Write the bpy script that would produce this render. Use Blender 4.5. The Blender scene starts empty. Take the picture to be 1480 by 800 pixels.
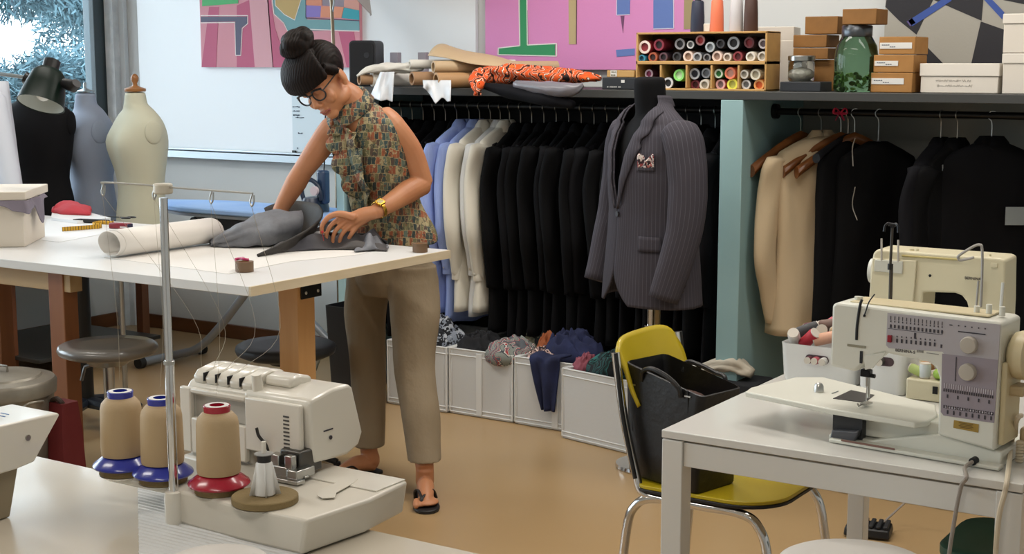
import bpy, math, random
from mathutils import Vector, Matrix, Euler, noise
random.seed(7)
SC = bpy.context.scene
COL = SC.collection
pi = math.pi
sin, cos = math.sin, math.cos
# ---------------------------------------------------------------- camera model (1480 x 800 frame)
F, AZ, PIT, EYE = 2100.0, math.radians(33), math.atan(310/2100), 1.55
_ca, _sa, _cp, _sp = cos(AZ), sin(AZ), cos(PIT), sin(PIT)
def ray(px, py):
    x = (px-740)/F; y = -(py-400)/F
    Y = _cp+y*_sp; Z = -_sp+y*_cp
    return (x*_ca-Y*_sa, x*_sa+Y*_ca, Z)
def G(px, py, z):                      # point of the photo on a level z
    r = ray(px, py); t = (z-EYE)/r[2]; return Vector((r[0]*t, r[1]*t, z))
def D(px, py, d):                      # point of the photo at a distance d
    r = ray(px, py); t = d/(-r[0]*_sa+r[1]*_ca); return Vector((r[0]*t, r[1]*t, EYE+r[2]*t))
def oY(px, py, Y):                     # point of the photo on the plane y = Y
    r = ray(px, py); t = Y/r[1]; return Vector((r[0]*t, Y, EYE+r[2]*t))
def oX(px, py, X):
    r = ray(px, py); t = X/r[0]; return Vector((X, r[1]*t, EYE+r[2]*t))
cam = bpy.data.cameras.new('camera'); cam.sensor_width = 36; cam.lens = F*36/1480
cam.clip_start = .05; cam.clip_end = 200
co = bpy.data.objects.new('camera', cam); COL.objects.link(co)
co.location = (0, 0, EYE); co.rotation_euler = (pi/2-PIT, 0, AZ)
SC.camera = co
# ---------------------------------------------------------------- materials
def lin(h):
    h = h.lstrip('#'); o = []
    for i in (0, 2, 4):
        c = int(h[i:i+2], 16)/255
        o.append(c/12.92 if c <= .04045 else ((c+.055)/1.055)**2.4)
    return (*o, 1)
MATS = {}
class NT:
    def __init__(s, name):
        s.m = bpy.data.materials.new(name); s.m.use_nodes = True
        s.t = s.m.node_tree; s.b = s.t.nodes['Principled BSDF']
    def n(s, typ, **kw):
        x = s.t.nodes.new(typ)
        for k, v in kw.items():
            if k[0] == 'i': x.inputs[int(k[1:])].default_value = v
            else: setattr(x, k, v)
        return x
    def l(s, a, b): s.t.links.new(a, b)
    def coord(s, kind='Object', scale=(1, 1, 1), rot=(0, 0, 0)):
        c = s.n('ShaderNodeTexCoord'); m = s.n('ShaderNodeMapping')
        m.inputs['Scale'].default_value = scale; m.inputs['Rotation'].default_value = rot
        s.l(c.outputs[kind], m.inputs[0]); return m.outputs[0]
    def ramp(s, src, stops, const=False):
        r = s.n('ShaderNodeValToRGB'); e = r.color_ramp
        if const: e.interpolation = 'CONSTANT'
        while len(e.elements) < len(stops): e.elements.new(.5)
        for el, (p, c) in zip(e.elements, stops): el.position = p; el.color = lin(c) if isinstance(c, str) else c
        s.l(src, r.inputs[0]); return r.outputs[0]
    def bump(s, src, strength=.3, dist=.01):
        b = s.n('ShaderNodeBump'); b.inputs['Strength'].default_value = strength; b.inputs['Distance'].default_value = dist
        s.l(src, b.inputs['Height']); s.l(b.outputs[0], s.b.inputs['Normal'])
def M(name, hexc, rough=.5, metal=0, spec=.5, var=None, bump=None, trans=0, coat=0, sheen=0, ior=None, alpha=None, stretch=(1, 1, 1)):
    if name in MATS: return MATS[name]
    k = NT(name); b = k.b
    b.inputs['Base Color'].default_value = lin(hexc)
    b.inputs['Roughness'].default_value = rough; b.inputs['Metallic'].default_value = metal
    b.inputs['Specular IOR Level'].default_value = spec
    if trans: b.inputs['Transmission Weight'].default_value = trans
    if coat: b.inputs['Coat Weight'].default_value = coat; b.inputs['Coat Roughness'].default_value = .08
    if sheen: b.inputs['Sheen Weight'].default_value = sheen
    if ior: b.inputs['IOR'].default_value = ior
    if alpha is not None: b.inputs['Alpha'].default_value = alpha
    if var:                                   # (scale, second colour)
        nz = k.n('ShaderNodeTexNoise'); nz.inputs['Scale'].default_value = var[0]; nz.inputs['Detail'].default_value = 4
        k.l(k.coord(scale=stretch), nz.inputs['Vector'])
        k.l(k.ramp(nz.outputs['Fac'], [(.35, hexc), (.65, var[1])]), b.inputs['Base Color'])
    if bump:                                  # (scale, strength, distance)
        nz = k.n('ShaderNodeTexNoise'); nz.inputs['Scale'].default_value = bump[0]; nz.inputs['Detail'].default_value = 3
        k.l(k.coord(scale=stretch), nz.inputs['Vector'])
        k.bump(nz.outputs['Fac'], bump[1], bump[2] if len(bump) > 2 else .01)
    MATS[name] = k.m; return k.m
# ---------------------------------------------------------------- mesh builder
class MB:
    def __init__(s): s.v = []; s.f = []; s.mi = []; s.cur = 0; s.M = None
    def add(s, vs, fs):
        o = len(s.v)
        if s.M is not None: vs = [s.M @ Vector(v) for v in vs]
        s.v += [tuple(v) for v in vs]; s.f += [tuple(i+o for i in f) for f in fs]; s.mi += [s.cur]*len(fs)
        return s
    def box(s, c, d, rz=0, top=None):         # centre, full sizes, optional top scale
        x, y, z = [q/2 for q in d]; tx, ty = top or (1, 1)
        P = [(-x, -y, -z), (x, -y, -z), (x, y, -z), (-x, y, -z), (-x*tx, -y*ty, z), (x*tx, -y*ty, z), (x*tx, y*ty, z), (-x*tx, y*ty, z)]
        cz, sz = cos(rz), sin(rz)
        P = [(c[0]+a*cz-b*sz, c[1]+a*sz+b*cz, c[2]+e) for a, b, e in P]
        return s.add(P, [(0, 3, 2, 1), (4, 5, 6, 7), (0, 1, 5, 4), (1, 2, 6, 5), (2, 3, 7, 6), (3, 0, 4, 7)])
    def loft(s, rings, cap=True, closed=True):
        n = len(rings[0]); vs = [p for r in rings for p in r]; fs = []
        for i in range(len(rings)-1):
            for j in range(n if closed else n-1):
                k = (j+1) % n
                fs.append((i*n+j, i*n+k, (i+1)*n+k, (i+1)*n+j))
        if cap and closed:
            fs.append(tuple(range(n-1, -1, -1))); fs.append(tuple((len(rings)-1)*n+j for j in range(n)))
        return s.add(vs, fs)
    def tube(s, pts, r, n=8, cap=True, flat=1.0, up=None):
        pts = [Vector(p) for p in pts]; R = r if isinstance(r, (list, tuple)) else [r]*len(pts)
        rings = []; pu = Vector(up) if up else None
        for i, p in enumerate(pts):
            t = (pts[min(i+1, len(pts)-1)]-pts[max(i-1, 0)]).normalized()
            if pu is None: pu = Vector((0, 0, 1)) if abs(t.z) < .9 else Vector((1, 0, 0))
            a = t.cross(pu); a = a.normalized() if a.length > 1e-6 else Vector((1, 0, 0))
            b = a.cross(t).normalized(); pu = b
            rings.append([p+a*cos(2*pi*k/n)*R[i]+b*sin(2*pi*k/n)*R[i]*flat for k in range(n)])
        return s.loft(rings, cap)
    def cyl(s, p0, p1, r0, r1=None, n=20): return s.tube([p0, p1], [r0, r0 if r1 is None else r1], n)
    def lathe(s, prof, c=(0, 0, 0), n=32, cap=True, sy=1.0):
        return s.loft([[(c[0]+r*cos(2*pi*k/n), c[1]+r*sin(2*pi*k/n)*sy, c[2]+z) for k in range(n)] for r, z in prof], cap)
    def prism(s, poly, axis, lo, hi):         # polygon in the plane normal to axis
        def p(a, b, h): return {'x': (h, a, b), 'y': (a, h, b), 'z': (a, b, h)}[axis]
        n = len(poly)
        ar = sum(poly[i][0]*poly[(i+1) % n][1]-poly[(i+1) % n][0]*poly[i][1] for i in range(n))
        if (ar < 0) != (axis == 'y'): poly = poly[::-1]
        return s.loft([[p(a, b, lo) for a, b in poly], [p(a, b, hi) for a, b in poly]])
    def ell(s, c, r, n=20, m=12, rot=None):
        Rm = rot.to_matrix() if rot else None; rings = []
        for i in range(m+1):
            t = -pi/2+pi*i/m; t = max(-pi/2+.02, min(pi/2-.02, t)); ring = []
            for k in range(n):
                q = Vector((r[0]*cos(t)*cos(2*pi*k/n), r[1]*cos(t)*sin(2*pi*k/n), r[2]*sin(t)))
                if Rm: q = Rm @ q
                ring.append((c[0]+q.x, c[1]+q.y, c[2]+q.z))
            rings.append(ring)
        return s.loft(rings)
    def grid(s, f, nu, nv):
        vs = [f(i/nu, j/nv) for j in range(nv+1) for i in range(nu+1)]
        fs = [(j*(nu+1)+i, j*(nu+1)+i+1, (j+1)*(nu+1)+i+1, (j+1)*(nu+1)+i) for j in range(nv) for i in range(nu)]
        return s.add(vs, fs)
    def build(s, name, mat, parent=None, bevel=0, smooth=40, loc=None, rz=0, sub=0, solid=0, remesh=0, segs=2, rot=None, smoothmod=0):
        me = bpy.data.meshes.new(name); me.from_pydata(s.v, [], s.f); me.validate()
        ms = mat if isinstance(mat, (list, tuple)) else [mat]
        for m in ms: me.materials.append(m)
        if len(ms) > 1:
            if len(me.polygons) == len(s.mi): me.polygons.foreach_set('material_index', s.mi)
        if smooth:
            me.polygons.foreach_set('use_smooth', [True]*len(me.polygons))
            if smooth < 180: me.set_sharp_from_angle(angle=math.radians(smooth))
        me.update()
        o = bpy.data.objects.new(name, me); COL.objects.link(o)
        if parent is not None: o.parent = parent
        if loc is not None: o.location = loc
        if rot is not None: o.rotation_euler = rot
        elif rz: o.rotation_euler = (0, 0, rz)
        if remesh:
            r = o.modifiers.new('remesh', 'REMESH'); r.mode = 'VOXEL'; r.voxel_size = remesh; r.use_smooth_shade = True
        if smoothmod:
            r = o.modifiers.new('smooth', 'SMOOTH'); r.iterations = smoothmod; r.factor = .5
        if solid:
            m = o.modifiers.new('solid', 'SOLIDIFY'); m.thickness = solid; m.offset = 0
        if bevel:
            m = o.modifiers.new('bevel', 'BEVEL'); m.width = bevel; m.segments = segs; m.limit_method = 'ANGLE'; m.angle_limit = math.radians(35)
            m.harden_normals = False
        if sub:
            m = o.modifiers.new('sub', 'SUBSURF'); m.levels = sub; m.render_levels = sub
        return o
def tag(o, label, cat, group=None, kind=None):
    o['label'] = label; o['category'] = cat
    if group: o['group'] = group
    if kind: o['kind'] = kind
    return o
def thing(name, label, cat, loc=(0, 0, 0), rz=0, group=None, rot=None):
    o = bpy.data.objects.new(name, None); COL.objects.link(o); o.empty_display_size = .05
    o.location = loc; o.rotation_euler = rot if rot else (0, 0, rz)
    return tag(o, label, cat, group)
def struct(o): o['kind'] = 'structure'; return o
def dup(root, loc=None, rz=None, label=None, rot=None, scale=None):
    r = root.copy(); COL.objects.link(r)
    if loc is not None: r.location = loc
    if rz is not None: r.rotation_euler = (0, 0, rz)
    if rot is not None: r.rotation_euler = rot
    if scale is not None: r.scale = scale
    if label: r['label'] = label
    for ch in list(root.children):
        c = ch.copy(); COL.objects.link(c); c.parent = r
        for g in list(ch.children):
            d = g.copy(); COL.objects.link(d); d.parent = c
    return r
def text(body, size, mat, parent, M4, name='lettering', extrude=.0004):
    cu = bpy.data.curves.new(name, 'FONT'); cu.body = body; cu.size = size; cu.extrude = extrude
    t = bpy.data.objects.new(name, cu); COL.objects.link(t)
    dg = bpy.context.evaluated_depsgraph_get()
    me = bpy.data.meshes.new_from_object(t.evaluated_get(dg)); me.transform(M4)
    bpy.data.objects.remove(t)
    me.materials.clear(); me.materials.append(mat)
    o = bpy.data.objects.new(name, me); COL.objects.link(o); o.parent = parent
    return o
FACE = Matrix(((1, 0, 0, 0), (0, 0, -1, 0), (0, 1, 0, 0), (0, 0, 0, 1)))   # letters standing upright, read from -y
def rnd(a, b): return random.uniform(a, b)
def bez(p0, p1, p2, p3, n=10):
    p0, p1, p2, p3 = map(Vector, (p0, p1, p2, p3)); o = []
    for i in range(n+1):
        t = i/n; o.append(p0*(1-t)**3+p1*3*t*(1-t)**2+p2*3*t*t*(1-t)+p3*t**3)
    return o
def smoothpath(pts, n=6):               # Catmull-Rom through the points
    P = [Vector(p) for p in pts]; P = [2*P[0]-P[1]]+P+[2*P[-1]-P[-2]]; o = []
    for i in range(1, len(P)-2):
        for k in range(n):
            t = k/n
            o.append(.5*((2*P[i])+(P[i+1]-P[i-1])*t+(2*P[i-1]-5*P[i]+4*P[i+1]-P[i+2])*t*t+(3*P[i]-P[i-1]-3*P[i+1]+P[i+2])*t**3))
    o.append(P[-2]); return o
def rrect(w, h, r, n=4, cx=0, cy=0):    # rounded rectangle polygon
    o = []
    for sx, sy, a0 in ((1, 1, 0), (-1, 1, pi/2), (-1, -1, pi), (1, -1, 3*pi/2)):
        for i in range(n+1):
            a = a0+pi/2*i/n; o.append((cx+sx*(w/2-r)+r*cos(a), cy+sy*(h/2-r)+r*sin(a)))
    return o
# shared materials
white_lam = M('white_laminate', '#dcd9d2', .32, spec=.5)
white_paint = M('white_paint', '#e3e3e0', .4)
chrome = M('chrome', '#d6d6d6', .12, 1)
steel = M('brushed_steel', '#b9b9b6', .28, 1)
dark_metal = M('dark_metal', '#2b2b2d', .4, .8)
black_plastic = M('black_plastic', '#141416', .42)
rubber = M('black_rubber', '#1a1a1b', .7)
pine = M('pine_wood', '#c99a63', .5, var=(6, '#b07c48'), stretch=(1, 1, .12))
# ================================================================ ROOM
k = NT('linoleum'); nz = k.n('ShaderNodeTexNoise'); nz.inputs['Scale'].default_value = 1.1; nz.inputs['Detail'].default_value = 3
k.l(k.coord(), nz.inputs['Vector'])
k.l(k.ramp(nz.outputs['Fac'], [(.2, '#a98b63'), (.8, '#b0936b')]), k.b.inputs['Base Color'])
k.b.inputs['Roughness'].default_value = .3
lino = k.m
wallm = M('wall_paint', '#d4d6d5', .85, var=(1.3, '#cdd0cf'))
XL, YB, ZC = -6.63, 5.95, 2.9
struct(MB().box(((XL+1.7)/2, 2.1, -.05), (1.7-XL+.3, 8.0, .1)).build('floor', lino))
struct(MB().box(((XL+1.7)/2, YB+.08, ZC/2), (1.7-XL+.3, .16, ZC)).build('wall_back', wallm))
struct(MB().box((1.7+.06, 2.1, ZC/2), (.12, 7.7, ZC)).build('wall_right', wallm))
struct(MB().box(((XL+1.7)/2, -1.81, ZC/2), (1.7-XL+.3, .12, ZC)).build('wall_front', wallm))
struct(MB().box(((XL+1.7)/2, 2.1, ZC+.05), (1.7-XL+.3, 8.0, .1)).build('ceiling', M('ceiling_paint', '#e4e4e2', .9)))
m = MB(); m.box((XL-.08, 2.1, .38), (.16, 7.7, .76)); m.box((XL-.08, 2.1, 2.72), (.16, 7.7, .36))
m.box((XL-.08, 5.925, ZC/2), (.16, .05, ZC)); 
for y in (-1.6, 1.1, 3.45): m.box((XL-.08, y, 1.6), (.16, .3, 2.0))
struct(m.build('wall_left', wallm))
frm = M('window_frame_grey', '#4c5a60', .5)
k = NT('window_glass'); tb_s = k.n('ShaderNodeBsdfTransparent'); gs_s = k.n('ShaderNodeBsdfGlossy'); gs_s.inputs['Roughness'].default_value = .02; fz_ = k.n('ShaderNodeFresnel'); fz_.inputs[0].default_value = 1.3; mxs = k.n('ShaderNodeMixShader')
k.l(fz_.outputs[0], mxs.inputs[0]); k.l(tb_s.outputs[0], mxs.inputs[1]); k.l(gs_s.outputs[0], mxs.inputs[2]); k.l(mxs.outputs[0], k.t.nodes['Material Output'].inputs[0]); glass = k.m
wi = 0
for y0, y1 in ((3.6, 5.9), (1.25, 3.3), (-1.45, .95)):
    wi += 1
    r = thing('window_%d' % wi, 'tall grey framed window in the left wall', 'window', (XL-.06, (y0+y1)/2, .76)); del r['label'], r['category']; struct(r)
    h, w = 1.78, y1-y0; m = MB()
    for s in (-1, 1): m.box((0, s*(w/2-.045), h/2), (.09, .09, h))
    for z in (.04, h-.04): m.box((0, 0, z), (.09, w-.18, .08))
    m.build('window_frame', frm, r, bevel=.004)
    MB().box((.01, 0, h/2), (.006, w-.17, h-.15)).build('pane', glass, r)
bbm = M('baseboard_brown', '#6d4324', .45, var=(3, '#5d371d'), stretch=(1, 1, 6))
struct(MB().box(((XL-4.45)/2, YB-.008, .04), (-4.45-XL, .016, .08)).build('baseboard_back', bbm, bevel=.003))
struct(MB().box((XL+.008, 2.6, .04), (.016, 6.66, .08)).build('baseboard_left', bbm, bevel=.003))
# painted concrete post and pipe in the corner
conc = M('rough_concrete', '#e2e6e8', .9, var=(9, '#c9cfd2'), bump=(30, .5, .01))
struct(MB().box((XL+.035, 5.90, ZC/2), (.07, .05, ZC)).build('trim_1', conc))
struct(MB().box((XL+.06, 5.935, ZC/2), (.10, .03, ZC)).build('trim_2', M('pale_trim', '#dbe2e6', .6), bevel=.004))
# whiteboard
wb = thing('whiteboard', 'large white wall board with an aluminium ledge behind the dress forms', 'whiteboard', (0, YB, 0))
MB().prism([(-6.41, 1.065), (-4.45, 1.065), (-4.45, 1.45), (-4.06, 1.45), (-4.06, 2.46), (-6.41, 2.46)], 'y', -.024, -.004).build('board', M('board_white', '#e9edf0', .3, coat=.3), wb)
m = MB(); m.box((-5.43, -.03, 1.04), (2.0, .06, .05)); m.box((-5.43, -.056, 1.062), (2.0, .008, .02))
m.build('ledge', M('aluminium', '#aeb6bb', .35, .7), wb, bevel=.003)
# sheet of notes
nb = thing('notes_sheet', 'pale sheet with handwritten lines clipped to the white board behind the woman', 'paper', (0, YB, 0))
a, b = oY(421, 134, 5.915), oY(421, 219, 5.915)
MB().box((a.x+.13, -.03, (a.z+b.z)/2), (.26, .003, a.z-b.z)).build('sheet', M('notes_paper', '#d3e0e6', .4), nb)
MB().box((a.x+.012, -.035, b.z), (.022, .012, .014)).build('clip', black_plastic, nb)
m = MB()
for r_, (x0, x1, zz) in enumerate(((.006, .05, .30), (.006, .055, .278), (.008, .045, .256), (.025, .08, .243), (.04, .065, .16), (.03, .035, .08))):
    x = x0
    while x < x1:
        wd = rnd(.004, .010); m.box((a.x+x+wd/2, -.033, b.z+zz-.06+rnd(-.001, .001)), (wd, .002, rnd(.003, .007))); x += wd+rnd(.001, .003)
m.build('handwriting', M('ink', '#2c3d52', .6), nb)
# ---------------------------------------------------------------- paintings (surface patterns in one mesh each)
def painting(name, label, x0, x1, z0, z1, base, shapes, side='#7c4a5a'):
    r = thing(name, label, 'painting', (0, YB-.026, 0))
    cols = [base]+sorted({c for _, c, _ in shapes}); mats = [M('paint_'+c[1:], c, .65, bump=(90, .25, .002)) for c in cols]
    m = MB(); m.box(((x0+x1)/2, -.011, (z0+z1)/2), (x1-x0, .022, z1-z0)); m.build('canvas', mats[0], r)
    m = MB()
    for poly, c, lv in shapes:
        m.cur = cols.index(c)
        pts = [(min(max(x, x0), x1), min(max(z, z0), z1)) for x, z in poly]
        m.prism(pts, 'y', -.0225-.0007*lv, -.0215)
    m.build('motif', mats, r, smooth=0); return r
def wp(*pts):                           # photo points on the back wall plane
    return [(oY(x, y, 5.905).x, oY(x, y, 5.905).z) for x, y in pts]
def outl(pts, w, col, lv):              # thin line along a polyline on the wall
    out = []; P = wp(*pts)
    for (ax, az), (bx, bz) in zip(P, P[1:]):
        L = math.hypot(bx-ax, bz-az) or 1; nx, nz_ = -(bz-az)/L*w, (bx-ax)/L*w
        out.append(([(ax+nx, az+nz_), (bx+nx, bz+nz_), (bx-nx, bz-nz_), (ax-nx, az-nz_)], col, lv))
    return out
A0, A1 = oY(292, 97, 5.905), oY(521, 97, 5.905)
sh = [(wp((300, -60), (322, 98), (313, 98), (293, 98), (293, 90), (303, -60)), '#bf5f7c', 1)]
sh = []
for q in (((303, 10), (317, 10), (313, 98), (292, 98)), ((343, 8), (361, 0), (369, 98), (343, 98)), ((382, -60), (398, 40), (417, 98), (395, 98)), ((490, 46), (512, 46), (521, 98), (502, 98))):
    sh.append((wp(*q), '#c0597a', 1))
for q in (((361, 0), (384, -60), (396, 98), (369, 98)),): sh.append((wp(*q), '#dca3ab', 1))
sh.append((wp((293, -70), (345, -70), (345, 5), (293, 9)), '#4db56e', 2))
sh.append((wp((291, 24), (358, 24), (358, 34), (350, 40), (348, 80), (342, 80), (341, 31), (291, 32)), '#5b5a72', 2))
sh += outl([(291, 22.5), (359, 22.5), (359, 34), (351, 41), (349, 80), (341.5, 80), (340.5, 32.5), (291, 33)], .0022, '#f0e6e2', 3)
sh.append((wp((385, -60), (398, 20), (412, 33), (420, 52), (421, 98), (440, 98), (440, 44), (521, 44), (521, 30), (444, 28), (444, -60)), '#74a3a8', 2))
sh.append((wp((396, -60), (399, 8), (412, 21), (427, 29), (436, 0), (437, -60)), '#c5a667', 3))
sh += outl([(388, -60), (397, 20), (411, 33), (419, 50), (421, 70)], .0022, '#eee8e4', 4)
sh += outl([(396, -60), (399, 8), (412, 21), (427, 29), (436, 0)], .002, '#eee8e4', 4)
sh += outl([(440, 42), (521, 45)], .0022, '#eee8e4', 4)
for q, c in ((((443, -60), (466, -60), (466, 8), (443, 7)), '#de8f70'), (((443, 8), (465, 9), (464, 25), (443, 25)), '#8b78c4'), (((465, 9), (498, 10), (494, 26), (464, 25)), '#e09272'),
             (((467, -60), (500, -60), (498, 10), (467, 8)), '#8f8490'), (((498, 11), (521, 15), (521, 29), (495, 26)), '#2f9dab'), (((500, -60), (521, -60), (521, 15), (498, 10)), '#d59a8c')):
    sh.append((wp(*q), c, 3))
sh += outl([(443, -60), (443, 26), (521, 30)], .002, '#3d3b57', 4)
painting('abstract_painting', 'pink striped abstract painting with a grey bracket shape above the woman', A0.x, A1.x, A0.z, 2.32, '#d6909c', sh)
B0, B1 = oY(702, 100, 5.905), oY(1004, 103, 5.905)
sh = [(wp((751, -90), (761, -90), (764, 64), (803, 64), (803, 80), (722, 80), (722, 70), (753, 66)), '#2f8f5c', 2)]
sh += outl([(761.5, -60), (763, 65), (805, 63), (805, 81), (720.5, 79), (721, 69.5), (752, 66), (750, -60)], .0025, '#dfe4dc', 3)
sh.append((wp((822, -60), (835, -60), (833, 64), (823, 64)), '#b7a57b', 2)); sh += outl([(834.5, -60), (833.5, 64)], .002, '#5c4444', 3)
sh.append((wp((892, -60), (912, -60), (911, 21), (892, 22)), '#6079b7', 2)); sh += outl([(892, -60), (892, 22), (911, 21)], .0016, '#d5cfe0', 3)
sh.append((wp((897.5, 23), (903, 23), (901, 48)), '#6f4468', 2))
sh.append((wp((945, -60), (972, -60), (974, 41), (945, 41)), '#5f78b6', 2)); sh += outl([(974, -60), (974.5, 41), (945, 42)], .0018, '#d5cfe0', 3)
sh.append((wp((990, -60), (1004, -60), (1002, 42), (989, 42)), '#9c8c66', 2))
sh.append((wp((891, 72), (918, 70), (918, 80), (892, 82)), '#6079b7', 2))
painting('pink_painting', 'bright pink painting with green and blue tool shapes above the fabric rolls', B0.x, B1.x, B0.z, 2.32, '#d489bf', sh)
C0, C1 = oY(1277, 90, 5.905), oY(1560, 90, 5.905)
sh = []
for q in (((1276, 10), (1289, -40), (1352, -40), (1349, 0), (1325, 50), (1300, 30)), ((1352, -40), (1425, -40), (1419, 30), (1350, 0)), ((1325, 52), (1364, 92), (1364, 130), (1325, 130)), ((1418, 31), (1475, 51), (1475, 110), (1400, 110)), ((1440, -40), (1500, -40), (1500, 10), (1450, 0))):
    sh.append((wp(*q), '#26252b', 1))
for q, c in ((((1313, 30), (1370, -6), (1376, 1), (1319, 38)), '#3a55a0'), (((1423, 0), (1432, -3), (1452, 18), (1449, 28)), '#3a55a0'), (((1311, 31), (1319, 26), (1324, 33), (1316, 38)), '#5d518d')):
    sh.append((wp(*q), c, 3))
painting('black_white_painting', 'black and off-white geometric painting with a blue stroke above the storage boxes', C0.x, C1.x, oY(1300, 128, 5.905).z, 2.32, '#aaa69c', sh)
# ---------------------------------------------------------------- outdoors: ground, fir trees
struct(MB().box((-16, 5, -1.1), (18, 40, .1)).build('trim_3', M('outdoor_ground', '#4c5048', .9)))
fol = M('fir_needles', '#3f5a62', .8, var=(1.8, '#587680'))
bark = M('fir_bark', '#4a4038', .9)
def tree(x, y, blobs, label, seed, n, trunk_h, cat='tree'):
    rg = random.Random(seed); z0 = -1.05; t = thing('fir_tree', label, cat, (x, y, z0))
    MB().cyl((0, 0, 0), (0, 0, trunk_h-z0), .13, .05, 8).build('trunk', bark, t)
    m = MB()
    for bx, by, bz, rx, ry, rz, dens in blobs:
        for i in range(int(n*dens)):
            while True:
                q = Vector((rg.uniform(-1, 1), rg.uniform(-1, 1), rg.uniform(-1, 1)))
                if q.length <= 1: break
            q = q.normalized()*q.length**.45
            c = Vector((bx-x+q.x*rx, by-y+q.y*ry, bz-z0+q.z*rz)); out = Vector((q.x, q.y, q.z*.5-.3)).normalized()
            for w in range(11):
                e = (out+Vector((rg.gauss(0, .8), rg.gauss(0, .8), rg.gauss(0, .7)))).normalized(); p = c+Vector((rg.gauss(0, .06), rg.gauss(0, .06), rg.gauss(0, .05)))
                sd = e.cross(Vector((rg.gauss(0, 1), rg.gauss(0, 1), rg.gauss(0, 1)))).normalized()*rg.uniform(.006, .013); L = rg.uniform(.05, .11)
                m.add([p-sd, p+sd, p+e*L+sd*.4, p+e*L-sd*.4], [(0, 1, 2, 3)])
    m.build('foliage', fol, t, smooth=0); return t
tree(-11.6, 8.9, [(-11.6, 8.4, .25, 1.0, 1.0, 1.10, 1), (-11.4, 9.6, .35, 1.0, .9, 1.32, 1), (-11.2, 7.6, .1, .9, .9, 1.1, .7), (-11.3, 9.3, 1.1, .6, .5, .5, .4), (-11.3, 8.5, .95, .7, .7, .55, .5)], 'low broad blue-green fir tree below the bright sky gap in the window', 5, 2100, .9)
tree(-12.2, 11.2, [(-12.0, 10.75, 1.5, .8, .75, 1.9, .8), (-12.4, 11.4, 3.0, .9, .8, 1.6, .4)], 'tall blue-green fir tree at the right side of the window', 3, 2300, 4.2)
tree(-9.3, 6.1, [(-9.5, 7.5, 2.33, .6, .75, .40, .5), (-9.5, 8.25, 2.28, .40, .25, .42, .22), (-9.3, 6.6, 2.6, .6, .7, .5, .2)], 'fir branches hanging into the top of the window from a tree on the left', 8, 1700, 2.6)
# ---------------------------------------------------------------- light
w = bpy.data.worlds.new('sky'); SC.world = w; w.use_nodes = True
bg = w.node_tree.nodes['Background']; bg.inputs[0].default_value = (.76, .90, 1, 1); bg.inputs[1].default_value = 6.2
def area(name, loc, sx, sy, power, col, rot=(0, 0, 0)):
    l = bpy.data.lights.new(name, 'AREA'); l.shape = 'RECTANGLE'; l.size = sx; l.size_y = sy; l.energy = power; l.color = col
    o = bpy.data.objects.new(name, l); COL.objects.link(o); o.location = loc; o.rotation_euler = rot; return o
for i, (x, y, p) in enumerate(((-4.4, 3.6, 20), (-1.6, 3.2, 20), (-2.7, 4.75, 26), (-.6, 4.6, 16), (-3.4, .9, 19), (-.9, .2, 18))):
    area('ceiling_fill', (x, y, 2.82), 1.5, .3, p, (1, .95, .88))  # unseen area lights added under the ceiling as fill
for y0, y1 in ((3.6, 5.9), (1.25, 3.3), (-1.45, .95)):
    o = area('window_portal', (XL-.16, (y0+y1)/2, 1.65), 1.8, y1-y0, 1, (1, 1, 1), (0, -pi/2, 0)); o.data.cycles.is_portal = True
SC.view_settings.view_transform = 'Standard'; SC.view_settings.look = 'None'; SC.view_settings.gamma = 1
SC.view_settings.exposure = .24; SC.view_settings.use_curve_mapping = False
# ================================================================ WARDROBE UNIT
teal = M('teal_paint', '#93b3b5', .55, var=(2, '#8cacae'))
shelf_m = M('dark_shelf', '#3b3c3b', .5)
YF = 5.3
wr = thing('wardrobe_shelf_unit', 'long open wardrobe unit with dark top shelf, teal side panels and black rails', 'wardrobe', (-2.4, 5.62, 0))
def W(x, y, z): return (x+2.4, y-5.62, z)
MB().box(W(-2.35, 5.62, 1.421), (4.22, .64, .033)).build('shelf', shelf_m, wr, bevel=.002)
MB().box(W(-2.41, 5.62, .702), (.095, .64, 1.404)).build('middle_panel', teal, wr, bevel=.003)
MB().box(W(-4.41, 5.62, .702), (.045, .64, 1.404)).build('left_panel', M('pale_teal_paint', '#a8cbd2', .5), wr, bevel=.003)
MB().box(W(-.27, 5.62, .702), (.045, .64, 1.404)).build('right_panel', teal, wr, bevel=.003)
MB().box(W(-3.42, 5.93, .702), (1.92, .015, 1.40)).build('back_panel', M('dark_infill', '#262628', .8), wr)  # dark sheet added so the space behind the clothes stays dark
MB().box(W(-1.33, 5.93, .702), (2.06, .015, 1.40)).build('back_panel', M('wall_infill_grey', '#9a9a94', .8), wr)  # added grey sheet, stands in for the dim wall behind the right rail
for x0, x1 in ((-4.385, -2.46), (-2.36, -.295)):
    q = MB().cyl(W(x0, 5.6, 1.352), W(x1, 5.6, 1.352), .014, n=14).build('rail', M('black_rail', '#19191a', .35, .4), wr)
    for x, s in ((x0, 1), (x1, -1)):
        MB().cyl(W(x, 5.6, 1.352), W(x+s*.02, 5.6, 1.352), .03, n=16).build('rail_bracket', M('black_rail', '#19191a'), q)
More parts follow.
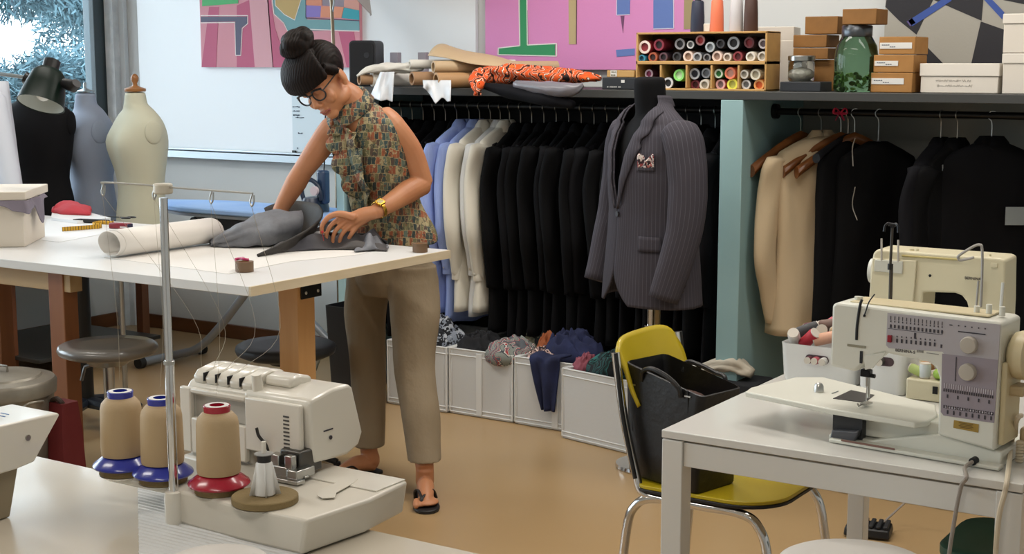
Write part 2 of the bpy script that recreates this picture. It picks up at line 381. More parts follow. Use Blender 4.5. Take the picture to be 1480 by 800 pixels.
# ---------------------------------------------------------------- hangers and garments
RY, RZ = 5.6, 1.352
def hook_pts(top=.0, neck=-.085):       # hook over the rail (rail centre = origin, hook lies in the y-z plane)
    return [(0, .017, -.008)]+[(0, .0165*cos(a), .0165*sin(a)+.0) for a in [i*pi/8 for i in range(1, 9)]]+[(0, -.014, -.012), (0, -.002, -.03), (0, 0, neck)]
def hanger(label, wood, group=None, x=0, rz=0, w=.21, hookm=steel, drop=-.085, y=RY, slope=.075):
    t = thing('clothes_hanger', label, 'hanger', (x, y, RZ), rz, group)
    MB().tube(smoothpath(hook_pts(neck=drop), 3), .0022, 6).build('hook', hookm, t); thick = 2.0 if slope > .1 else 1.0
    m = MB(); rings = []
    for i in range(15):
        u = -1+2*i/14; yy = u*w; zz = drop-.012-slope*abs(u)**1.25; tx = (.008+.011*abs(u)**2)*(1+.35*(thick-1)); h = (.013+.004*(1-abs(u))+.006*abs(u)**3)*(1+.3*(thick-1))
        rings.append([(tx*cos(a)+.012*u*u, yy, zz+h*sin(a)) for a in [2*pi*q/10 for q in range(10)]])
    m.loft(rings); m.build('shoulder_bar', wood, t); return t
def fold(y, z, s, amp): return amp*(noise.noise(Vector((y*9+s*7.3, z*2.2, s)))+.5*noise.noise(Vector((y*22, z*4+s, s*3))))
def garment(name, cat, label, mat, L=.78, hw=.205, th=.06, sleeve=.60, seed=1, group=None, lapel=None, flare=.02, drop=-.11, cuffm=None, collar=True, twist=0, thin=1, nosleeve=False, bend=.03):
    """hung garment, rail centre = origin; its flat lies in the y-z plane"""
    t = thing(name, label, cat, (0, RY, RZ), 0, group)
    m = MB(); rings = []; N = 40
    lv = [(.0, .045, .6), (-.012, .075, .75), (-.035, .13, .8), (-.06, .18, .85), (-.085, .2, .95), (-.12, .205, 1), (-.2, .2, 1.05), (-.3, .195, 1.0), (-.42, .19, .95), (-.55, .195, .95), (-.7, .2, 1), (-.8, .2, 1.0)]
    zs = [-.8*i/26 for i in range(27)]; zs = [0, -.01, -.022]+[z for z in zs if z < -.03]
    for z in zs:
        for q in range(len(lv)-1):
            if lv[q][0] >= z >= lv[q+1][0]:
                f = (lv[q][0]-z)/(lv[q][0]-lv[q+1][0]); wy = lv[q][1]+(lv[q+1][1]-lv[q][1])*f; tx = lv[q][2]+(lv[q+1][2]-lv[q][2])*f
        zz = z*L/.8; wy = wy*hw/.205+flare*(-z/.8)**2; ring = []
        for a in range(N):
            an = 2*pi*a/N; c_, s_ = cos(an), sin(an)
            yy = wy*(abs(c_)**.8)*(1 if c_ > 0 else -1); xx = th*.5*tx*(abs(s_)**.7)*(1 if s_ > 0 else -1)
            k_ = min(1, -z*4); xx += fold(yy, zz, seed+(.5 if s_ > 0 else 0), th*.28*k_)+twist*yy*(-z)
            ring.append((xx, yy, drop+zz+.012*k_*noise.noise(Vector((yy*7, seed, 0)))))
        rings.append(ring)
    m.loft(rings); m.build('body', mat, t, smooth=180)
    if not nosleeve:
        for s in (-1, 1):
            pts = [(0, s*(hw-.03), drop-.085), (.004, s*(hw+.005), drop-.12), (.012*s, s*(hw+.022), drop-.25), (.01, s*(hw+.02+bend*.5), drop-.25-sleeve*.35), (.0, s*(hw+bend*.2), drop-.12-sleeve*.8), (-.004, s*(hw-.015), drop-.1-sleeve)]
            P = smoothpath(pts, 5); n = len(P); m = MB()
            R = [.055-.018*i/n for i in range(n)]; R[0] = .03
            rings = []
            for i, p in enumerate(P):
                rings.append([(p.x+R[i]*thin*(.62+.1*sin(3*an+i*.5+seed))*cos(an)*1.0, p.y+R[i]*1.12*sin(an)*(1+.08*noise.noise(Vector((i*.4, seed, s)))), p.z+.012*sin(an)*s) for an in [2*pi*q/16 for q in range(16)]])
            m.loft(rings); sl = m.build('sleeve', mat, t, smooth=180)
            if cuffm:
                m = MB(); e = P[-1]; m.M = Matrix.Translation(e)
                m.lathe([(.042, -.0), (.044, .004), (.044, .06), (.040, .064)], (0, 0, -.004), 18, sy=1); m.M = None
                m.v = [(e.x+(v[0]-e.x)*.6, v[1], v[2]) for v in m.v]
                m.build('cuff', cuffm, sl)
                MB().ell((e.x+.0, e.y-.046 if s < 0 else e.y-.046, e.z+.03), (.006, .003, .006), 8, 6).build('button', M('button_pearl', '#c9c4b8', .3), sl)
    if collar:
        m = MB(); rings = []
        for i in range(13):
            an = -.25+(2*pi-.0)*i/12; 
            c_, s_ = cos(an), sin(an); rings.append([(.028*c_, .05*s_, drop-.012), (.024*c_, .046*s_, drop+.022), (.036*c_, .062*s_, drop+.002), (.046*c_, .08*s_, drop-.03)])
        m.loft(rings, cap=False); m.build('collar', mat, t, solid=.003)
    return t
blk = [M('black_wool_%s' % n, c, .85, spec=.15, bump=(60, .15, .003)) for n, c in (('a', '#0b0b0d'), ('b', '#0e0e11'), ('c', '#09090b'), ('d', '#121216'), ('e', '#0d1017'))]
walnut = M('walnut_wood', '#5e3518', .4, var=(5, '#7a4a22'), stretch=(3, .6, 3)); blackh = M('black_hanger', '#1d1d20', .4)
shirt_b = M('blue_shirt_cotton', '#8b9fd8', .8, var=(30, '#95a8de'), stretch=(8, 8, .1), bump=(40, .15, .003))
shirt_w = M('white_shirt_cotton', '#d9d4c6', .8, bump=(40, .15, .003)); shirt_w2 = M('bright_shirt_cotton', '#d5d6d6', .8, bump=(40, .15, .003))
suit_p = [garment('suit_jacket', 'jacket', 'x', blk[i], L=l, seed=i+1, group='black suits on the left rail', th=.062, hw=.2, sleeve=.62, drop=-.085) for i, l in enumerate((.92, 1.0, .96))]
hang_p = hanger('x', blackh, 'hangers of the black suits', w=.165, drop=-.098)
# dark garments left of the shirts, then right of them up to the teal panel
X1 = [-4.33, -4.27, -4.205, -4.14, -4.075, -4.01, -3.945]
X2 = [-3.59, -3.53, -3.465, -3.40, -3.335, -3.27, -3.205, -3.14, -3.075, -3.01, -2.945, -2.88, -2.815, -2.75, -2.685, -2.62, -2.555]
ords = ['nearest', 'second', 'third', 'fourth', 'fifth', 'sixth', 'seventh', 'eighth', 'ninth', 'tenth', 'eleventh', 'twelfth', 'thirteenth', 'fourteenth', 'fifteenth', 'sixteenth', 'seventeenth', 'eighteenth']
used = set()
def put_suit(i, x, lab):
    b = i % 3
    s = suit_p[b] if b not in used else None
    if s is None: s = dup(suit_p[b])
    used.add(b)
    s.location = (x, RY+rnd(-.015, .015), RZ+rnd(-.012, 0)); s.rotation_euler = (0, rnd(-.02, .02), rnd(-.10, .06)); s['label'] = lab
    h = dup(hang_p) if 'h' in used else hang_p
    used.add('h'); h.location = (x, RY, RZ); h.rotation_euler = (0, 0, rnd(-.1, .1)); h['label'] = 'black hanger holding the '+lab.replace(' hanging', '')
    for c in s.children: 
        pass
for i, x in enumerate(X1[::-1]): put_suit(i, x, '%s dark garment hanging left of the blue shirts on the rail' % ords[i] if i else 'dark garment hanging directly left of the blue shirts on the rail')
for i, x in enumerate(X2): put_suit(i, x, '%s black suit jacket hanging right of the white shirts on the rail' % ords[i] if i else 'black suit jacket hanging directly right of the white shirts on the rail')
for n_, x, mt, lab, L, sd, y in (('blue_shirt', -3.875, shirt_b, 'light blue cotton shirt on the rail, the left one of two', .86, 11, -.03), ('blue_shirt', -3.815, shirt_b, 'light blue cotton shirt on the rail beside the white shirts', .9, 12, -.005),
                                 ('white_shirt', -3.755, shirt_w, 'cream white shirt on the rail next to the blue shirts', .84, 13, -.015), ('white_shirt', -3.70, shirt_w2, 'white shirt hanging between two other white shirts', .86, 14, .02), ('white_shirt', -3.65, shirt_w, 'cream white shirt on the rail next to the black suits', .84, 15, .0)):
    g = garment(n_, 'shirt', lab, mt, L=L, seed=sd, th=.07, hw=.21, sleeve=.57+.02*(sd % 2), drop=-.085, cuffm=mt, bend=.05, flare=.03)
    g.location = (x, RY-.02+y, RZ); g.rotation_euler = (0, 0, rnd(-.12, .04))
    h = dup(hang_p); h.location = (x, RY, RZ); h['label'] = 'hanger inside the '+lab
# ---- right section
beige = M('beige_linen', '#c2ad8d', .85, bump=(50, .15, .003))
g = garment('beige_jacket', 'jacket', 'beige tailored jacket hanging from a dark hanger by the teal panel', beige, L=.80, hw=.215, th=.15, sleeve=.66, seed=21, drop=-.095, bend=.06)
g.location = (oY(1184, 190, 5.58).x, RY+.01, RZ); g.rotation_euler = (0, 0, math.radians(-33))
for i in range(4):
    MB().ell((-.025, -.235+.0, -.655-.0+.016*i), (.008, .004, .006), 8, 6).build('button', M('horn_button', '#a48f70', .4), g.children[1])
hanger('black hanger inside the beige jacket', blackh, x=g.location.x, rz=g.rotation_euler[2], w=.165, drop=-.1)
wood_w = M('hanger_wood', '#6b3f1e', .35, var=(4, '#7f4e26'), stretch=(3, .5, 3))
for px, lab, rz in ((1158, 'empty brown wooden suit hanger closest to the teal panel', -.55), (1216, 'brown wooden hanger beside the beige jacket collar with the pink ribbon', -.80), (1236, 'brown wooden hanger just left of the black waistcoat', -.80)):
    hanger(lab, wood_w, 'wooden suit hangers', x=oY(px, 165, RY).x, rz=rz, w=.245, slope=.135)
rb = thing('pink_ribbon', 'small pink ribbon bow tied on the right rail', 'ribbon', (oY(1217, 160, 5.6).x, RY-.016, RZ))
m = MB()
for s in (-1, 1): m.tube(smoothpath([(0, 0, 0), (s*.02, -.004, .018), (s*.028, 0, .0), (0, 0, -.004)], 4), .006, 6, flat=.5)
m.build('loop', M('pink_satin', '#d42f57', .5), rb); m = MB()
for s in (-1, 1): m.tube([(0, -.002, 0), (s*.012, -.006, -.018), (s*.018, -.004, -.03)], [.005, .007, .006], 6, flat=.4)
m.build('tail', M('pink_satin', '#d42f57'), rb)
def wrap_right(px, name, cat, lab, mt, rz, **kw):
    g = garment(name, cat, lab, mt, **kw); g.location = (oY(px, 185, RY).x, RY, RZ); g.rotation_euler = (0, 0, rz)
    hanger('grey topped hanger holding the '+lab.split(' beside')[0].split(' turned')[0].split(' half')[0], M('grey_hanger', '#8d8f90', .4), x=g.location.x, rz=rz, drop=kw.get('drop', -.11)-.0, w=.13); return g
wrap_right(1270, 'black_waistcoat', 'waistcoat', 'black sleeveless waistcoat beside the wooden hangers', blk[2], -.75, L=.78, hw=.175, th=.09, nosleeve=True, seed=31, collar=False)
gl = garment('black_waistcoat', 'waistcoat', 'black waistcoat with pale lining edge behind the other waistcoat', blk[0], L=.72, hw=.17, th=.08, nosleeve=True, seed=33, collar=False); gl.location = (oY(1240, 185, RY).x-.04, RY, RZ); gl.rotation_euler = (0, 0, -.3)
hanger('dark hanger inside the waistcoat with pale lining edge', blackh, x=gl.location.x, rz=-.3)
P = [oY(x, y, 5.40) for x, y in ((1236, 200), (1232, 214), (1233, 240), (1236, 270), (1232, 296), (1239, 318))]
gi = gl.matrix_basis.inverted() if False else (Matrix.Translation(gl.location) @ Euler(gl.rotation_euler).to_matrix().to_4x4()).inverted()
lm_ = MB(); lm_.tube([gi @ p for p in smoothpath(P[:3], 5)], .003, 8, flat=.5); lm_.tube([gi @ p for p in smoothpath(P[3:], 5)], .0025, 8, flat=.5); lm_.build('lining_edge', M('pale_lining', '#8f8a80', .6), gl)
wrap_right(1360, 'black_jacket', 'jacket', 'narrow black jacket turned edge-on between waistcoat and garment with label', blk[3], -.12, L=.82, hw=.21, th=.1, seed=35)
wrap_right(1384, 'black_jacket', 'jacket', 'black jacket half hidden beside the wide garment with the pale label', blk[0], -.3, L=.86, hw=.2, th=.07, seed=36)
gw = wrap_right(1434, 'black_coat', 'coat', 'wide black coat turned to the camera with a pale label card', blk[1], -1.02, L=.95, hw=.24, th=.11, seed=37, drop=-.10)
lb = MB(); lb.box((.0, 0, 0), (.003, .078, .068)); lb.build('label_card', M('label_card', '#8f9698', .4), gw, loc=(.094, .075, -.37), bevel=.001)
# ---------------------------------------------------------------- white fabric boxes under the rail
fabw = M('white_fabric', '#cfd0cf', .8, bump=(70, .2, .002)); piping = M('white_piping', '#dddedc', .7)
def fabric_box(lab, x, y, rz, w=.335, d=.5, h=.297, seam=False):
    t = thing('storage_box', lab, 'storage box', (x, y, 0), rz, 'white fabric boxes under the rail')
    m = MB(); e = .012
    for sx in (0, w): m.box((sx+(e/2 if sx == 0 else -e/2), d/2, h/2+.002), (e, d, h))
    for sy in (0, d): m.box((w/2, sy+(e/2 if sy == 0 else -e/2), h/2+.002), (w-2*e, e, h))
    m.box((w/2, d/2, .008), (w-2*e, d-2*e, .012)); m.build('shell', fabw, t, bevel=.003)
    m = MB()
    pr = rrect(w, d, .004, 2, w/2, d/2)
    for zz in (h, .012, h-.028, .03): m.tube([(a, b, zz) for a, b in pr]+[(pr[0][0], pr[0][1], zz)], .0032, 6)
    for a, b in ((0, 0), (w, 0)): m.tube([(a, b, .01), (a, b, h)], .0035, 6)
    m.build('piping', piping, t)
    if seam:
        MB().box((w*seam, -.003, h/2), (.03, .004, h-.02)).build('handle_strip', piping, t, bevel=.001)
    return t
fabric_box('white fabric storage box with black-white cloth, leftmost under the rail', -4.03, 5.16, -.02)
fabric_box('white fabric storage box with a seam strip, second from left under the rail', -3.685, 5.165, -.01, seam=.48)
fabric_box('white fabric storage box with the navy scarf hanging over it', -3.335, 5.16, -.03, seam=.62)
fabric_box('white fabric storage box turned at an angle beside the yellow chair', -3.04, 5.065, -.21, w=.37, d=.42)
# ---------------------------------------------------------------- scarves heaped in the boxes
def pattern(name, cols, scale, kind='vor', rough=.85, dist=1.0, bumpy=True):
    k = NT(name); k.b.inputs['Roughness'].default_value = rough
    v = k.coord(scale=(1, 1, 1)); nz = k.n('ShaderNodeTexNoise'); nz.inputs['Scale'].default_value = scale*.45; nz.inputs['Detail'].default_value = 2
    k.l(v, nz.inputs['Vector']); mx = k.n('ShaderNodeMixRGB'); mx.blend_type = 'ADD'; mx.inputs[0].default_value = .12*dist
    k.l(v, mx.inputs[1]); k.l(nz.outputs['Color'], mx.inputs[2])
    if kind == 'vor':
        t = k.n('ShaderNodeTexVoronoi'); t.inputs['Scale'].default_value = scale; k.l(mx.outputs[0], t.inputs['Vector'])
        sp = k.n('ShaderNodeSeparateColor'); k.l(t.outputs['Color'], sp.inputs[0]); src = sp.outputs[0]
    else:
        t = k.n('ShaderNodeTexWave'); t.inputs['Scale'].default_value = scale*.25; t.inputs['Distortion'].default_value = 14*dist; t.inputs['Detail'].default_value = 2; t.inputs['Detail Scale'].default_value = 1.5
        k.l(mx.outputs[0], t.inputs['Vector']); src = t.outputs['Fac']
    n_ = len(cols); k.l(k.ramp(src, [(i/n_, c) for i, c in enumerate(cols)], True), k.b.inputs['Base Color'])
    return k.m
def heap(name, lab, x, y, z, rx, ry, h, mt, seed, cat='scarf', n=56, crease=1.0):
    rx *= 1.15; ry *= 1.1
    m = MB(); rings = []
    def fh(u, v):
        r = math.hypot(u, v); a = max(0, 1-r*r)**.55
        q = Vector((u*2.2+seed, v*2.2, seed*1.7))
        rid = 1-abs(noise.noise(q*1.3))*2
        rid2 = 1-abs(noise.noise(q*3.1+Vector((5, 1, 2))))*2.2
        return a*(.46+.34*rid*crease+.20*noise.noise(q*2.4)*crease+.20*rid2*crease)
    vs = []; N = n
    for j in range(21):
        r = 1-j/20; r = max(r, .01)
        ring = []
        for i in range(N):
            an = 2*pi*i/N; wob = 1+.16*noise.noise(Vector((cos(an)*1.3, sin(an)*1.3, seed)))
            u, v = r*cos(an), r*sin(an); ring.append((rx*u*wob+.012*noise.noise(Vector((u*5, v*5, seed))), ry*v*wob, h*fh(u, v)))
        rings.append(ring)
    m.loft([[(p[0]*.96, p[1]*.96, -.05) for p in rings[0]]]+rings); o = m.build(name, mt, None, smooth=180, loc=(x, y, z), sub=1)
    return tag(o, lab, cat)
bw_pat = pattern('black_white_print', ['#1d2026', '#b9bec6', '#2a2e36', '#8d95a2', '#14151a'], 60)
heap('patterned_scarf', 'black and white printed scarf heaped in the leftmost fabric box', -3.87, 5.31, .285, .125, .12, .135, bw_pat, 2)
heap('black_cloth', 'black cloth folded at the left of the second fabric box', -3.61, 5.30, .285, .085, .12, .085, M('black_cloth', '#121318', .85), 4, 'cloth')
heap('grey_red_scarf', 'grey scarf with red and white print on the second fabric box', -3.425, 5.265, .285, .09, .13, .085, pattern('grey_red_print', ['#5b6066', '#a83a3f', '#c9c6be', '#3b4048', '#868c86'], 26, 'wave'), 5)
heap('olive_scarf', 'olive and black scarf behind the grey and red one', -3.45, 5.50, .285, .12, .08, .15, pattern('olive_print', ['#22231d', '#5d5d49', '#17181a', '#7e7c66'], 34), 6)
heap('rust_scarf', 'small rust orange scarf end between grey and navy scarves', -3.29, 5.36, .285, .045, .06, .105, M('rust_cloth', '#94502a', .85), 7)
heap('leopard_scarf', 'pink leopard printed scarf under the navy one', -3.245, 5.27, .285, .075, .09, .055, pattern('leopard_print', ['#2d2326', '#c9a9a0', '#d8c1b6', '#5a3f3e'], 70), 8)
heap('navy_scarf', 'navy blue scarf heaped on the third fabric box', -3.17, 5.36, .285, .12, .13, .14, M('navy_cloth', '#171d3c', .9, var=(14, '#20284d')), 9)
# fringed end over the edge
tp, e0 = .30, 5.145
def drape(u, v):
    w_ = .085*(1-.62*v); x = -3.155+(u-.5)*2*w_+.012*v-.02*(1-v)
    s_ = v*.32
    if s_ < .09: y, z = e0+.07-s_, .315+.006*sin(u*9)
    else: y, z = e0-.022-.012*sin(u*11+v*3), .315-(s_-.09)*.98-.0
    return (x, y+.008*sin(u*14), z)
o = MB().grid(drape, 18, 22).build('scarf_end', M('navy_cloth', ''), None, smooth=180, solid=.008); tag(o, 'fringed navy scarf end hanging over the front of the third fabric box', 'scarf')
heap('green_scarf', 'dark green and teal knotted scarf in the turned fabric box', -2.86, 5.20, .285, .105, .13, .10, pattern('green_print', ['#0f1f1f', '#1c4a4a', '#14181c', '#2c6a68', '#0b0f12'], 22, 'wave'), 12)
heap('purple_scarf', 'purple and magenta printed scarf at the back of the turned box', -2.80, 5.40, .285, .13, .08, .16, pattern('purple_print', ['#2a2233', '#6b4d70', '#3a2d44', '#7a2746', '#1a1620'], 34), 13)
heap('rose_scarf', 'small rose scarf end at the left rim of the turned box', -2.985, 5.17, .285, .045, .07, .07, M('rose_cloth', '#8d4a57', .85), 14)
# ================================================================ THINGS ON THE TOP SHELF
SZ = 1.4378
kraft = M('kraft_card', '#a9793f', .7, var=(12, '#9c6d36'), bump=(60, .1, .002)); kraft_dk = M('kraft_card_dark', '#8a5f2c', .7, var=(12, '#7d5526'))
card_w = M('white_card', '#d8d0c4', .6); lidm = M('white_card_lid', '#ded7cc', .6)
M('label_white', '#d9d7d3', .6); birch = M('birch_ply', '#c39a5e', .5, var=(5, '#b48b50'), stretch=(.3, 3, 3))
# ---- thread rack
RYF = 5.34
x0, x1 = oY(919, 88, RYF).x, oY(1108, 88, RYF).x; zb = SZ
zt = oY(1000, 46, RYF).z; zm = oY(1000, 90.5, RYF).z
rk = thing('thread_rack', 'birch wooden rack of two tiers packed with thread spools', 'rack', ((x0+x1)/2, RYF, zb)); RW = x1-x0; RD = .135; H1 = zm-zb; H2 = zt-zb
MB().box((0, RD/2, H2-.004), (RW, RD, .008)).build('shelf_board', birch, rk, bevel=.0015)
MB().box((0, RD/2, .004), (RW, RD, .008)).build('shelf_board', birch, rk, bevel=.0015)
MB().box((0, RD/2, H1), (RW, RD, .014)).build('shelf_board', birch, rk, bevel=.0015)
for s in (-1, 1): MB().box((s*(RW/2-.004), RD/2, H2/2), (.008, RD, H2-.001)).build('side_panel', birch, rk, bevel=.0015)
MB().box((0, RD-.003, H2/2), (RW-.004, .005, H2-.004)).build('back_panel', M('shaded_birch', '#4a3522', .7), rk)  # birch back with its shade put into the dark brown
def rx(u): return x0+(u-205)/1000*RW          # rack position from the enlarged view
def rz_(v): return zb+(690-v)/(690-228)*H2
for u in (402, 604, 795, 998): MB().box((rx(u)-(x0+x1)/2, RD/2, H1/2), (.008, RD-.004, H1-.02)).build('divider', birch, rk, bevel=.001)
SP = [  # tier, colour words, x, y, r, thread colour, ring colour, bore colour
 ('upper', 'red thread spool with pale ring', 262, 345, 50, '#8e2630', '#e6d5cb', '#7c1f28'), ('upper', 'wine red thread spool', 372, 328, 44, '#7a2030', '#8a3040', '#201820'), ('upper', 'black thread spool with grey ring', 533, 322, 42, '#1c1c20', '#8a888b', '#15151a'),
 ('upper', 'small black thread spool with white ring', 612, 328, 30, '#1e1e22', '#cfcfcf', '#66686a'), ('upper', 'dark spool with bright red core', 684, 294, 38, '#22181c', '#b58080', '#9c1a22'), ('upper', 'grey thread spool', 772, 348, 38, '#3b4246', '#a9b0b4', '#6d7378'),
 ('upper', 'plain black thread spool', 848, 322, 34, '#141418', '#3a3a3f', '#101014'), ('upper', 'large black thread spool with steel grey ring', 942, 318, 48, '#17181c', '#8f9398', '#101014'), ('upper', 'maroon thread spool', 1055, 315, 40, '#3a2226', '#5a2a30', '#7d1f28'), ('upper', 'plum thread spool with white ring', 1155, 325, 36, '#4a2436', '#c3bcc0', '#6b5f68'),
 ('middle', 'teal blue thread spool', 240, 437, 30, '#2c7a98', '#3c8aa5', '#1c4f6b'), ('middle', 'rust thread spool with black core', 325, 427, 38, '#7a3a28', '#a4553a', '#2c1b1b'), ('middle', 'dark plum thread spool', 405, 425, 35, '#2a1a22', '#5c4047', '#17131a'), ('middle', 'charcoal thread spool', 508, 423, 36, '#27272b', '#38383c', '#1c1c20'),
 ('middle', 'peach thread spool', 592, 421, 42, '#d6b8a6', '#dcc8bc', '#92755f'), ('middle', 'mid grey thread spool', 676, 426, 36, '#4a4c50', '#a8a9ab', '#5a5c60'), ('middle', 'black thread spool with thin grey ring', 747, 431, 31, '#1d1d20', '#7d7d80', '#2a2a2e'), ('middle', 'pale pink thread spool', 820, 421, 40, '#d6bcb0', '#dcc6ba', '#93786a'),
 ('middle', 'sand thread spool', 894, 428, 33, '#bfae9c', '#cfc5bb', '#88796c'), ('middle', 'dark red thread spool', 970, 422, 38, '#5a1c22', '#8a3b40', '#4b1418'), ('middle', 'cream thread spool with wide core', 1076, 425, 37, '#cfc6b6', '#d8d2c8', '#b0a694'), ('middle', 'ivory thread spool', 1158, 423, 35, '#c4beb2', '#cbc6bd', '#9a9486'),
 ('first', 'burgundy thread spool', 292, 560, 34, '#3f1a2e', '#b09aa6', '#7d1f4a'), ('first', 'tan thread spool', 256, 640, 40, '#cfae82', '#dcbd92', '#a98a5c'), ('first', 'salmon thread spool', 343, 638, 40, '#d08078', '#d89a92', '#8c6a66'),
 ('second', 'black thread spool', 452, 632, 42, '#18181b', '#d0d0d0', '#1a1a1c'), ('second', 'lime green thread cone', 533, 570, 44, '#79d15c', '#8fdc74', '#c4dcb0'),
 ('third', 'navy thread spool with wide grey ring', 652, 558, 42, '#22263a', '#a6a9ae', '#1d1f2c'), ('third', 'slate grey thread spool', 737, 552, 38, '#7d828a', '#8d9198', '#5c626a'), ('third', 'deep wine thread spool', 652, 645, 36, '#5a1f2a', '#6b2630', '#3b1016'), ('third', 'linen thread spool', 735, 644, 40, '#bfb5a5', '#cfc6b8', '#8f8674'),
 ('fourth', 'green thread spool', 838, 556, 34, '#2f8a44', '#c4d2bf', '#2c7a3a'), ('fourth', 'coral thread spool', 922, 552, 44, '#f0785a', '#f08868', '#c79a8a'), ('fourth', 'rose thread spool', 848, 641, 38, '#b84a55', '#d5a5a4', '#7a6a6c'), ('fourth', 'yellow thread spool', 934, 640, 43, '#d9da3c', '#e2e355', '#b2b45a'),
 ('fifth', 'beige thread spool', 1033, 560, 33, '#a89f90', '#c9c4ba', '#8f897c'), ('fifth', 'ecru thread cone', 1113, 562, 40, '#cfc6ac', '#d9d2bf', '#a49b85'), ('fifth', 'dark spool with pale grey ring', 1043, 640, 35, '#33363a', '#c8c8c8', '#6c6f72'), ('fifth', 'orange thread spool', 1135, 642, 41, '#d8803a', '#d59a5c', '#c2571c')]
for n_, (tier, words, u, v, r, tc, rc, bc) in enumerate(SP):
    R = r/1000*RW*.99
    px_, pz_ = rx(u), rz_(v)
    where = {'upper': 'upper row of the rack', 'middle': 'second row of the rack'}.get(tier, tier+' lower compartment of the rack')
    t = thing('thread_spool', words+' in the '+where, 'thread spool', (px_, RYF+.012+(n_ % 5)*.004, pz_), 0, 'thread spools lying in the wooden rack')
    def ring(prof):
        return MB().loft([[(rr*cos(2*pi*q/20), yy, rr*sin(2*pi*q/20)) for q in range(20)] for rr, yy in prof], cap=False)
    L = .10
    ring([(R*.93, .004), (R*.99, .01), (R, L*.5), (R*.97, L*.92), (R*.5, L*.93)]).build('thread', M('thread_'+tc[1:], tc, .6), t, smooth=50)
    ring([(R*.62, .012), (R*.62, .0), (R*.93, .0), (R*.94, .006)]).build('core', M('core_'+rc[1:], rc, .4), t, smooth=40)
    MB().loft([[(rr*cos(2*pi*q/20), yy, rr*sin(2*pi*q/20)) for q in range(20)] for rr, yy in ((R*.62, .006), (R*.55, .03), (R*.5, .034))]).build('bore', M('bore_'+bc[1:], bc, .6), t)
# ---- four cones on the rack
def cone_spool(lab, x, y, z, r, h, tc, grp=None):
    t = thing('thread_cone', lab, 'thread cone', (x, y, z), 0, grp)
    MB().lathe([(r*.99, 0), (r*1.02, .004), (r*.97, h*.5), (r*.86, h*.95), (r*.70, h)], n=28).build('thread', M('thread_'+tc[1:], tc, .6, bump=(200, .15, .001), stretch=(.05, .05, 3)), t, smooth=50)
    MB().lathe([(r*.5, h-.002), (r*.5, h+.006), (r*.3, h+.006), (r*.28, h-.004)], n=20).build('core', black_plastic, t); return t
TY = RYF+.06
for px, lab, tc, top, w in ((1008, 'navy blue thread cone standing on the rack, left of the four', '#20263c', 5, 10), (1036, 'orange thread cone standing on the rack', '#dd7350', 3, 9.6), (1064, 'pale grey thread cone standing on the rack', '#bdb9ba', 2, 9.6), (1085, 'brown thread cone standing on the rack', '#43291f', 0, 10)):
    a = oY(px, 43, TY); b = oY(px, top, TY); cone_spool(lab, a.x, TY, zb+H2+.0005, w/355, b.z-zb-H2+.01, tc, 'thread cones standing on the rack')
tag(MB().box((oY(1022, 38, TY).x, TY+.01, zb+H2+.017), (.03, .03, .033)).build('white_tin', card_w, bevel=.003), 'small white block between the navy and orange thread cones', 'tin')
# ---- boxes
def carton(lab, p0, p1, y, dep, mt, rz=0, lid=None, z=None, labelpaper=None, cat='box', name='cardboard_box', grp=None, hand=False):
    """front face from photo corner p0 (left,bottom) to p1 (right,top) at depth plane y"""
    a = oY(p0[0], p0[1], y); b = oY(p1[0], p1[1], y); z0 = a.z if z is None else z
    w, h = b.x-a.x, b.z-z0
    t = thing(name, lab, cat, ((a.x+b.x)/2, y, z0), rz, grp); hb = h if not lid else h-lid
    MB().box((0, dep/2, hb/2), (w, dep, hb-.001)).build('body', mt, t, bevel=.0025)
    if lid: MB().box((0, dep/2, h-lid/2), (w+.008, dep+.008, lid)).build('lid', lidm if mt is card_w else mt, t, bevel=.0025)
    else:
        m = MB(); m.box((0, dep/2, h-.0005), (.002, dep, .001)); m.build('flap_seam', kraft_dk, t)
    if labelpaper:
        u0, u1, v0, v1 = labelpaper
        q = MB().box(((u0+u1-1)/2*w, -.0012, (v0+v1)/2*h), ((u1-u0)*w, .002, (v1-v0)*h)).build('paper_label', M('label_white', '#d9d7d3', .6), t)
        m = MB(); xx = u0+.08
        while xx < u0+.42: m.box(((xx-.5)*w, -.0026, (v0+(v1-v0)*(.62 if xx < u0+.3 else .3))*h), (.006, .001, .0028)); xx += .055
        m.build('print', M('ink', ''), q)
    if hand:
        m = MB(); rg = random.Random(4)
        for row, (n0, n1) in enumerate(((-.3, .12), (-.28, .16))):
            u = n0
            while u < n1:
                l_ = rg.uniform(.02, .05); m.tube([((u+l_*f)*w, -.0008, h*(.42-.17*row)+.004*sin(f*9+u*40)) for f in (0, .35, .7, 1)], .0009, 5); u += l_+rg.uniform(.005, .02)
        m.build('handwriting', M('pencil_grey', '#9d9790', .7), t)
    return t
y = 5.36
s1 = carton('small black box with white print on the shelf left of the thread rack', (870, 130.5), (919, 112), y, .09, M('black_box', '#24272c', .5), z=SZ, labelpaper=None, name='black_box')
MB().box((.02, -.0012, .034), (.016, .002, .012)).build('print', M('label_white', ''), s1)
m = MB()
for x, w_ in ((-.055, .006), (-.043, .005), (-.0365, .004), (-.031, .005), (-.0245, .003), (-.020, .005), (-.0135, .005), (-.002, .005), (.004, .005)): m.box((x+w_/2, -.0008, .011), (w_, .0012, .006))
m.build('print', M('print_grey_white', '#a9a9a6', .6), s1)
zz = SZ+(oY(890, 112, y).z-SZ)+.0008
s2 = carton('flat wooden box with white tag on top of the small black box', (877, 112), (917, 101.5), y+.005, .08, birch, z=zz, name='wooden_box')
MB().box((-.032, -.0015, .016), (.030, .002, .026)).build('tag', M('label_white', ''), s2)
m = MB()
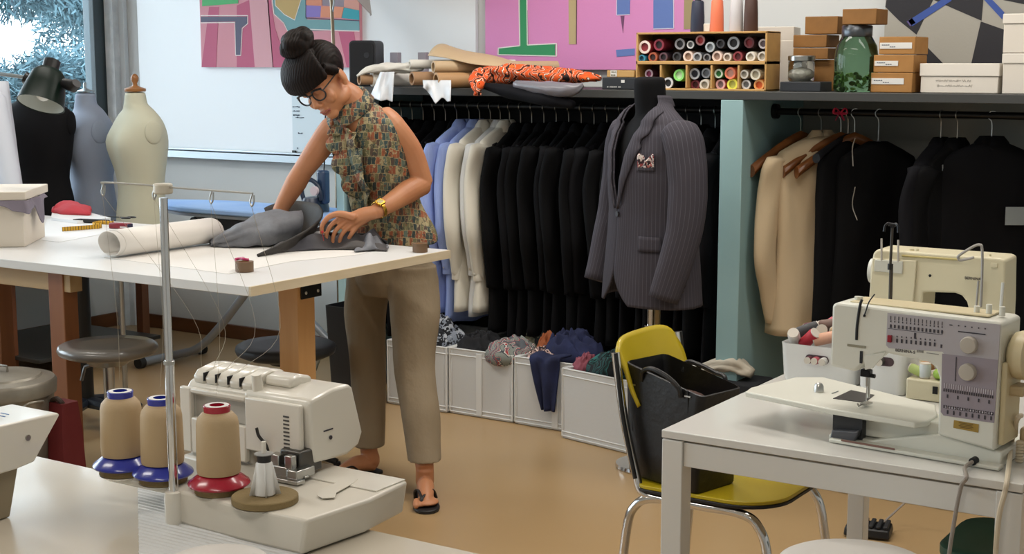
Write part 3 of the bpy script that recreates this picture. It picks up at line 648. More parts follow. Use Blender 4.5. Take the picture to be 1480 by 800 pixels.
for x, z, w_, h_ in ((-.041, .009, .005, .007), (-.034, .009, .004, .007), (-.026, .009, .005, .007), (-.036, .022, .012, .004), (-.024, .022, .008, .003)): m.box((x, -.003, z), (w_, .001, h_))
m.build('print', M('print_olive', '#6f6a4c', .6), s2)
carton('flat pale box behind the thread rack, upper of two', (1096, 57), (1146, 38), 5.62, .2, card_w, z=SZ+.14, name='white_box', rz=.25)
carton('pale carton behind the thread rack, lower of two', (1096, 130), (1147, 58), 5.62, .2, card_w, z=SZ, name='white_box', rz=.25)
carton('black flat case under the small glass jar', (1127, 130.5), (1186, 118), 5.37, .12, M('black_box', ''), z=SZ, name='black_case')
y = 5.52
k1 = carton('lowest kraft box of the stack left of the green jar', (1158, 131), (1206, 86), y, .14, kraft_dk, z=SZ)
za = oY(1158, 86, y).z+.001
k2 = carton('second kraft box up in the stack left of the green jar', (1146, 86), (1197, 69), y-.02, .14, kraft_dk, z=za); zb2 = oY(1158, 69, y-.02).z+.001
k3 = carton('third kraft box up in the stack left of the green jar', (1146, 69), (1195, 50), y-.02, .14, kraft_dk, z=zb2); zc = oY(1158, 50, y-.02).z+.001
carton('kraft box topping the stack left of the green jar', (1163, 50), (1211, 23), y-.01, .12, kraft_dk, z=zc)
y = 5.38; kb = 'kraft boxes with paper labels'
l1 = carton('labelled kraft box at the bottom of the stack right of the green jar', (1258, 131), (1319, 105), y, .16, kraft, z=SZ, labelpaper=(.02, .8, .42, .72), grp=kb); z1 = oY(1258, 105, y).z+.0008
l2 = carton('labelled kraft box in the middle of the stack right of the green jar', (1262, 105), (1321, 79), y, .16, kraft, z=z1, labelpaper=(.03, .62, .38, .66), grp=kb); z2 = oY(1258, 79, y).z+.0008
l3 = carton('labelled kraft box on top of the stack right of the green jar', (1270, 79), (1323, 52.5), y, .16, kraft, z=z2, labelpaper=(.03, .92, .32, .66), grp=kb)
carton('narrow white box standing between labelled kraft boxes and the big white box', (1320, 131), (1333, 99), 5.56, .2, card_w, z=SZ, name='white_box')
carton('wide white lidded box with faint handwriting in front of the black painting', (1330, 131.5), (1444, 91.5), 5.40, .26, card_w, z=SZ, lid=.047, name='white_box', hand=True)
w1 = carton('lower white lidded box of the stack at the right edge of the shelf', (1448, 132), (1560, 77), 5.38, .28, card_w, z=SZ, lid=.035, name='white_box'); z3 = oY(1448, 77, 5.38).z+.001
carton('upper white lidded box of the stack at the right edge of the shelf', (1449, 77), (1560, 18), 5.38, .28, card_w, z=z3, lid=.035, name='white_box')
# ---- green glass jar with buttons
jg = M('green_glass', '#7ba383', .03, trans=1, ior=1.3); a = oY(1236, 130, 5.42); JR = 29/352; JH = oY(1236, 50, 5.42).z-SZ
j = thing('glass_jar', 'large green glass jar of buttons with a kraft box on its lid', 'jar', (a.x, 5.42, SZ+.0005))
MB().lathe([(JR*.2, 0), (JR*.9, .0), (JR, .012), (JR, JH*.62), (JR*.93, JH*.8), (JR*.72, JH*.94), (JR*.64, JH)], n=40, cap=True).build('glass', jg, j, smooth=60)
MB().lathe([(JR*.68, JH-.01), (JR*.7, JH-.006), (JR*.7, JH+.03), (JR*.66, JH+.034), (JR*.1, JH+.035)], n=36).build('lid', M('tinted_steel', '#5d6166', .3, .9), j)
rg = random.Random(11)
bm_ = M('jar_buttons', '#8da05c', .4); bm2 = M('jar_buttons_dark', '#56663a', .4)
for i in range(70):
    aa = rg.random()*2*pi; rr = JR*.86*math.sqrt(rg.random()) if i % 2 else JR*.84; q = rg.uniform(.008, .012)
    b = MB(); b.loft([[(q*f*cos(2*pi*e/12), q*f*sin(2*pi*e/12), hh) for e in range(12)] for f, hh in ((.9, -.002), (1, 0), (.9, .002), (.6, .0012), (.2, .0012))])
    o = b.build('button', bm_ if i % 3 else bm2, j, loc=(rr*cos(aa), rr*sin(aa), rg.uniform(.012, .075)), rot=(rg.uniform(-1.6, 1.6), rg.uniform(-1.6, 1.6), aa))
carton('kraft box standing on the lid of the green glass jar', (1217, 37), (1267, 12), 5.36, .13, kraft_dk, z=SZ+JH+.0365)
# ---- small clear jar with metal lid
a = oY(1157, 118, 5.42); jr = 18/352
sj = thing('small_jar', 'small clear jar with silver lid on the black case', 'jar', (a.x, 5.425, oY(1157, 118, 5.37).z+.001))
MB().lathe([(jr*.3, .0), (jr*.9, 0), (jr, .006), (jr, .075), (jr*.9, .08)], n=32).build('glass', M('clear_glass', '#dfe6e6', .04, trans=1, ior=1.3), sj, smooth=60)
MB().lathe([(jr*.96, .079), (jr*1.03, .08), (jr*1.03, .096), (jr*.98, .099), (jr*.1, .099)], n=32).build('lid', steel, sj)
MB().ell((0, 0, .028), (jr*.8, jr*.8, .024), 14, 8).build('contents', M('pale_beads', '#b9b3a6', .4, bump=(120, 1, .004)), sj)
# ---- speaker
a = oY(524, 124, 5.5); sp = thing('speaker', 'black loudspeaker on the shelf end behind the woman', 'speaker', (a.x, 5.5, SZ+.0005), math.radians(18))
m = MB(); m.prism(rrect(.135, .215, .022, 5, 0, .1075), 'y', 0, .12); m.build('cabinet', M('speaker_black', '#26282d', .5), sp, bevel=.003)
m = MB(); m.prism(rrect(.12, .198, .018, 5, 0, .1075), 'y', -.006, .0); m.build('grille', M('speaker_cloth', '#17181c', .8), sp, bevel=.002)
MB().cyl((.025, -.0075, .145), (.025, -.005, .145), .014).build('tweeter', M('speaker_dome', '#2e3036', .3), sp)
# ---- fabric and paper rolls
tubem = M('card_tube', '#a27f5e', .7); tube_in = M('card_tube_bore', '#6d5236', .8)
def roll(name, lab, px, py, R, L, mt, phi=62, Y=5.26, core=True, z=None, tail=0, inner=.72, over=0):
    e = oY(px, py, Y); ph = math.radians(phi)
    t = thing(name, lab, 'roll', (e.x, Y, z if z is not None else e.z), ph-0)     # local +x runs along the roll, away from its open end
    def rg_(prof, n=26): return [[(xx, rr*cos(2*pi*q/n)*(1+.02*sin(3*q)), rr*sin(2*pi*q/n)) for q in range(n)] for rr, xx in prof]
    if core:
        MB().loft(rg_([(R*inner, .04), (R*inner, 0), (R, 0), (R, L)]), cap=False).build('core_tube' if over else 'roll_body', tubem if over else mt, t, smooth=40)
        MB().loft(rg_([(R*inner*.99, .05), (R*.05, .05)]), cap=False).build('bore', tube_in, t)
    if over:
        MB().loft(rg_([(R*1.02, over), (R*1.35, over+.004), (R*1.38, L*.5), (R*1.32, L-.01), (R*.2, L)]), cap=False).build('fabric', mt, t, smooth=40)
    return t
paper = M('pattern_paper', '#c1a886', .6); paper2 = M('brown_paper', '#b48d62', .6); muslin = M('muslin', '#dedcd4', .8, bump=(25, .3, .01)); film = M('white_film', '#d9dde2', .35)
roll('paper_roll', 'brown paper roll lying in front, lower right of the open roll ends', 630, 114, .034, .62, paper2, phi=58, Y=5.24, z=SZ+.034)
roll('paper_roll', 'pale brown paper roll lying on the lower brown roll', 626, 97, .027, .60, paper, phi=55, Y=5.27, z=SZ+.034*2+.024)
roll('fabric_roll', 'fabric roll on a thick card tube wrapped in white film', 595, 113, .030, .60, film, phi=60, Y=5.24, over=.10, z=SZ+.041)
roll('fabric_roll', 'white muslin roll on a thin card tube behind the womans shoulder', 519, 117, .024, .56, muslin, phi=62, Y=5.25, over=.06, z=SZ+.034)
roll('muslin_bundle', 'flat cream muslin roll lying between the two tube ends', 592, 100, .021, .5, muslin, phi=50, Y=5.34, core=True, inner=.5, z=SZ+.104)
def body(name, lab, pts, rads, mt, seed, flat=.6, cat='cloth', n=22, amp=.25):
    P = smoothpath(pts, 6); m = MB(); rings = []
    for i, p in enumerate(P):
        t = i/(len(P)-1)*(len(rads)-1); q = int(min(t, len(rads)-2)); r = rads[q]+(rads[q+1]-rads[q])*(t-q)
        tg = (P[min(i+1, len(P)-1)]-P[max(i-1, 0)]).normalized(); a_ = tg.cross(Vector((0, 0, 1))); a_ = a_.normalized() if a_.length > .01 else Vector((0, 1, 0)); b_ = a_.cross(tg)
        rings.append([p+(a_*cos(an)+b_*sin(an)*flat)*r*(1+amp*noise.noise(Vector((cos(an)*1.6+seed, sin(an)*1.6, i*.22)))+amp*.6*noise.noise(Vector((cos(an)*4, sin(an)*4+seed, i*.5)))) for an in [2*pi*k/n for k in range(n)]])
    m.loft(rings); return tag(m.build(name, mt, None, smooth=180), lab, cat)
# loose sheets over the rolls
def sheet(name, lab, f, mt, nu=24, nv=14, solid=.003, cat='cloth'):
    o = MB().grid(f, nu, nv).build(name, mt, None, smooth=180, solid=solid); return tag(o, lab, cat)
def f_(u, v):
    a = oY(638+150*u, 100, 5.42); pk = .112*(1-.80*u**.9); arch = sin(pi*min(1, .12+v*.78))**.7
    return (a.x-.02*arch*(1-u), 5.33+.27*v, SZ+.092-.035*u+pk*arch*.9+.004*sin(u*11+v*5))
sheet('paper_sheet', 'tan pattern paper sheet curling up behind the paper rolls', f_, paper, cat='paper')
def f_(u, v):
    p = oY(512+85*u, 108, 5.38); z = SZ+.088+.022*sin(u*pi)-.03*(1-u)**3+.005*sin(u*15+v*4)
    return (p.x, 5.29+.24*v+.01*sin(u*8), z+.012*sin(v*7+u*3)-.02*(v-.5)**2)
body('muslin_cloth', 'crumpled cream muslin lying over the thin roll', [oY(516, 110, 5.24), oY(534, 101, 5.28), oY(560, 98, 5.33), oY(588, 98, 5.36), oY(612, 97, 5.40)], [.008, .024, .034, .034, .02], muslin, 15, flat=.7, amp=.45)
def hang(px, w_px, drop, Y, seed, top, sk=0, spread=.5):
    def g_(u, v):
        jag = 1-.45*abs(noise.noise(Vector((u*3.1+seed, seed*2.3, 0))))-.25*abs(2*u-1); p = oY(px+(u-.5)*w_px*(1-spread+spread*v)+sk*v, 118, Y); s_ = v*(drop*jag+.08)
        wob = .010*sin(u*5+seed)+.006*noise.noise(Vector((u*4, v*2, seed)))
        if s_ < .08: return (p.x, Y+.075-s_+wob*.4, top+.004*sin(u*9+seed)+.0)
        return (p.x+.01*sin(v*6+seed), Y-.012+wob, top-(s_-.08)*(1+.18*noise.noise(Vector((u*5, seed, 0))))-.003)
    return g_
def flap(xt0, xt1, xb0, xb1, yt, bottom, Y, seed):
    def g_(u, v):
        t = u*(len(bottom)-1); q = int(min(t, len(bottom)-2)); yb = bottom[q]+(bottom[q+1]-bottom[q])*(t-q)
        x = xt0+(xt1-xt0)*u+((xb0+(xb1-xb0)*u)-(xt0+(xt1-xt0)*u))*v; y = yt+(yb-yt)*v
        w_ = .030*noise.noise(Vector((u*3.2+seed, v*.9, seed)))+.006*sin(u*12+seed)*v
        return oY(x, y, Y+w_+(.03*(1-v)**3))
    return g_
sheet('film_wrap', 'white film flap hanging over the shelf edge left of the open tubes', flap(550, 570, 535, 567, 104, (140, 143, 146, 144, 147), 5.20, 2), film, 24, 20)
sheet('film_wrap', 'torn white film hanging over the shelf edge below the open tubes', flap(611, 652, 612, 651, 116, (127, 130, 135, 142, 150, 146, 141, 142, 147, 146), 5.20, 5), film, 20, 20)
for px, w_, ht in ((572, 16, 86), (612, 15, 82)):
    a = oY(px, 100, 5.7); tag(MB().box((a.x, 5.7, SZ+.08), (w_/330, .03, .16)).build('card_folder', M('grey_card', '#9b96a0', .6), bevel=.002), 'grey card edge standing behind the rolls %s' % ('beside the speaker' if px < 590 else 'near the stacked tubes'), 'folder')
# orange printed cloth
orange = pattern('orange_print', ['#dc5318', '#e0601f', '#3a1d16', '#efe0cd', '#dc5318', '#e46a26', '#2a1512'], 30, 'wave', dist=.8)
q = [oY(x, y_, Y) for x, y_, Y in ((690, 138, 5.20), (690, 122, 5.21), (700, 108, 5.30), (740, 106, 5.36), (790, 109, 5.38), (840, 111, 5.39), (868, 113, 5.40))]
body('orange_cloth', 'orange brown and black swirl printed cloth draped along the shelf', q, [.022, .032, .05, .068, .06, .04, .014], orange, 3, flat=.62, amp=.4)
q = [oY(x, y_, Y) for x, y_, Y in ((700, 124, 5.24), (740, 132, 5.22), (790, 142, 5.20), (828, 152, 5.20))]
body('black_garment', 'folded black garment sagging over the shelf front below the orange cloth', q, [.02, .04, .045, .022], M('black_wool_d', ''), 6, flat=.75, amp=.15)
q = [oY(x, y_, Y) for x, y_, Y in ((745, 122, 5.20), (790, 128, 5.19), (825, 130, 5.19), (843, 122, 5.21))]
body('grey_garment_bag', 'grey garment in a clear plastic sleeve hanging over the shelf front', q, [.02, .038, .036, .012], M('grey_plastic', '#75737a', .3, bump=(18, .5, .01)), 9, flat=.8, amp=.18)
# ---- photo umbrella on a stand
us = thing('umbrella_stand', 'tall metal light stand with a grey umbrella behind the woman', 'light stand', (-4.62, 5.66, 0))
p = oY(484, 40, 5.66); dx = p.x+4.62
m = MB(); m.cyl((dx, 0, .0), (dx, 0, 1.58), .014, n=12); m.build('pole', M('champagne_metal', '#9a8c78', .35, .8), us)
MB().cyl((dx-.006, 0, 1.5), (dx-.03, 0, 2.15), .009, n=10).build('upper_pole', M('champagne_metal', ''), us)
MB().cyl((dx, 0, 1.54), (dx, 0, 1.6), .022, n=12).build('clamp', black_plastic, us)
for aa in (.4, 2.5, 4.6):
    MB().tube([(dx, 0, .35), (dx+.18*cos(aa), .18*sin(aa), .015)], .009, 8).build('leg', M('champagne_metal', ''), us)
T_c = oY(537, 22, 5.55); rt_, fw_, upv = Vector((_ca, _sa, 0)), Vector((-_sa, _ca, 0)), Vector((0, 0, 1))
Lo = .30; bis = (rt_*-.6+upv*.8); R = Lo*1.307; cen = T_c+bis*R; nrm_ = rt_*.8+upv*.6; off_ = Vector((4.62, -5.66, 0))
rings = []
for f, dz in ((.02, .15), (.35, .125), (.7, .07), (1, 0)): rings.append([cen+off_+nrm_*dz+(-bis*cos(2*pi*i/8)+fw_*sin(2*pi*i/8))*R*f for i in range(8)])
m = MB(); m.loft(rings, cap=False); m.build('canopy', M('umbrella_grey', '#a7a6a2', .6), us, smooth=0, solid=.002)
for i in range(8): MB().tube([r[i]-nrm_*.006 for r in rings], .003, 5).build('rib', steel, us)
MB().tube([Vector((dx-.012, 0, 1.80)), cen+off_+nrm_*.14], .005, 8).build('shaft', steel, us)
# ================================================================ LEFT SIDE: CUTTING TABLE AND WHAT IS ON IT
TZ = .90
ct = thing('cutting_table', 'large white topped cutting table with pale wooden edge and timber legs', 'table', (-4.1, 3.615, 0))
def T(x, y, z): return (x+4.1, y-3.615, z)
plyedge = M('plywood_edge', '#d8c9ae', .55, var=(5, '#cdbd9f'), stretch=(1, 1, 8))
MB().box(T(-4.13, 3.615, TZ-.0145), (2.38, 1.01, .029)).build('tabletop', M('table_white', '#dcdcda', .35), ct, bevel=.0015)
MB().box(T(-2.936, 3.615, TZ-.0147), (.008, 1.0096, .0288)).build('edge_band', plyedge, ct)
orangewood = M('orange_timber', '#8f5a33', .5, var=(4, '#7d4a28'), stretch=(3, 3, .3))
fir_w = M('pale_timber', '#cfa06a', .5, var=(5, '#c0905a'), stretch=(3, 3, .25))
for x, y, mt, sx, sy in ((oY(84, 420, 3.17).x, 3.19, orangewood, .074, .06), (-3.19, 3.60, fir_w, .085, .085), (-5.25, 3.25, orangewood, .095, .07), (-5.25, 4.0, orangewood, .095, .07)):
    MB().box(T(x, y, (TZ-.03)/2), (sx, sy, TZ-.031)).build('leg', mt, ct, bevel=.003)
MB().box(T(-4.36, 3.19, .835), (1.15, .05, .068)).build('apron', M('pale_apron_wood', '#b59b73', .55, var=(5, '#a98d64'), stretch=(.2, 3, 3)), ct, bevel=.002)
MB().box(T(-3.4, 3.64, .845), (.4, .05, .05)).build('stretcher', fir_w, ct, bevel=.002)
br = MB(); br.box(T(-3.143, 3.62, .825), (.006, .1, .09)); br.box(T(-3.262, 3.556, .83), (.03, .006, .06)); br.build('bracket', dark_metal, ct, bevel=.002)
m = MB()
for yy in (-.03, .03):
    for zz in (-.025, .025): m.ell(T(-3.1385, 3.62+yy, .825+zz), (.003, .006, .006), 8, 6)
m.build('bolt', steel, ct)
# pattern paper lying flat at the right half
def flat(name, lab, pts, z, h, mt, cat, rzz=0):
    m = MB(); c = sum((Vector((p[0], p[1], 0)) for p in pts), Vector())/len(pts)
    m.prism([(p[0]-c.x, p[1]-c.y) for p in pts], 'z', 0, h); return tag(m.build(name, mt, None, loc=(c.x, c.y, z)), lab, cat)
pa = [G(x, y, TZ) for x, y in ((150, 372), (330, 396), (420, 378), (520, 368), (560, 352), (320, 350))]
flat('pattern_sheet', 'large white pattern sheet lying flat under the grey garment', [(p.x, p.y) for p in pa], TZ+.0004, .0008, M('pattern_sheet_white', '#e2dfda', .5), 'paper')
# rolled paper (flattened tube)
e0, e1 = G(142, 373, TZ), G(318, 348, TZ)
dv = (e1-e0); L = dv.length; an = math.atan2(dv.y, dv.x)
rp = thing('paper_roll', 'flattened roll of white pattern paper lying across the cutting table', 'roll', (e0.x-.03, e0.y+.03, TZ+.0015), an)
sp = []
for i in range(44):
    t = i/43*2*pi*1.85; r = 1-.10*i/43; sp.append((.062*r*cos(t)*1.0, .047+.0455*r*sin(t)))
m = MB(); n = len(sp)
m.loft([[(x+.012*sin(i*.15), a-.062, b) for i, (a, b) in enumerate(sp)] for x in (0, L*.3, L*.6, L*.80)], cap=False, closed=False)
m.build('sheet', M('roll_paper', '#e6e1da', .5), rp, smooth=180, solid=.0016)
# brown tape rolls
def tape_roll(lab, px, py, w_px, h_px):
    a = G(px, py, TZ); sc = 2100/(-a.x*_sa+a.y*_ca); R = w_px/sc/2; H = h_px/sc
    t = thing('tape_roll', lab, 'tape roll', (a.x, a.y+R*.8, TZ+.0005))
    m = MB(); m.loft([[(rr*cos(2*pi*q/28), rr*sin(2*pi*q/28), z) for q in range(28)] for rr, z in ((R*.62, 0), (R, 0), (R, H), (R*.62, H), (R*.62, 0))], cap=False)
    m.build('tape', M('brown_tape', '#6f563f', .45, bump=(300, .2, .001), stretch=(.1, .1, 1)), t, smooth=40)
    m = MB(); m.loft([[(rr*cos(2*pi*q/28), rr*sin(2*pi*q/28), z) for q in range(28)] for rr, z in ((R*.56, .001), (R*.618, .001), (R*.618, H-.001), (R*.56, H-.001), (R*.56, .001))], cap=False)
    m.build('core', tubem, t, smooth=40); return t, R, H
t, R, H = tape_roll('brown tape roll with a pink clip on top near the table corner', 346, 393.5, 27, 15)
tape_roll('brown tape roll standing at the back right of the cutting table', 602, 365, 22, 13)
pk = thing('pink_clip', 'small magenta clip lying on the nearer tape roll', 'clip', (t.location.x-.012, t.location.y+.0, TZ+H+.001), .5)
mg = M('magenta_plastic', '#b8205f', .3)
m = MB(); m.tube(smoothpath([(-.02, 0, .004), (-.01, .008, .006), (0, 0, .008), (.012, -.006, .006), (.022, .002, .004)], 4), .0045, 8); m.build('body', mg, pk)
MB().ell((.004, .004, .010), (.006, .005, .004), 10, 6).build('knob', M('pale_plastic', '#d8c8cf', .3), pk)
# white cardboard box with grey shirt
c0 = G(36, 357, TZ)
wbx = thing('cardboard_box', 'white cardboard box with a lid at the left end of the cutting table', 'box', (c0.x, c0.y, TZ+.0005), math.radians(128))
bw, bd, bh = .315, .34, .155
MB().box((bw/2, bd/2, bh/2), (bw, bd, bh)).build('body', M('cream_card', '#dbd2c4', .6), wbx, bevel=.003)
MB().box((bw/2+.0, bd/2, bh+.028), (bw+.03, bd+.03, .030)).build('lid', M('cream_card', ''), wbx, bevel=.003, rot=(0, 0, 0))
def f_(u, v):
    p = G(-25+100*u, 300, 1.0); s_ = v*.24; b = Vector((c0.x, c0.y, 0))
    d1 = Vector((cos(math.radians(128)), sin(math.radians(128)), 0)); d2 = Vector((-d1.y, d1.x, 0))
    L_ = u*.58-.32
    n_ = .016+.006*sin(u*25)+.012*v
    q = b+(d1*L_-d2*n_ if L_ > 0 else d2*(-L_)-d1*n_)
    if abs(L_) < .03: q = b-(d1+d2).normalized()*n_*1.2+(d1*max(L_, 0)+d2*max(-L_, 0))
    top = TZ+bh+.013
    prof = .085*math.exp(-((u-.80)/.08)**2)+.035*math.exp(-((u-.55)/.08)**2)+.07*math.exp(-((u-.12)/.16)**2)+.012
    return (q.x, q.y, top-v*prof)
tag(MB().grid(f_, 60, 14).build('grey_shirt', M('mauve_grey_cloth', '#7e7784', .85, bump=(30, .3, .005)), None, smooth=180, solid=.004), 'grey mauve shirt cloth hanging out from under the white box lid', 'cloth')
body('red_cloth', 'folded coral red cloth behind the white box on the cutting table', [G(x, y, TZ+.02) for x, y in ((76, 303), (95, 303), (112, 306), (128, 309))], [.02, .07, .06, .012], M('coral_cloth', '#b83a44', .85), 4, flat=.55)
# papers, pens, tape measure
def quad(name, lab, P, z, h, mt, cat): return flat(name, lab, [(G(x, y, z).x, G(x, y, z).y) for x, y in P], z, h, mt, cat)
quad('paper_sheet', 'white paper sheet under the tape measure beside the white box', ((60, 347), (86, 350), (190, 330), (150, 315), (68, 316)), TZ+.0004, .001, M('sheet_white', '#dfe1e2', .5), 'paper')
quad('booklet', 'stack of white sheets lying behind the tape measure', ((74, 318), (112, 323), (160, 318), (120, 308), (76, 306)), TZ+.0018, .011, M('sheet_white', ''), 'paper')
tm = M('tape_yellow', '#c99b1c', .45)
k = NT('tape_measure'); br_ = k.n('ShaderNodeTexBrick'); br_.offset = 0; br_.inputs['Scale'].default_value = 1; br_.inputs['Brick Width'].default_value = .011; br_.inputs['Row Height'].default_value = .05; br_.inputs['Mortar Size'].default_value = .0012; br_.inputs['Color1'].default_value = lin('#c89a1e'); br_.inputs['Color2'].default_value = lin('#c0921c'); br_.inputs['Mortar'].default_value = lin('#2c2410')
k.l(k.coord(rot=(pi/2, 0, 0)), br_.inputs['Vector']); k.l(br_.outputs[0], k.b.inputs['Base Color']); tape_mt = k.m
a, b = G(90, 335, TZ), G(143, 331, TZ)
dv = b-a; t = thing('tape_measure', 'yellow tape measure with black marks loosely coiled on the papers', 'tape measure', (a.x, a.y, TZ+.0015), math.atan2(dv.y, dv.x)); L = dv.length
MB().box((L/2, 0, .009), (L, .0012, .017)).build('strip', tape_mt, t)
P = smoothpath([(L, 0, .009), (L+.02, .02, .01), (L-.0, .06, .012), (L+.05, .10, .013), (L+.09, .08, .010), (L+.12, .13, .008)], 6)
m = MB(); m.loft([[(p.x, p.y, p.z-.008), (p.x, p.y, p.z+.008)] for p in P], cap=False, closed=False); m.build('loop', tape_mt, t, solid=.0012)
a = G(115, 324, TZ); tag(MB().tube([(0, 0, 0), (.03, .006, 0), (.16, .02, 0)], [.006, .009, .008], 10).build('black_marker', black_plastic, None, loc=(a.x-.06, a.y+.02, TZ+.0105), rz=.2), 'black marker pen behind the yellow tape measure', 'pen')
a = G(155, 331, TZ); st = thing('red_stapler', 'dark red box with a pale label next to the tape measure', 'small box', (a.x, a.y+.02, TZ+.0015), math.radians(12))
m = MB(); m.box((.045, 0, .012), (.092, .03, .022)); m.build('body', M('dark_red_plastic', '#7c1626', .35), st, bevel=.004)
MB().box((.068, -.0155, .009), (.03, .001, .004)).build('label', M('label_white', ''), st); MB().box((.0895, 0, .011), (.006, .031, .021)).build('end_cap', M('dark_blue_plastic', '#1b1d3c', .4), st, bevel=.002)
a = G(165, 319, TZ); sc_ = thing('scissors', 'dark fabric scissors lying behind the red box', 'scissors', (a.x-.05, a.y+.03, TZ+.012), .15)
m = MB()
for s in (-1, 1): m.tube([(.09+.02*cos(q), s*.018+.013*sin(q), 0) for q in [i*pi/6 for i in range(13)]], .003, 6)
m.build('handles', black_plastic, sc_); MB().prism([(.07, -.008), (-.06, -.001), (-.06, .001), (.07, .008)], 'z', -.0015, .0015).build('blades', dark_metal, sc_)
# the grey garment on the table
gm = M('grey_suiting', '#6b6d73', .6, var=(60, '#72747a'), bump=(120, .15, .002)); lining = M('dark_suiting', '#2a2a2c', .75)
def f_(u, v):
    # tube-shaped trouser piece lying on the table, left closed end to the open mouth
    ax = 0
    return None
gt = thing('grey_garment', 'dark grey garment bunched up on the table under the womans hands', 'garment', (0, 0, 0))
def loftpath(pts, secs, n=28, seed=0, amp=.1):
    P = smoothpath(pts, 6); rings = []
    for i, p in enumerate(P):
        t = i/(len(P)-1)*(len(secs)-1); q = int(min(t, len(secs)-2)); f = t-q
        rw = secs[q][0]+(secs[q+1][0]-secs[q][0])*f; rh = secs[q][1]+(secs[q+1][1]-secs[q][1])*f
        tg = (P[min(i+1, len(P)-1)]-P[max(i-1, 0)]).normalized(); s_ = tg.cross(Vector((0, 0, 1))).normalized(); u_ = s_.cross(tg)
        ring = []
        for k_ in range(n):
            an = 2*pi*k_/n; w_ = 1+amp*noise.noise(Vector((cos(an)*1.5+seed, sin(an)*1.5, i*.15)))+amp*.5*sin(an*5+i*.35+seed)
            pt = p+s_*rw*cos(an)*w_+u_*rh*sin(an)*w_; pt.z = max(pt.z, TZ+.003+.001*seed); ring.append(pt)
        rings.append(ring)
    return rings
def GY(px, py, Y): return oY(px, py, Y)
def cl(rings):
    for r in rings:
        for q in r: q.z = max(q.z, TZ+.004)
    return rings
# trouser leg lying from the left end to its open mouth (the mouth stands up, facing right)
C0, C1, C2, C3 = G(304, 356, TZ), G(345, 356, TZ), G(393, 354, TZ), G(432, 350, TZ)
rings = []; N_ = 44; nr = 22
for i in range(nr+1):
    f = i/nr; P = (C0.lerp(C1, f*3) if f < 1/3 else C1.lerp(C2, f*3-1) if f < 2/3 else C2.lerp(C3, f*3-2))
    hh = .022+.098*min(1, f*1.55)**.9; ww = .040+.052*min(1, f*1.8)
    d_ = Vector((-.76, .65, 0)); ring = []
    for q in range(N_):
        an = 2*pi*q/N_; c_, s_ = cos(an), sin(an); fl = .010*sin(an*3+f*7)+.012*noise.noise(Vector((c_*2, s_*2, f*4)))+.008*sin(f*26+c_*3)*(1-f*.5)
        ring.append(P+d_*(c_*(ww+fl))+Vector((0, 0, hh*.5+s_*(hh*.5+fl*.6)))+Vector((.05*s_*max(0, f-.7), 0, 0)))
    rings.append(ring)
cl(rings); m = MB(); m.loft(rings, cap=False); m.build('trouser_leg', gm, gt, smooth=180, solid=.004)
mouth = rings[-1]; c = sum(mouth, Vector())/len(mouth)
m = MB(); m.loft([[c+(p-c)*.955 for p in mouth], [c+(p-c)*.9+Vector((-.033, -.038, -.004)) for p in mouth], [c+(p-c)*.6+Vector((-.08, -.09, -.012)) for p in mouth], [c+(p-c)*.1+Vector((-.10, -.12, -.02)) for p in mouth]]); m.build('lining', lining, gt, smooth=180)
# dark waistband: a wide band rising round the back of the mouth and swinging forward to a point at the front
def band(pts, hts, lean, nm, mt, sol=.006, seed=0):
    P = smoothpath(pts, 8); H_ = []; n = len(P)
    for i in range(n):
        t = i/(n-1)*(len(hts)-1); q = int(min(t, len(hts)-2)); H_.append(hts[q]+(hts[q+1]-hts[q])*(t-q))
    rows = []
    for i, p in enumerate(P):
        tg = (P[min(i+1, n-1)]-P[max(i-1, 0)]); nn = Vector((-tg.y, tg.x, 0)).normalized(); row = []
        for k_ in range(9):
            v = k_/8; row.append(Vector((p.x, p.y, TZ+.004))+Vector((0, 0, H_[i]*v))+nn*(lean*H_[i]*(v**1.5)+.006*noise.noise(Vector((i*.25, v*2, seed)))))
        rows.append(row)
    m = MB(); m.loft(rows, cap=False, closed=False); return m.build(nm, mt, gt, smooth=180, solid=sol)
band([G(394, 340, TZ), G(420, 336, TZ), G(446, 341, TZ), G(453, 350, TZ), G(441, 358, TZ), G(412, 365, TZ), G(372, 372, TZ)], [.10, .115, .115, .098, .072, .042, .006], .35, 'waistband', M('dark_band', '#2b2826', .7, var=(9, '#37332f'), bump=(90, .2, .003)), seed=3)
band([G(456, 348, TZ), G(472, 351, TZ), G(500, 353, TZ), G(535, 353, TZ), G(560, 356, TZ)], [.04, .04, .036, .036, .016], -.3, 'back_panel', M('black_lining', '#18181b', .6), seed=7)
# front panel spreading on the table with soft folds
def f_(u, v):
    a = G(378+182*u, 368-4*u-4*sin(u*3.1), TZ); b = G(440+120*u, 352+2*u, TZ); p = a.lerp(b, v)
    e = min(1, v*5)*min(1, (1-u)*6)*min(1, u*8+.1)
    z = TZ+.005+e*(.016+.014*sin(u*19+v*4)+.014*sin(u*9-v*7+1)+.020*v*(1-abs(2*u-1)*.5)+.012*noise.noise(Vector((u*5, v*4, 3))))
    return (p.x, p.y, max(z, TZ+.004))
MB().grid(f_, 60, 20).build('front_panel', M('brown_grey_suiting', '#4a4644', .75, var=(7, '#35343a'), bump=(100, .15, .002)), gt, smooth=180, solid=.004)
def f_(u, v):
    a = G(512+50*u, 366-5*u, TZ); b = G(520+40*u, 350+3*u, TZ); p = a.lerp(b, v); e = sin(pi*min(1, max(0, u)))*min(1, v*4)
    return (p.x, p.y, TZ+.008+e*(.040*math.exp(-((u-.45)/.22)**2)+.012*sin(u*16+v*5)))
MB().grid(f_, 30, 14).build('folded_corner', gm, gt, smooth=180, solid=.004)
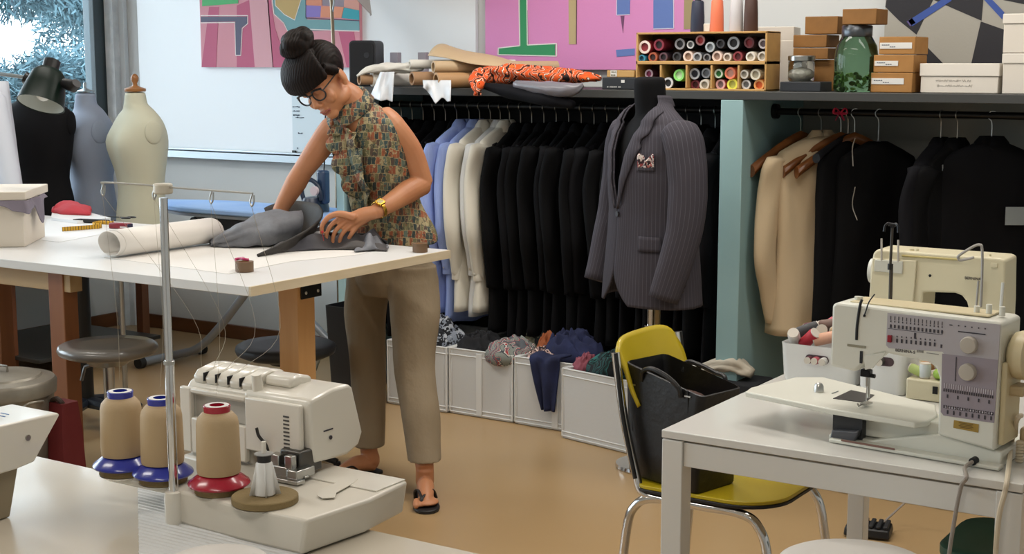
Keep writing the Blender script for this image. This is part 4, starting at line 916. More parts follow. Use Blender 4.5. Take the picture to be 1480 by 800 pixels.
MB().ell(tuple(G(462, 356, TZ)+Vector((0, 0, .045))), (.022, .016, .010), 16, 10).build('pale_pocketing', M('pocketing', '#a9a9ac', .7), gt)
# ================================================================ DRESS FORMS
STZ = .5805
def dress_form(lab, px_c, py_sh, d, mt, w=.36, dp=.22, facing=0, cap='finial', female=False, neckm=None, stand=True, hz=.62, waist=.78):
    p = D(px_c, py_sh, d); zs = p.z                       # shoulder height
    t = thing('dress_form', lab, 'dress form', (p.x, p.y, 0), facing)
    prof = [(-hz, .90, .98), (-hz*.86, .93, 1.02), (-hz*.70, .88, .96), (-hz*.55, waist, .82), (-.28, .84, .92), (-.20, .90, 1.05 if female else 1.0), (-.13, .955, 1.12 if female else 1.03), (-.08, .985, 1.0), (-.045, .98, .86), (-.02, .88, .74), (.0, .70, .64), (.02, .50, .55), (.038, .35, .47), (.052, .305, .44), (.085, .285, .41), (.10, .27, .39)]
    N = 40; rings = []
    for z, a, b in prof:
        ring = []
        for k_ in range(N):
            an = 2*pi*k_/N; x = w/2*a*cos(an); y = dp/2*b*sin(an)
            if -.26 < z < -.06 and sin(an) < 0:            # chest
                q = math.exp(-((z+.15)/.06)**2); y -= (.035 if female else .012)*q*(math.exp(-((x-.075)/.05)**2)+math.exp(-((x+.075)/.05)**2))
            if z > .02: y -= .012
            ring.append((x, y, zs+z))
        rings.append(ring)
    m = MB(); m.loft([[(q[0]*.3, q[1]*.3, q[2]) for q in rings[0]]]+rings); m.build('torso', mt, t, smooth=60, sub=1)
    for s in (-1, 1): 
        MB().ell((s*(w/2*.93), 0, zs-.085), (.011, dp*.19, .058), 18, 10).build('arm_plate', mt, t)
    topm = neckm or mt; zt_ = zs+.10
    if cap == 'finial':
        MB().lathe([(.048, 0), (.05, .004), (.05, .014), (.03, .02), (.012, .028), (.010, .038), (.017, .052), (.019, .064), (.012, .078), (.002, .083)], (0, -.012, zt_), 24).build('finial', neckm, t)
    elif cap == 'pin':
        MB().lathe([(.045, 0), (.047, .006), (.02, .014), (.008, .02), (.008, .045), (.002, .05)], (0, -.012, zt_), 20).build('finial', neckm, t)
    else:
        MB().lathe([(.05, 0), (.054, .01), (.05, .035), (.02, .04), (.006, .046), (.005, .055), (.001, .056)], (0, -.012, zt_), 20).build('neck_cap', neckm, t)
    MB().lathe([(.0, 0), (.11, 0), (.112, .01), (.03, .02), (.014, .03), (.014, zs-hz+.02-STZ)], (0, 0, STZ), 28).build('stand', steel, t)
    return t
dress_form('black dress form behind the green lamp by the window', 52, 152, 6.95, M('black_jersey', '#0d0d10', .85, spec=.2), w=.375, dp=.24, facing=math.radians(25), cap='cap', neckm=black_plastic, hz=.62, waist=.74)
dress_form('blue-grey dress form with a small metal pin between black and cream forms', 128, 163, 7.15, M('grey_jersey', '#8a94a6', .8, bump=(200, .1, .001)), w=.335, dp=.235, facing=math.radians(-22), cap='pin', female=True, neckm=M('pale_metal', '#a9b2b8', .3, .8), hz=.60)
cf = dress_form('cream dress form with a turned wooden finial nearest the white board', 200, 163, 6.9, M('cream_jersey', '#c9c8b2', .8, bump=(200, .1, .001)), w=.34, dp=.235, facing=math.radians(-18), cap='finial', female=True, neckm=M('turned_wood', '#a5713e', .4, var=(8, '#8f5d30')), hz=.66)
gs = COL.objects['dress_form.001']; MB().box((.02, -.118, D(128, 291, 7.1).z), (.05, .006, .010)).build('metal_label', dark_metal, gs)
# pale shirt hanging at the very left
p = D(2, 130, 6.2)
ws = thing('white_shirt_form', 'pale grey-white shirt hanging at the left edge in front of the black form', 'shirt', (p.x-.10, p.y, 0))
rings = []
for i in range(16):
    f = i/15; z = 1.47-.62*f; w_ = .09+.10*f**.8; rings.append([(w_*cos(an)*(1+.05*sin(an*5+f*4)), .09*sin(an)*(1+.12*sin(an*6+f*3)), z) for an in [2*pi*q/36 for q in range(36)]])
m = MB(); m.loft(rings[::-1]); m.build('body', M('pale_shirt', '#c9ced8', .75), ws, smooth=180)
m = MB(); m.tube(smoothpath([(.07, -.02, 1.42), (.12, -.03, 1.25), (.17, -.03, 1.02), (.18, -.02, .9)], 6), [.035, .05, .05, .05, .05, .05, .05, .05, .05, .05, .05, .05, .045, .045, .045, .045, .045, .045, .045][:19], 14); m.build('sleeve', M('pale_shirt', ''), ws, smooth=180)
MB().cyl((-.02, 0, 0), (-.02, 0, 1.5), .012, n=10).build('pole', steel, ws); MB().lathe([(.0, 0), (.14, 0), (.14, .015), (.02, .03)], (-.02, 0, 0), 24).build('foot', steel, ws)
# ================================================================ GREEN LAMP
d = 5.25; a = D(66, 124, d)
gl_ = thing('desk_lamp', 'dark green metal work lamp with a jointed arm at the left end of the table', 'lamp', (a.x-.42, a.y-.02, TZ))
off = Vector((.42, .02, a.z-TZ)); grn = M('lamp_green', '#081811', .45, spec=.15)
ax = Vector((.10, -.48, -1)).normalized(); 
m = MB(); Rq = ax.to_track_quat('Z', 'Y').to_matrix().to_4x4(); Rq.translation = off
m.M = Rq; m.loft([[(r*cos(2*pi*q/32), r*sin(2*pi*q/32), z) for q in range(32)] for r, z in ((.012, -.065), (.045, -.06), (.058, -.045), (.070, .0), (.084, .072), (.0855, .074), (.082, .072), (.066, -.0), (.05, -.04))], cap=False)
m.build('shade', grn, gl_, smooth=50)
m = MB(); m.M = Rq; m.loft([[(r*cos(2*pi*q/28), r*sin(2*pi*q/28), z) for q in range(28)] for r, z in ((.081, .071), (.065, -.0), (.048, -.042), (.002, -.044))], cap=False); m.build('reflector', M('lamp_inner', '#c6ccc8', .4), gl_, smooth=60)
m = MB(); m.M = Rq; m.ell((0, 0, .022), (.03, .03, .036), 18, 10); m.build('bulb', M('bulb_glass', '#e2e4e2', .2), gl_)
m = MB(); m.M = Rq; m.lathe([(.028, -.10), (.03, -.098), (.03, -.066), (.034, -.064), (.034, -.058)], (0, 0, 0), 20); m.build('socket', black_plastic, gl_)
MB().tube([off+Vector((.072, .02, .01)), off+Vector((.115, .03, -.0)), off+Vector((.13, .03, .01))], [.018, .024, .018], 10).build('knob', black_plastic, gl_)
J = off+Vector((-.085, -.02, .03)); J2 = Vector((-.05, .0, .62)); B0_ = Vector((0, 0, .02))
MB().tube([off+Vector((-.05, 0, .01)), J], [.016, .022], 10).build('yoke', black_plastic, gl_)
m = MB(); m.tube([J, J+Vector((-.09, -.02, .01)), J2], .007, 8); m.build('upper_arm', M('pale_metal', ''), gl_)
MB().tube([J2, B0_], .007, 8).build('lower_arm', M('pale_metal', ''), gl_)
MB().lathe([(.0, 0), (.075, 0), (.075, .012), (.03, .022), (.012, .03), (.001, .031)], (0, 0, .0005), 28).build('base', grn, gl_)
# ================================================================ UNDER AND BEHIND THE TABLE
def stool(name, lab, px, py, z, R, mt, polem, thick=.035, base_r=.2, grp=None):
    a = G(px, py, z); t = thing(name, lab, 'stool', (a.x, a.y, 0), 0, grp)
    MB().lathe([(.001, z-thick), (R*.8, z-thick), (R*.97, z-thick*.7), (R, z-thick*.4), (R*.98, z-.006), (R*.92, z), (R*.6, z-.002), (.001, z-.003)], n=44).build('seat', mt, t, smooth=60)
    MB().lathe([(.03, .10), (.03, .26), (.018, .262), (.018, z-thick-.03), (.06, z-thick-.028), (.09, z-thick)], n=24).build('pole', polem, t)
    m = MB()
    for k_ in range(5):
        aa = 2*pi*k_/5+.3
        MB().tube([(0, 0, .12), (base_r*.5*cos(aa), base_r*.5*sin(aa), .085), (base_r*cos(aa), base_r*sin(aa), .055)], [.024, .018, .013], 8).build('leg', polem, t)
        MB().cyl((base_r*cos(aa), base_r*sin(aa), 0), (base_r*cos(aa), base_r*sin(aa), .055), .014, n=10).build('foot', rubber, t)
    return t
st = stool('stool', 'grey round stool with a shiny dished seat under the cutting table', 155.5, 496, .65, .16, M('grey_enamel', '#6d6a66', .3, coat=.4), steel, .04, .17)
MB().tube([(-.0, -.03, .595), (-.055, -.05, .575), (-.068, -.055, .53)], .006, 8).build('lever', M('grey_enamel', ''), st)
stool('stool', 'black round stool with a flat padded seat behind the timber leg', 413, 496, .5, .19, M('black_vinyl', '#2a2d33', .5), black_plastic, .05)
# ironing board
ib = thing('ironing_board', 'ironing board with a pale blue cover and grey tube legs', 'ironing board', (-4.95, 5.3, 0))
Z = .845; m = MB(); pl = []
for i in range(25):
    f = i/24; x = -.72+1.3*f; wy = .19*min(1, (f*3.2+.0)**.55) if f < .31 else .19; pl.append((x, wy))
poly = [(x, -w_) for x, w_ in pl]+[(x, w_) for x, w_ in pl[::-1]]
m.prism(poly, 'z', Z-.03, Z); m.build('board', M('blue_cover', '#8fb3e6', .8, var=(5, '#9dbeea')), ib, bevel=.008)
fr = M('grey_tube', '#8b9096', .4, .3)
m = MB(); m.prism([(x*.97, w_*.97) for x, w_ in poly], 'z', Z-.045, Z-.031); m.build('tray', fr, ib)
x0_ = -.60
MB().tube(smoothpath([(.52, -.02, Z-.05), (.1, -.02, .56), (-.25, -.02, .22), (-.42, -.02, .09), (-.62, -.02, .03)], 5), .021, 10).build('leg', fr, ib)
MB().tube([(-.45, .08, Z-.05), (.15, .08, .38), (.62, .08, .03)], .019, 10).build('leg', fr, ib)
for x, y in ((-.62, 0), (.62, .08)):
    q = MB().cyl((x, y-.2, .03), (x, y+.2, .03), .022, n=12).build('foot_bar', fr, ib)
    for s in (-1, 1): MB().cyl((x, y+s*.2, .03), (x, y+s*.235, .03), .029, n=14).build('end_cap', rubber, q)
MB().box((-.10, .0, Z-.09), (.40, .16, .07), top=(1.1, 1)).build('tank', M('black_housing', '#232427', .5), ib, bevel=.01)
MB().cyl((-.33, -.10, Z-.085), (-.33, -.06, Z-.085), .025, n=16).build('knob', black_plastic, ib); MB().tube([(-.33, -.08, Z-.05), (-.27, -.08, Z-.09)], .012, 8).build('lever', fr, ib)
# iron with its stand at the right end of the board
a = oY(460, 318, 5.28); ir = thing('steam_iron', 'dark blue steam iron standing on the ironing board left of the woman', 'iron', (a.x, 5.26, Z+.001))
ink_b = M('iron_blue_black', '#1d2a40', .35)
m = MB(); m.loft([[(.055*s_*cos(an)*(1 if sin(an) < 0 else .8), .09*s_*sin(an), z) for an in [2*pi*q/24 for q in range(24)]] for s_, z in ((1, .0), (1, .012), (.9, .05), (.75, .07), (.4, .075))]); m.build('body', ink_b, ir)
m = MB(); m.tube(smoothpath([(-.05, -.02, .05), (-.065, -.02, .10), (-.055, -.02, .145), (-.01, -.02, .155), (.03, -.02, .135), (.05, -.02, .10), (.055, -.02, .06)], 5), .011, 10); m.build('handle', ink_b, ir)
MB().cyl((.03, -.03, .105), (.03, -.045, .105), .022, n=18).build('dial', M('pale_plastic', ''), ir)
MB().box((.035, .02, .12), (.05, .05, .16)).build('water_tank', M('iron_tank', '#2c405f', .25), ir, bevel=.012)
MB().box((-.005, -.03, .002), (.12, .13, .004)).build('sole_plate', steel, ir)
pts = [(a.x+.03, 5.29, Z+.17), (a.x+.032, 5.30, 1.0+.14), (a.x+.03, 5.32, 1.36), (a.x+.03, 5.38, 1.42)]
tag(MB().tube(smoothpath(pts, 6), .004, 6).build('iron_cord', black_plastic), 'thin dark cord rising from the steam iron', 'cord')
# work stand with black column
ws_ = thing('work_stand', 'dark metal work stand with a black column and star foot under the cutting table', 'stand', (-4.86, 4.12, 0))
MB().cyl((0, 0, .10), (0, 0, .72), .036, n=20).build('column', black_plastic, ws_); MB().lathe([(.036, .70), (.05, .715), (.03, .735), (.055, .76), (.06, .775)], n=20).build('collar', black_plastic, ws_)
fb = M('blue_black_plastic', '#1d2532', .35)
for k_ in range(5):
    aa = 2*pi*k_/5-1.15; m = MB(); m.tube([(0, 0, .11), (.12*cos(aa), .12*sin(aa), .10), (.26*cos(aa), .26*sin(aa), .045)], [.035, .03, .02], 8, flat=.8); m.build('foot_arm', fb, ws_)
    MB().cyl((.25*cos(aa), .25*sin(aa), 0), (.25*cos(aa), .25*sin(aa), .035), .02, n=10).build('glide', rubber, ws_)
m = MB(); m.box((.12, 0, .80), (.62, .36, .035)); m.build('frame', M('grey_steel_frame', '#4a4a48', .4, .6), ws_, bevel=.003)
MB().box((.12, 0, .845), (.60, .34, .05)).build('black_top', M('black_top', '#141416', .6), ws_, bevel=.003)
MB().cyl((.16, .08, .0), (.16, .08, .78), .011, n=10).build('support_rod', steel, ws_)
# second wooden leg far behind (of a side trestle)
tr = thing('side_table', 'low reddish wooden side table carrying the three dress forms', 'table', (-6.0, 5.02, 0))
red_w = M('red_brown_wood', '#7b4a2c', .5)
a = oY(206, 440, 5.5); xr_ = a.x+6.0
for x, y in ((xr_, .48), (oY(13, 440, 4.62).x+6.0, -.40), (-.55, .48), (-.55, -.40)): MB().box((x, y, .28), (.05, .05, .56)).build('leg', red_w, tr, bevel=.003)
MB().prism([(-.60, -.46), (oY(13, 440, 4.62).x+6.06, -.46), (.62, -.30), (.62, .15), (xr_+.06, .53), (-.60, .53)], 'z', .56, .58).build('top', red_w, tr, bevel=.003)
MB().box((-.15, .0, .09), (.75, .8, .02)).build('low_shelf', M('grey_steel_frame', ''), tr, bevel=.002)
# upright pole far left
p = G(4, 520, .05); tag(MB().cyl((0, 0, 0), (0, 0, .86), .024, n=14).build('metal_post', steel, None, loc=(-5.62, 4.12, 0)), 'upright grey metal post under the left end of the cutting table', 'post')
# galvanised bin
bz = .60; c = D(2, 548, 4.33); bn = thing('metal_bin', 'galvanised metal bin with a domed lid and side handle', 'bin', (c.x, c.y, 0))
galv = M('galvanised', '#8f8a7e', .4, .5, var=(14, '#7f7a70')); 
MB().lathe([(.0, 0), (.125, 0), (.13, .01), (.143, .28), (.147, .285), (.143, .29), (.152, bz-.04), (.157, bz-.035)], n=44).build('body', galv, bn)
MB().lathe([(.160, bz-.045), (.162, bz-.01), (.155, bz), (.12, bz+.006), (.115, bz+.012), (.05, bz+.022), (.001, bz+.024)], n=44).build('lid', galv, bn)
MB().tube([(-.03, 0, bz+.02), (-.03, 0, bz+.04), (.03, 0, bz+.04), (.03, 0, bz+.02)], .004, 8).build('lid_handle', galv, bn)
MB().tube(smoothpath([(.13, -.08, bz-.07), (.165, -.06, bz-.06), (.19, -.05, bz-.045), (.18, .0, bz-.05), (.15, .03, bz-.06)], 4), .0045, 8).build('side_handle', galv, bn)
# red tub bag in front of the timber leg
c = D(91, 600, 4.32); rb_ = thing('red_bag', 'dark red fabric bag standing in front of the timber table leg', 'bag', (c.x, c.y, 0))
m = MB(); rings = []
for z, w_, dd in ((.0, .056, .05), (.02, .06, .052), (.25, .05, .045), (.45, .042, .04), (.53, .036, .03)):
    rings.append([(w_*max(-1, min(1, 1.35*cos(an)))*(1+.03*sin(an*4+z*20)), dd*max(-1, min(1, 1.35*sin(an))), z) for an in [2*pi*q/32 for q in range(32)]])
m.loft(rings); m.build('body', M('red_fabric', '#5e0f14', .7, bump=(30, .3, .006)), rb_, smooth=60)
MB().tube(smoothpath([(-.02, -.01, .52), (-.018, -.02, .535), (0, -.02, .542), (.018, -.02, .535), (.02, -.01, .52)], 4), .008, 8).build('handle', M('dark_strap', '#33251f', .7), rb_)
# black waste bin with bottle near the woman
a = G(492, 575, 0); wb_ = thing('black_bin', 'black rectangular waste bin beside the pale teal panel', 'bin', (-4.16, 5.10, 0))
m = MB(); w2, h2 = .1, .46
m.loft([[(x*s_, y*s_, z) for x, y in rrect(.2, .22, .02, 4)] for s_, z in ((.82, 0), (1, h2), (.95, h2), (.8, .02))]); m.build('shell', black_plastic, wb_)
bt = thing('plastic_bottle', 'small clear bottle with a red cap standing in the black bin', 'bottle', (-4.14, 5.07, .012))
MB().lathe([(.03, 0), (.032, .01), (.032, .38), (.022, .43), (.012, .46), (.012, .475)], n=20).build('bottle', M('clear_glass', ''), bt); MB().cyl((0, 0, .47), (0, 0, .495), .0145, n=16).build('cap', M('red_cap', '#a01c2e', .4), bt)
# ================================================================ RIGHT TABLE
RT = .74; TX0, TX1, TY0, TY1 = -1.44, -.655, 2.83, 4.10
tb = thing('work_table', 'white rectangular work table with square legs carrying the sewing machines', 'table', ((TX0+TX1)/2, (TY0+TY1)/2, 0))
tw, td = TX1-TX0, TY1-TY0
tabm = M('table_lacquer', '#d4d2cc', .22, coat=.3)
MB().box((0, 0, RT-.009), (tw, td, .018)).build('tabletop', tabm, tb, bevel=.002)
for sx in (-1, 1):
    for sy in (-1, 1): MB().box((sx*(tw/2-.026), sy*(td/2-.026), (RT-.021)/2), (.05, .05, RT-.021)).build('leg', tabm, tb, bevel=.002)
for sy in (-1, 1): MB().box((0, sy*(td/2-.02), RT-.051), (tw-.103, .025, .055)).build('apron', tabm, tb, bevel=.0015)
for sx in (-1, 1): MB().box((sx*(tw/2-.02), 0, RT-.051), (.025, td-.103, .055)).build('apron', tabm, tb, bevel=.0015)
# ================================================================ SEWING MACHINE (front view)
cream = M('machine_cream', '#d5d4c8', .35, coat=.15); cream2 = M('machine_side_cream', '#cdbf9a', .4); lilac = M('panel_lilac', '#aaa5a9', .45); lilac2 = M('panel_mauve', '#90878f', .45)
inkd = M('print_dark', '#35323a', .5); knobm = M('knob_beige', '#b3ab9f', .4)
o_, al = (-1.10, 2.945), -.085
def mp(px, py, off=0.0):
    r = ray(px, py); c, s = cos(al), sin(al); n = (-s, c)
    t = ((o_[0]*n[0]+o_[1]*n[1])+off)/(r[0]*n[0]+r[1]*n[1]); X, Y, Z = r[0]*t, r[1]*t, EYE+r[2]*t
    return ((X-o_[0])*c+(Y-o_[1])*s, Z-RT)
sm = thing('sewing_machine', 'cream sewing machine with a mauve stitch panel at the front of the white table', 'sewing machine', (o_[0], o_[1], RT+.0005), al)
m = MB(); sil = [(.004, .163), (.062, .158), (.078, .175), (.105, .198), (.128, .207), (.222, .199), (.238, .19), (.246, .17), (.248, .05), (.368, .035), (.369, .296), (.356, .3), (.014, .303), (.004, .296)]
m.prism(sil, 'y', .0, .115); m.build('arm_housing', cream, sm, bevel=.006, segs=3)
m = MB(); m.prism([(.0, .0), (.378, 0), (.378, .032), (.25, .05), (.1, .012), (.0, .010)], 'y', .012, .175); m.build('base', cream, sm, bevel=.003)
MB().box((.20, -.004, .005), (.37, .03, .009)).build('front_lip', cream, sm, bevel=.003)
m = MB(); m.prism([(.02, .056), (.012, .03), (.03, .013), (.2, .016), (.25, .02), (.25, .068), (.02, .068)], 'y', .03, .11); m.build('free_arm', cream, sm, bevel=.003)
pp = [mp(1078, 567, .02), mp(1330, 610, 0)]
P = [G(x, y, RT+.072) for x, y in ((1077, 566), (1085, 560), (1150, 545), (1190, 545), (1352, 585), (1355, 600), (1340, 609), (1322, 611), (1200, 591))]
Pl = [((p.x-o_[0])*cos(al)+(p.y-o_[1])*sin(al), -(p.x-o_[0])*sin(al)+(p.y-o_[1])*cos(al)) for p in P]
m = MB(); m.prism(Pl, 'z', .060, .0725); ext = m.build('extension_table', cream, sm, bevel=.003, segs=3)
P = [G(x, y, RT+.0728) for x, y in ((1204, 576), (1230, 564), (1264, 571), (1250, 582))]
Pl = [((p.x-o_[0])*cos(al)+(p.y-o_[1])*sin(al), -(p.x-o_[0])*sin(al)+(p.y-o_[1])*cos(al)) for p in P]
MB().prism(Pl, 'z', .0726, .0738).build('needle_plate', M('dark_plate', '#3f3c3c', .35, .6), sm)
# bobbin door opening
m = MB(); m.box((.045, .018, .036), (.068, .02, .056)); m.build('hook_opening', M('hook_dark', '#1f2023', .5), sm)
m = MB(); m.prism([(.012, .002), (.016, .026), (.068, .030), (.078, .034), (.076, .022), (.066, .002)], 'y', -.008, .008); m.build('bobbin_door', M('door_grey', '#4a4b50', .4), sm, bevel=.003)
m = MB()
for x in (.028, .06): m.box((x, .018, .045), (.008, .014, .018))
m.tube([(.02, .016, .052), (.07, .016, .052)], .0035, 8); m.build('hinge', M('door_grey', ''), sm)
m = MB(); m.box((.105, -.0195, .010), (.12, .002, .004)); m.build('scale_strip', M('print_brown', '#7c5b50', .6), sm)
# panels
def pan(name, px4, mt, y=-.0012, parent=sm, r=.004):
    q = [mp(*p) for p in px4]; return MB().prism(q, 'y', y, .001).build(name, mt, parent, bevel=.0)
up = pan('upper_panel', [(1283, 452), (1446, 469), (1443, 521), (1366, 512), (1362, 508), (1285, 503), (1281, 499)], lilac)
lp = pan('lower_panel', [(1362, 511), (1443, 520), (1437, 611), (1364, 600), (1360, 595)], lilac2, -.0016)
m = MB()
def tick(px, py, w, h, y=-.0022): x, z = mp(px, py); m.box((x, y, z), (w, .0008, h))
for i in range(14): x = 1288+i*5.7; tick(x, 471+i*.65, .0035, .007); tick(x, 464+i*.65, .002, .003); tick(x, 459+i*.65, .0012, .008)
for i in range(9): x = 1297+i*6.8; tick(x, 492+i*.7, .0035, .008); tick(x, 486+i*.7, .002, .003)
tick(1361, 500, .003, .007); tick(1323, 485, .004, .012); tick(1375, 469.5, .006, .002)
for i in range(5): tick(1386+i*9.6, 470.5+i*1.1, .0025, .0025)
m.box((mp(1405, 481)[0], -.0022, mp(1405, 481)[1]), (.056, .0008, .0022))
q0, q1 = mp(1284, 475), mp(1363, 483); m.box(((q0[0]+q1[0])/2, -.0022, (q0[1]+q1[1])/2), (q1[0]-q0[0], .0007, .0008))
m.build('stitch_print', inkd, up, smooth=0)
m = MB(); x, z = mp(1287, 489); m.box((x, -.004, z), (.009, .006, .015)); m.build('power_switch', M('switch_red', '#8a1526', .35), up, bevel=.001)
m = MB()
tick(1382, 533, .0016, .05, -.0026)
for r_ in range(2):
    for i in range(22): x = 1365+i*3.35; tick(x, 563+i*.5+r_*24-(r_*0), .0022, .006, -.0026)
for i in range(5): tick(1370+i*15, 572+i*2.1, .003, .007, -.0026); 
for i in range(8): tick(1370+i*9, 595+i*1.3, .003, .008, -.0026)
m.build('stitch_print', inkd, lp, smooth=0)
m = MB()
for i in range(22): tick(1366+i*3.3, 556.5+i*.5, .0012, .010, -.0026)
for i in range(16): tick(1368+i*4.4, 588+i*.6, .003, .0025, -.0026)
m.build('pale_print', M('print_pale', '#cbc5cd', .5), lp, smooth=0)
for px, py, pr, r in ((1402, 498, up, .0175), (1400, 537, lp, .0175)):
    x, z = mp(px, py); m = MB()
    m.loft([[(x+rr*cos(2*pi*q/32), yy, z+rr*sin(2*pi*q/32)) for q in range(32)] for rr, yy in ((r, -.001), (r, -.010), (r*.9, -.014), (r*.6, -.0145))]); m.build('dial', knobm, pr, smooth=40)
MB().prism([mp(1379, 607), mp(1415, 613), mp(1414, 625), mp(1378, 618)], 'y', -.0012, .001).build('brass_plate', M('brass_plate', '#a88d4a', .35, .5), sm)
m = MB()
for i in range(4):
    x, z = mp(1396.5, 612+i*2.1); m.box((x, -.0016, z), (.030-.004*(i % 2), .0008, .0012))
m.build('print', M('print_brown_gold', '#6b5322', .5), sm)
m = MB()
for i in range(4): x, z = mp(1326+i*2.6, 507.4+i*.25); m.box((x, -.0006, z), (.0026, .0008, .005))
x, z = mp(1348, 511); m.box((x, -.0006, z), (.026, .0008, .0012)); m.build('print', M('print_mid_grey', '#85837d', .5), sm)
x, z = mp(1294, 507.5); text('BERNINA-S', .0088, inkd, sm, Matrix.Translation((x, -.0006, z)) @ FACE)
m = MB(); 
P = smoothpath([mp(1246, 433), mp(1243, 442), mp(1239, 470), mp(1238, 491)], 4); m.tube([(p.x, -.0005, p.y) for p in [Vector((a[0], a[1])) for a in P]], .0032, 8); m.build('thread_slot', M('slot_black', '#17171a', .6), sm)
m = MB(); P = smoothpath([mp(1265, 425), mp(1257, 436), mp(1252, 450), mp(1250, 456)], 4); m.tube([(p[0], -.003, p[1]) for p in P], .0014, 6); m.ell((mp(1250, 456)[0], -.003, mp(1250, 456)[1]), (.003, .003, .003), 8, 6); m.build('thread_guide', dark_metal, sm)
x, z = mp(1238, 500); MB().box((x, -.001, z), (.041, .002, .005)).build('vent', M('vent_olive', '#8d8874', .5), sm)
x, z = mp(1245, 516); MB().box((x, -.001, z), (.006, .002, .026)).build('slot', M('slot_black', ''), sm)
m = MB(); m.prism([mp(1249, 514), mp(1281, 509), mp(1276, 516), mp(1262, 532), mp(1251, 534)], 'y', -.003, .0); m.build('thread_cutter', cream, sm, bevel=.001)
# needle assembly
nx = mp(1238, 540)[0]
m = MB(); m.cyl((nx, .055, .165), (nx, .055, .118), .0035, n=10); m.cyl((nx, .055, .12), (nx, .055, .085), .0012, n=8); m.build('needle_bar', steel, sm)
MB().box((nx, .05, .148), (.022, .018, .016)).build('clamp', dark_metal, sm, bevel=.002); MB().cyl((nx+.006, .05, .143), (nx+.02, .05, .143), .0045, n=10).build('clamp_screw', dark_metal, sm)
m = MB(); m.cyl((nx, .065, .165), (nx, .065, .09), .003, n=10); m.box((nx, .055, .0795), (.016, .03, .004)); m.tube([(nx-.005, .04, .079), (nx-.005, .028, .078), (nx-.005, .022, .084)], .002, 6); m.build('presser_foot', steel, sm)
# top cover, hand wheel, side parts
m = MB(); m.box((.185, .06, .3035), (.30, .075, .004)); m.build('top_cover', cream2, sm, bevel=.0015)
for x, hh in ((.042, .006), (.30, .012), (.325, .018), (.352, .016)):
    MB().cyl((x, .05, .303), (x, .05, .306+hh), .006 if hh > .008 else .009, n=12).build('top_knob', cream, sm)
m = MB(); m.loft([[(xx, .065+rr*cos(2*pi*q/36), .225+rr*sin(2*pi*q/36)) for q in range(36)] for rr, xx in ((.03, .368), (.046, .378), (.05, .39), (.049, .405), (.04, .411), (.01, .412))]); m.build('hand_wheel', cream2, sm, smooth=40)
MB().box((.374, .058, .13), (.012, .09, .17)).build('side_cover', cream2, sm, bevel=.004)
MB().box((.392, .06, .155), (.03, .05, .02)).build('socket_housing', M('side_tan', '#b19d78', .5), sm, bevel=.003)
# pin holder dome
a = G(1181, 567, RT+.0728); tag(MB().lathe([(.001, .021), (.007, .019), (.0105, .013), (.0115, .004), (.0115, .0)][::-1], n=22).build('thimble', steel, None, loc=(a.x, a.y+.01, RT+.0735)), 'shiny metal thimble standing on the extension plate of the sewing machine', 'thimble')
a = G(1207, 568, RT+.0732); tag(MB().tube([(0, 0, 0), (.004, .03, 0)], .001, 6).build('sewing_pin', M('pale_metal', '#a9b2b8', .3, .8), None, loc=(a.x-.004, a.y-.01, RT+.0745)), 'thin pin lying beside the thimble on the extension plate', 'pin')
# power cord, plug hole and second cable
x, z = mp(1411, 664); hole = MB().cyl((x, -.004, z), (x, -.0215, z), .008, n=18).build('cord_grommet', rubber, sm)
cordm = M('cord_grey', '#8f867c', .45)
w0 = Vector((o_[0], o_[1], RT+.0005))+Matrix.Rotation(al, 3, 'Z') @ Vector((x, -.022, z))
P = [w0, w0+Vector((-.006, -.03, -.006)), G(1397, 690, RT+.006)+Vector((0, .0, 0)), oY(1390, 700, TY0-.012), oY(1384, 725, TY0-.014), oY(1378, 760, TY0-.02), oY(1372, 800, TY0-.03), oY(1368, 860, TY0-.04)]
tag(MB().tube(smoothpath(P, 6), .0042, 8).build('power_cord', cordm), 'brown-grey cord from the sewing machine hanging over the table edge', 'cord')
P = [oY(1476, 600, 2.99), oY(1470, 606, 2.97), G(1462, 640, RT+.03), G(1456, 690, RT+.006), oY(1452, 712, TY0-.012), oY(1444, 745, TY0-.018), oY(1439, 800, TY0-.022), oY(1437, 870, TY0-.03)]
tag(MB().tube(smoothpath(P, 6), .0052, 8).build('cream_cable', M('cable_cream', '#c9bba2', .5)), 'cream cable hanging over the table edge at the right corner', 'cable')
# plug with ribbed strain relief at the machine's right
a = oY(1470, 600, 3.0); pg = thing('cable_plug', 'tan plug with a ribbed cable sleeve beside the hand wheel side of the sewing machine', 'plug', (a.x+.012, 3.0, RT+.0005))
MB().box((.02, .02, .055), (.05, .05, .03)).build('body', M('side_tan', ''), pg, bevel=.006)
m = MB()
for i in range(7): m.lathe([(.006, 0), (.0085, .002), (.0085, .005), (.006, .007)], (.0, -.012, .0+.0065*i), 14)
m.build('ribbed_sleeve', M('cable_cream', ''), pg); MB().box((.02, .02, .02), (.03, .03, .039)).build('prong_block', M('side_tan', ''), pg, bevel=.003)
